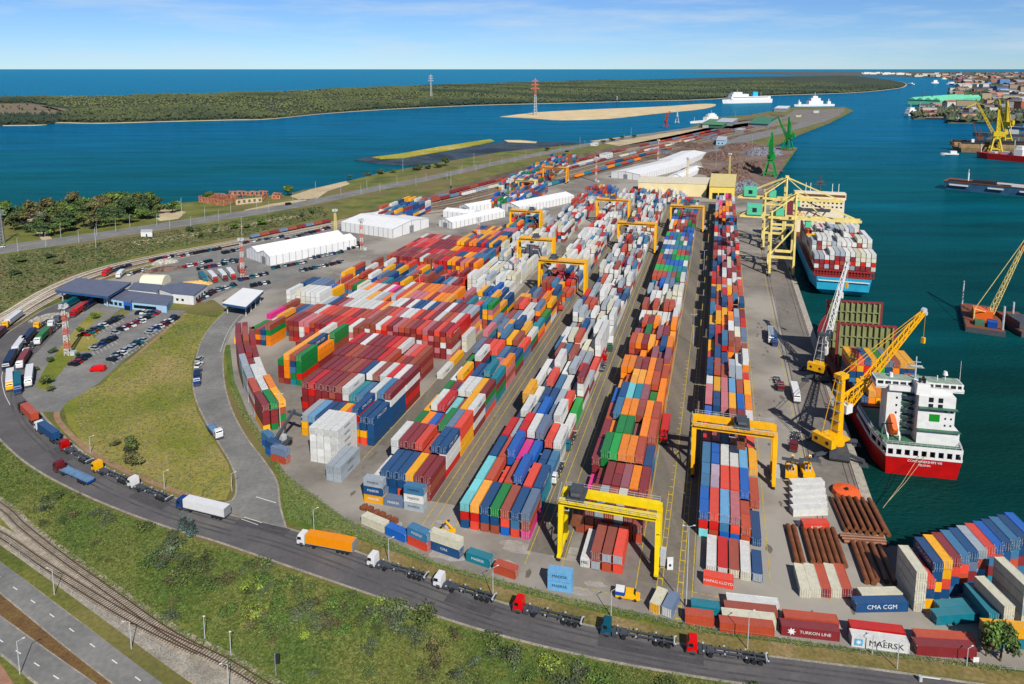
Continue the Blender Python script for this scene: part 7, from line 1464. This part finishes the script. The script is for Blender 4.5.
# stacked timber and scrap in the upper lot, scrap heaps at the far quay
def heap(name, label, px, rx, ry, h, m_, n=26, cat='heap', group=None, seed=0):
    rr = np.random.default_rng(seed + int(px[0])); p = G(*px); V = []; F = []; nx = n
    g = np.linspace(-1, 1, nx); X, Y = np.meshgrid(g, g); D = np.clip(1 - (X ** 2 + Y ** 2), 0, 1); Z = h * (D ** .7) * (.75 + .5 * rr.random(X.shape)) - .05
    V = np.stack([X * rx, Y * ry, Z], -1).reshape(-1, 3); idx = np.arange(nx * nx).reshape(nx, nx); F = np.stack([idx[:-1, :-1], idx[:-1, 1:], idx[1:, 1:], idx[1:, :-1]], -1).reshape(-1, 4)
    me = numpy_mesh(name, V, F, m_); o = ob(name, me, None, p, R(30)); return tag(o, label, cat, group)
S1 = ground_mat('rusty scrap', [(52, 42, 40), (88, 68, 60), (122, 98, 86), (106, 104, 108)], .25, fine=.7, fine_amt=.5); S2 = ground_mat('dark scrap metal', [(40, 42, 50), (84, 86, 96), (140, 140, 150), (96, 74, 64)], .3, fine=.8, fine_amt=.5)
GH = 'scrap heaps on the far quay'
for px, rx, ry, h_, m_, lab in (((730, 178), 26, 22, 11, S1, 'rust brown scrap heap in front of the yellow hall'), ((744, 190), 22, 14, 9, S2, 'grey scrap heap beside the hall corner'), ((752, 170), 30, 24, 10, S1, 'broad rust coloured scrap heap in the middle of the scrap quay'), ((764, 154), 34, 22, 9, S2, 'dark grey scrap heap before the farther green crane'), ((722, 158), 30, 30, 8, S1, 'low brown scrap heap beyond the storage hall'), ((742, 148), 40, 30, 7, S1, 'far rusty scrap heap near the pier tracks'), ((700, 172), 14, 30, 5, S1, 'long low scrap bank on the grass beside the storage hall')):
    heap('scrap_heap', lab, px, rx, ry, h_, m_, group=GH)
heap('timber_pile', 'pale yellow timber pile behind the white office', (190, 286), 12, 5, 2.4, ground_mat('fresh timber', [(190, 150, 90), (222, 184, 120), (236, 206, 150)], .6, fine=1.5), cat='pile'); heap('brick_pile', 'orange brown pallet pile in the upper lot', (164, 270), 12, 4, 2.0, S1, cat='pile'); heap('white_bag_pile', 'white heap of bags and frames in the upper lot', (165, 263), 8, 4, 2.6, ground_mat('white bags', [(104, 98, 88), (170, 166, 156), (226, 224, 216)], .5, fine=1.2), n=18, cat='pile'); heap('rubble_heap', 'pale rubble heap beside the truck queue', (52, 318), 10, 4, 2.2, ground_mat('pale rubble', [(100, 96, 90), (146, 142, 134), (196, 192, 184)], .4, fine=1.2, fine_amt=.4), n=18, cat='pile')
wagon_row((430, 203), (500, 186), 8, ['brown', 'maroon', 'slate'], 'dark open wagon, # from left on the track nearest the tents')
wagon_row((606, 165), (672, 149), 9, ['rust', 'navy', 'brown'], 'mixed wagon, # from left behind the rail side containers')
wagon_row((700, 139), (764, 125), 9, ['brown', 'slate', 'maroon'], 'dark wagon, # from left on the pier track')
for i, (px, w_, l_, h_, wm, rm, lab) in enumerate((((606, 158), 10, 24, 5, P_white, P_lgrey, 'small white shed between the tracks left of the slim red mast'), ((676, 145), 12, 30, 6, B_stone, B_tile, 'beige track side shed with red roof'), ((742, 133), 14, 34, 6, P_grey, P_lgrey, 'grey track side shed near the scrap heaps'), ((765, 124), 12, 26, 6, P_white, P_grey, 'white shed by the pier road'), ((800, 117), 10, 20, 5, B_cream, B_roof, 'cream kiosk near the pier tip'), ((818, 113), 12, 22, 5, P_white, P_white, 'white cabin at the pier tip'), ((595, 146), 8, 14, 4, P_white, P_white, 'white hut by the shore road near the basin'), ((708, 128), 12, 22, 6, P_lgrey, B_tile, 'small shed with red roof beside the green sheds'))):
    p = G(*px); block('track_shed', lab, [p, p + Vector((l_ * .5, l_ * .85, 0)), p + Vector((l_ * .5 - w_ * .85, l_ * .85 + w_ * .5, 0)), p + Vector((-w_ * .85, w_ * .5, 0))], h_, wm, rm, cat='shed', group='sheds along the tracks', windows=[(0, 3, 1.4, 2.8, 2, .1, .9)])
for i, (px, rx, ry, h_, m_) in enumerate((((690, 146), 20, 50, 5, S1), ((712, 139), 18, 40, 4, S2), ((735, 131), 20, 50, 4, S1), ((660, 152), 10, 40, 3, S2))):
    heap('material_heap', f'low dark heap of bulk material beside the tracks, {nth(i + 1)} toward the {["pier", "pier road", "pier tip", "left"][i]}', px, rx, ry, h_, m_, group='bulk heaps beside the tracks', n=18)
wagon_row((520, 181), (612, 158.5), 12, ['slate', 'brown', 'maroon', 'grey'], 'low wagon, # from left on the middle sorting track', h=2.6)
wagon_row((640, 147), (716, 130.5), 11, ['maroon', 'slate', 'rust'], 'loaded wagon, # from left on the shore side pier track')
wagon_row((395, 209), (446, 197), 6, ['brown', 'slate'], 'short wagon, # from left beside the shore side container block')
wagon_row((620, 157.5), (700, 139), 12, ['cream', 'grey', 'brown'], 'pale wagon, # from left behind the storage halls')
wagon_row((250, 239), (330, 222.5), 9, ['slate', 'brown', 'maroon'], 'parked wagon, # from left on the track beside the upper car park', h=2.8)
# ================================================================== vegetation
M_leaf = color_mat('leaves', 'mesh', .8, dirt=.2, roof=0, k=1); M_bark = mat('tree bark', (96, 80, 62), .9, dirt=.3, scale=2)
def leaf_cloud(lobes, n, size, base, seed, var=.35):
    """n leaf clumps spread through several uneven lobes (x, y, z, rx, ry, rz)"""
    rr = np.random.default_rng(seed); vol = np.array([l[3] * l[4] * l[5] for l in lobes]); which = rr.choice(len(lobes), n, p=vol / vol.sum()); Lb = np.array(lobes)[which]
    d = rr.normal(size=(n, 3)); d /= np.linalg.norm(d, axis=1)[:, None]; rad = rr.random(n) ** .42; P = Lb[:, :3] + d * Lb[:, 3:] * rad[:, None]; P[:, 2] = np.maximum(P[:, 2], .15)
    nn = d + rr.normal(size=(n, 3)) * .6 + np.array([0, 0, .35]); nn /= np.linalg.norm(nn, axis=1)[:, None]; t = np.cross(nn, rr.normal(size=(n, 3))); t /= np.linalg.norm(t, axis=1)[:, None]; bt = np.cross(nn, t)
    s = size * rr.uniform(.6, 1.35, n)[:, None]; q = [P + t * s, P + bt * s * .7, P - t * s, P - bt * s * .7]
    V = np.stack(q, 1).reshape(-1, 3); F = np.arange(4 * n).reshape(n, 4); tone = (1 + var * rr.normal(size=len(lobes)))[which] * rr.uniform(.75, 1.3, n)
    C = np.repeat(np.clip(np.array(base)[None] * tone[:, None] * (1 + .12 * rr.normal(size=(n, 3))), .004, .5), 4, 0); return V, F, C
GREENS = {'olive green': (.060, .085, .015), 'fresh green': (.062, .112, .014), 'dark green': (.030, .058, .014), 'brownish green': (.080, .074, .022), 'grey green': (.060, .080, .036), 'bright yellow green': (.14, .19, .02)}
def crown_mesh(kind, seed, w, h, n=1150, base_h=.22):
    rr = random.Random(seed); lob = []
    for i in range(9): a = rr.uniform(0, 6.28); k = rr.uniform(.1, .62); z = h * rr.uniform(base_h + .12, .86); lob.append((w * .5 * k * math.cos(a), w * .5 * k * math.sin(a), z, w * rr.uniform(.17, .3), w * rr.uniform(.17, .3), h * rr.uniform(.12, .2)))
    V, F, C = leaf_cloud(lob, n, w * .052, GREENS[kind], seed); return numpy_mesh('crown', V, F, M_leaf, C)
def trunk_mesh(h, seed):
    rr = random.Random(seed); m = MB(); top = Vector((rr.uniform(-.3, .3), rr.uniform(-.3, .3), h * .62)); m.cyl((0, 0, -.1), top, h * .035, 7, h * .014)
    for i in range(5): a = rr.uniform(0, 6.28); z = h * rr.uniform(.25, .55); p = top * (z / (h * .62)); m.cyl((p.x, p.y, z), (p.x + h * .22 * math.cos(a), p.y + h * .22 * math.sin(a), z + h * .22), h * .013, 5, h * .006)
    return m.mesh('trunk', M_bark)
TREES = {}
def tree(px, kind, w, h, group, variant=None):
    v = variant if variant is not None else random.randrange(3); key = (kind, v)
    if key not in TREES: TREES[key] = (crown_mesh(kind, hash(kind) % 999 + v if False else sum(map(ord, kind)) + v * 17, 8, 8), trunk_mesh(8, v))
    p = G(*px); o = thing('tree', '', 'tree', p, random.uniform(0, 6.28), group); o['look'] = kind; o.scale = (w / 8, w / 8, h / 8)
    ob('trunk', TREES[key][1], o); ob('crown', TREES[key][0], o); return o
T = []
rt = random.Random(12)
for px, kd, w, h_ in (((4, 225), 'fresh green', 12, 14), ((14, 230), 'olive green', 10, 10), ((22, 219), 'dark green', 8, 9), ((35, 217), 'brownish green', 11, 11), ((46, 216), 'brownish green', 12, 12), ((40, 228), 'grey green', 9, 9), ((34, 231), 'dark green', 9, 8), ((52, 225), 'olive green', 11, 11), ((60, 221), 'olive green', 10, 10), ((72, 224), 'fresh green', 11, 12), ((77, 213), 'brownish green', 13, 14), ((84, 215), 'fresh green', 12, 12), ((70, 230), 'dark green', 10, 7), ((55, 234), 'fresh green', 11, 7), ((44, 235), 'dark green', 11, 7), ((84, 227), 'olive green', 10, 10), ((94, 220), 'brownish green', 12, 12), ((101, 214), 'brownish green', 13, 13), ((108, 219), 'olive green', 12, 11), ((113, 212), 'fresh green', 14, 14), ((122, 212), 'fresh green', 15, 14), ((124, 218), 'dark green', 13, 12), ((132, 216), 'dark green', 13, 12), ((138, 213), 'olive green', 13, 13), ((146, 211), 'fresh green', 12, 12), ((151, 209), 'olive green', 11, 11), ((157, 210), 'olive green', 9, 9), ((118, 222), 'dark green', 11, 8), ((110, 226), 'fresh green', 10, 6), ((96, 228), 'brownish green', 9, 7), ((142, 218), 'fresh green', 10, 7), ((130, 222), 'olive green', 10, 6), ((173, 212), 'fresh green', 9, 8), ((8, 222), 'dark green', 12, 10), ((16, 223), 'olive green', 11, 9), ((28, 214), 'fresh green', 9, 8), ((62, 214), 'olive green', 11, 11), ((66, 226), 'dark green', 12, 9), ((90, 216), 'olive green', 12, 11), ((104, 222), 'dark green', 12, 9), ((117, 216), 'olive green', 13, 11), ((136, 210), 'fresh green', 13, 12), ((144, 214), 'dark green', 12, 10), ((128, 213), 'brownish green', 12, 11), ((82, 221), 'dark green', 12, 9), ((160, 213), 'olive green', 9, 7), ((148, 218), 'olive green', 10, 6), ((26, 224), 'brownish green', 10, 8), ((155, 217), 'fresh green', 5, 5), ((288, 195), 'fresh green', 9, 8), ((209, 199), 'fresh green', 9, 6)):
    T.append(tree((px[0], px[1] + 1), kd, w * 1.45, h_ * 1.45, 'trees along the lagoon shore'))
ordinals(T, '@ tree on the lagoon shore behind the road, # from the left')
T = []
for px, kd, w, h_ in (((214, 234), 'dark green', 5, 5), ((201, 238), 'olive green', 5, 4), ((262, 225), 'fresh green', 10, 6), ((234, 229), 'fresh green', 9, 5), ((312, 214), 'olive green', 6, 6), ((302, 217), 'dark green', 4, 5), ((189, 232), 'dark green', 8, 4), ((247, 228), 'olive green', 7, 4), ((367, 176), 'brownish green', 12, 4), ((381, 174), 'olive green', 12, 6), ((393, 173), 'olive green', 10, 6), ((418, 170), 'dark green', 14, 7), ((446, 166), 'dark green', 14, 12), ((438, 168), 'dark green', 10, 7), ((428, 169), 'dark green', 10, 6), ((547, 151), 'brownish green', 12, 7), ((350, 178), 'olive green', 9, 4), ((612, 141), 'dark green', 12, 6), ((623, 139), 'dark green', 12, 6), ((634, 138), 'dark green', 12, 6), ((603, 143), 'dark green', 12, 5), ((22, 262), 'olive green', 9, 3), ((50, 258), 'dark green', 8, 3), ((12, 275), 'dark green', 9, 3), ((60, 264), 'brownish green', 9, 3)):
    T.append(tree(px, kd, w, h_, 'shrubs and small trees beside the shore road'))
ordinals(T, '@ shrub beside the shore road and railway, # from the left')
T = []
for px, kd, w, h_ in (((131, 452), 'olive green', 6, 5.4), ((135, 466), 'brownish green', 7, 4.6), ((114, 446), 'brownish green', 4, 2.0), ((47, 385), 'olive green', 5, 4.6), ((78, 358), 'olive green', 3.4, 2.6), ((95, 319), 'fresh green', 5, 3.4), ((53, 353), 'dark green', 3.6, 2.6), ((51, 362), 'dark green', 3.4, 2.4), ((80, 332), 'fresh green', 4, 3), ((51, 391), 'olive green', 3.6, 2.4), ((161, 339), 'fresh green', 2, 1.2), ((36, 371), 'olive green', 3, 2)):
    T.append(tree(px, kd, w, h_, 'bushes on the lawn and by the car park'))
ordinals(T, '@ bush on the lawn or by the car park, # from the left')
t = tree((1000, 661), 'fresh green', 7, 9.5, None, 1); t['label'] = 'leafy green tree at the right end of the fence, before the yellow container'
t = tree((986, 656), 'brownish green', 5, 6.5, None, 2); t['label'] = 'thin brownish bush left of the leafy tree at the fence end'
# blue spruce by the road and shrubs of the meadow
V, F, C = leaf_cloud([(0, 0, .9 + i * .9, 1.7 - i * .26, 1.7 - i * .26, .7) for i in range(6)], 900, .2, (.05, .085, .07), 5); CON = numpy_mesh('crown', V, F, M_leaf, C); m = MB(); m.cyl((0, 0, -.1), (0, 0, 5), .14, 6, .05); CT = m.mesh('trunk', M_bark)
for px, s, lab in (((183, 530), .9, 'small blue green spruce at the roadside below the box trailers, left one'), ((191, 536), 1.05, 'small blue green spruce at the roadside, right one of the pair')):
    o = thing('spruce', lab, 'tree', G(*px), 0, 'two small spruces'); o.scale = (s, s, s); ob('trunk', CT, o); ob('crown', CON, o)
T = []; SH = {}
for i in range(4):
    for kd in ('olive green', 'grey green', 'fresh green', 'bright yellow green', 'brownish green'):
        rr = random.Random(i * 7 + len(kd)); lob = [(rr.uniform(-.9, .9), rr.uniform(-.9, .9), rr.uniform(.25, .75), rr.uniform(.5, .9), rr.uniform(.5, .9), rr.uniform(.3, .55)) for _ in range(7)]
        V, F, C = leaf_cloud(lob, 520, .1, GREENS[kd], i * 31 + len(kd)); SH[(kd, i)] = numpy_mesh('meadow_shrub', V, F, M_leaf, C)
rs = random.Random(3); mpoly = meadow; cnt = 0
sp = [((386, 610), 'bright yellow green', 3.0), ((319, 622), 'grey green', 2.4), ((309, 633), 'bright yellow green', 1.6), ((259, 610), 'bright yellow green', 2.6), ((551, 668), 'bright yellow green', 2.2), ((574, 672), 'grey green', 2.0), ((371, 648), 'grey green', 1.6), ((463, 677), 'grey green', 1.8), ((250, 588), 'bright yellow green', 2)]
while len(sp) < 110:
    x, y = rs.uniform(-10, 760), rs.uniform(440, 700); p = G(x, y)
    if not inside(p, mpoly): continue
    c1 = math.exp(-((x - 175) / 50) ** 2 - ((y - 560) / 26) ** 2) + .9 * math.exp(-((x - 430) / 45) ** 2 - ((y - 622) / 18) ** 2) + .7 * math.exp(-((x - 310) / 70) ** 2 - ((y - 612) / 24) ** 2) + .5 * math.exp(-((x - 60) / 40) ** 2 - ((y - 505) / 18) ** 2)
    if rs.random() > .12 + c1: continue
    sp.append(((x, y), rs.choice(('olive green', 'olive green', 'grey green', 'fresh green', 'brownish green')), rs.uniform(.8, 2.4) * (1 + .4 * c1)))
for px, kd, w in sp:
    o = ob('meadow_shrub', SH[(kd, rs.randrange(4))], None, G(*px), rs.uniform(0, 6.28)); o.scale = (w, w, w * rs.uniform(.45, .8)); o['category'] = 'shrub'; o['group'] = 'shrubs in the rough meadow'; o['look'] = kd; T.append(o)
ordinals(T, '@ shrub in the rough meadow below the access road, # from the left')
# grass tufts (too many to count)
def tufts(name, poly, n, size, base, seed, hgt=.6, keep=None):
    rr = np.random.default_rng(seed); xs = [p[0] for p in poly]; ys = [p[1] for p in poly]; P = []
    while len(P) < n:
        x, y = rr.uniform(min(xs), max(xs)), rr.uniform(min(ys), max(ys))
        if y < 95 or not inside((x, y), poly): continue
        P.append((x, y))
    P = np.array(P); k = 3; a = rr.uniform(0, 6.28, (n, k)); s = size * rr.uniform(.5, 1.5, (n, 1)); h = hgt * rr.uniform(.5, 1.4, (n, k)); V = np.zeros((n, k, 3, 3)); off = rr.normal(size=(n, k, 2)) * size * .5
    cx = P[:, None, 0] + off[..., 0]; cy = P[:, None, 1] + off[..., 1]
    V[:, :, 0, 0] = cx - np.cos(a) * s; V[:, :, 0, 1] = cy - np.sin(a) * s; V[:, :, 1, 0] = cx + np.cos(a) * s; V[:, :, 1, 1] = cy + np.sin(a) * s; V[:, :, 2, 0] = cx + rr.normal(size=(n, k)) * s; V[:, :, 2, 1] = cy + rr.normal(size=(n, k)) * s; V[:, :, 2, 2] = h; V[:, :, :2, 2] = .02
    pn = np.sin(P[:, 0] * .11 + 1) * np.sin(P[:, 1] * .13) + .6 * np.sin(P[:, 0] * .31 + P[:, 1] * .23); mixv = np.clip(.5 + .4 * pn + rr.normal(size=n) * .25, 0, 1)[:, None]
    col = np.array(base[0]) * (1 - mixv) + np.array(base[1]) * mixv; col = col * rr.uniform(.84, 1.16, (n, 1)); o = ob(name, numpy_mesh(name, V.reshape(-1, 3), np.arange(n * k * 3).reshape(-1, 3), M_leaf, np.repeat(col, k * 3, 0)))
    return o
tag(tufts('grass_tufts', meadow, 34000, .34, ((.044, .082, .007), (.108, .114, .022)), 3, .24), 'rough grass tufts covering the meadow below the access road', 'grass', kind='stuff')
LP = GP([(184, 313), (216, 318), (207, 330), (192, 362), (191, 388), (197, 412), (212, 438), (228, 464), (232, 484), (226, 498), (190, 498), (150, 482), (108, 462), (90, 446), (74, 424), (80, 396), (102, 384), (126, 364), (162, 335)])
tag(tufts('lawn_tufts', LP, 7000, .32, ((.092, .112, .022), (.165, .138, .066)), 4, .2), 'short dry grass of the lawn between car park and yard road', 'grass', kind='stuff')
VP = GP([(229, 384), (245, 420), (266, 450), (281, 477), (284, 500), (290, 520), (330, 528), (400, 552), (500, 587), (600, 611), (700, 631), (800, 645), (1010, 672), (1010, 668), (860, 650), (700, 627), (560, 596), (438, 564), (344, 518), (285, 474), (249, 416)])
tag(tufts('verge_tufts', VP, 6500, .3, ((.070, .105, .018), (.120, .130, .038)), 5, .2), 'long grass on the verge between yard fence and access road', 'grass', kind='stuff')
UP = GP([(-40, 262), (60, 248), (130, 237.5), (200, 226.5), (260, 217), (320, 206), (330, 216), (250, 234), (160, 250), (100, 264), (48, 284), (0, 312), (-40, 335)])
tag(tufts('upland_tufts', UP, 9000, .8, ((.050, .075, .016), (.110, .108, .045)), 6, .5), 'rough grass between shore road and railway', 'grass', kind='stuff')
# the far wood on the spit: thousands of crowns that read as one mass
rr = np.random.default_rng(8); pts = []; sx = [p.x for p in spit]; sy = [p.y for p in spit]
edge = GP(SPIT)
while len(pts) < 42000:
    x = rr.uniform(-3500, 2600); y = rr.uniform(1350, 7500)
    u_ = 512 + FOC * x / (y * .99 + 17)
    if u_ < -60 or u_ > 930 or not inside((x, y), spit): continue
    if any(inside((x, y), c) for c in CLEAR): 
        if rr.random() > .04: continue
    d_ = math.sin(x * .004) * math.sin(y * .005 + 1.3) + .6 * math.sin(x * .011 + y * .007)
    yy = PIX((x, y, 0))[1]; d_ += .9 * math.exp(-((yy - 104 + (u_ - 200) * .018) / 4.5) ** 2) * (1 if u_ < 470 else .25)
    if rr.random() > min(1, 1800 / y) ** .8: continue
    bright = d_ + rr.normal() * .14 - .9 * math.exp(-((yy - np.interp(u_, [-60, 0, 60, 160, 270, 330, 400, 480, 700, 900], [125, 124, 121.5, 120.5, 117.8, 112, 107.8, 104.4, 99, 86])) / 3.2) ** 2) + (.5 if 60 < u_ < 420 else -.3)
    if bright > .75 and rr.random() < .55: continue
    pts.append((x, y, bright))
pts = np.array(pts); n = len(pts); hh = rr.uniform(6, 13, n) * np.where(pts[:, 2] > .5, .7, 1) ; ww = hh * rr.uniform(.24, .40, n) * (1 + np.clip((pts[:, 1] - 1800) / 2500, 0, 1.2))
tmpl = np.array([(0, 0, 1), (1, 0, .45), (.3, .95, .5), (-.8, .6, .42), (-.8, -.6, .52), (.3, -.95, .44), (0, 0, 0)]); fc_ = np.array([(0, 1, 2), (0, 2, 3), (0, 3, 4), (0, 4, 5), (0, 5, 1), (6, 2, 1), (6, 3, 2), (6, 4, 3), (6, 5, 4), (6, 1, 5)])
V = tmpl[None] * np.stack([ww, ww, hh], -1)[:, None, :] * rr.uniform(.8, 1.2, (n, 7, 3)); V[:, :, 0] += pts[:, None, 0]; V[:, :, 1] += pts[:, None, 1]; V[:, :, 2] -= 1.4
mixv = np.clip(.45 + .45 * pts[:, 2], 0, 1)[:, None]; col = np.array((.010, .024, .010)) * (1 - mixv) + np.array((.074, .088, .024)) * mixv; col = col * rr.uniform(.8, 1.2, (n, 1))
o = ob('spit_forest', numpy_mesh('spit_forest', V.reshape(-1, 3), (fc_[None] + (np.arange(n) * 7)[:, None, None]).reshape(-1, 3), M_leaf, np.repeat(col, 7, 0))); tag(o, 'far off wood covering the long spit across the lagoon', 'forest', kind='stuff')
# trees of the far town
pts = []
while len(pts) < 2600:
    u_, v_ = rr.uniform(905, 1040), rr.uniform(72, 124); p = G(u_, v_)
    if not inside(p, bank + far) or v_ < 72: continue
    pts.append((p.x, p.y))
pts = np.array(pts); n = len(pts); hh = rr.uniform(7, 15, n); ww = hh * rr.uniform(.35, .7, n) * (1 + np.clip((pts[:, 1] - 1800) / 3000, 0, 2)); V = tmpl[None] * np.stack([ww, ww, hh], -1)[:, None, :] * rr.uniform(.8, 1.2, (n, 7, 3)); V[:, :, 0] += pts[:, None, 0]; V[:, :, 1] += pts[:, None, 1]
col = np.array((.035, .05, .018)) * rr.uniform(.6, 1.6, (n, 1)); o = ob('town_trees', numpy_mesh('town_trees', V.reshape(-1, 3), (fc_[None] + (np.arange(n) * 7)[:, None, None]).reshape(-1, 3), M_leaf, np.repeat(col, 7, 0))); tag(o, 'mass of far trees between the buildings of the town', 'trees', kind='stuff')
# dark band of land and woods along the horizon behind the town
b = MB()
# ================================================================== the far town
TB = []
def far_house(u_, v_, w, d, h, wm, rm, rot, gable=False):
    p = G(u_, v_); o = thing('town_building', '', 'building', p, rot, 'buildings of the far town'); m = MB(); m.box(-w / 2, w / 2, -d / 2, d / 2, 0, h); m.build('wall', wm, o)
    m = MB()
    if gable: m.add([(-w / 2 - .5, -d / 2, h), (w / 2 + .5, -d / 2, h), (w / 2 + .5, d / 2, h), (-w / 2 - .5, d / 2, h), (-w / 2 - .5, 0, h + d * .3), (w / 2 + .5, 0, h + d * .3)], [(0, 1, 5, 4), (2, 3, 4, 5), (0, 4, 3), (1, 2, 5)])
    else: m.box(-w / 2 - .3, w / 2 + .3, -d / 2 - .3, d / 2 + .3, h, h + 1)
    m.build('roof', rm, o); TB.append(o); return o
wms = [mat('town white wall', (206, 206, 202)), mat('town cream wall', (188, 172, 142)), mat('town grey wall', (128, 128, 126)), mat('town brick wall', (164, 106, 84)), mat('town blue wall', (90, 130, 180)), mat('town beige wall', (170, 154, 128)), mat('town dark wall', (84, 84, 86)), mat('town pink wall', (196, 150, 130))]; rms = [P_grey, B_tile, P_dgrey, mat('town brown roof', (104, 76, 66)), P_dgrey, mat('town light roof', (176, 174, 170))]
rf = random.Random(22)
r = thing('dock_hall', 'long pale green roofed hall across the water', 'hall', G(940, 105.5), head(G(940, 105.5), G(982, 101.5)), None); ln = (G(982, 101.5) - G(940, 105.5)).length
m = MB(); m.box(-100, 0, 0, ln, 0, 17); m.build('wall', B_grn, r)
m = MB(); 
for i in range(4): m.add([(-i * 25, -2, 17), (-i * 25 - 12.5, -2, 25), (-i * 25 - 25, -2, 17), (-i * 25, ln + 2, 17), (-i * 25 - 12.5, ln + 2, 25), (-i * 25 - 25, ln + 2, 17)], [(0, 1, 4, 3), (1, 2, 5, 4), (0, 1, 2), (3, 4, 5)])
m.build('roof', B_grn, r)
placed = 0
for i in range(300):
    v_ = 73 + 51 * rf.random() ** 1.6; u_ = rf.uniform(918 + (8 if v_ > 100 else 0), 1030)
    p = G(u_, v_)
    if not inside(p, bank + far) or (935 < u_ < 986 and 96 < v_ < 108): continue
    sc_ = min(3.0, p.y / 1500); far_house(u_, v_, rf.uniform(10, 38) * sc_, rf.uniform(8, 17) * sc_, rf.uniform(5, 12) * min(sc_, 1.6) * (1.8 if rf.random() < .12 else 1), rf.choice(wms), rf.choice(rms), rf.uniform(-.5, .5), rf.random() < .4)
for i in range(26): far_house(rf.uniform(862, 905), rf.uniform(73.6, 74.8), rf.uniform(60, 160), 40, rf.uniform(14, 40), P_white, P_lgrey, 0)
for i in range(22): far_house(rf.uniform(905, 960), rf.uniform(74, 77), rf.uniform(50, 130), 40, rf.uniform(14, 36), rf.choice(wms[:3]), P_lgrey, 0)
for u_, v_, w, d, h in ((988, 99, 22, 20, 30), (996, 91, 50, 30, 26), (1012, 95, 46, 24, 20), (979, 88, 60, 40, 24), (1003, 84, 80, 30, 34)): far_house(u_, v_, w, d, h, wms[4] if u_ > 990 and u_ < 1010 else P_dgrey if u_ == 988 else P_white, P_lgrey, .1)
ordinals(TB, 'building of the far town across the water, # from the left')
# quay cranes of the far harbour as thin masts
for i, (u_, v_, h_) in enumerate(((922, 104, 46), (931, 103, 38), (958, 80, 60), (968, 78, 70), (962, 90, 40), (1008, 76, 90))):
    p = G(u_, v_); o = thing('harbour_mast', f'thin dark crane mast in the far harbour, {nth(i+1)} listed from the left quay', 'mast', p, 0, 'crane masts of the far harbour'); o['label'] = f'thin dark crane mast {["beside the coaster", "left of the green hall", "beyond the green hall", "tallest beyond the green hall", "on the far green hall roof line", "alone on the right horizon"][i]}'
    m = MB(); m.bar((0, 0, 0), (0, 0, h_), 2.2, 2.2, .5); m.build('mast_pole', P_dgrey, o); m = MB(); m.bar((0, 0, h_ * .6), (h_ * .4, 0, h_ * .9), 1.4); m.build('jib', P_dgrey, o)
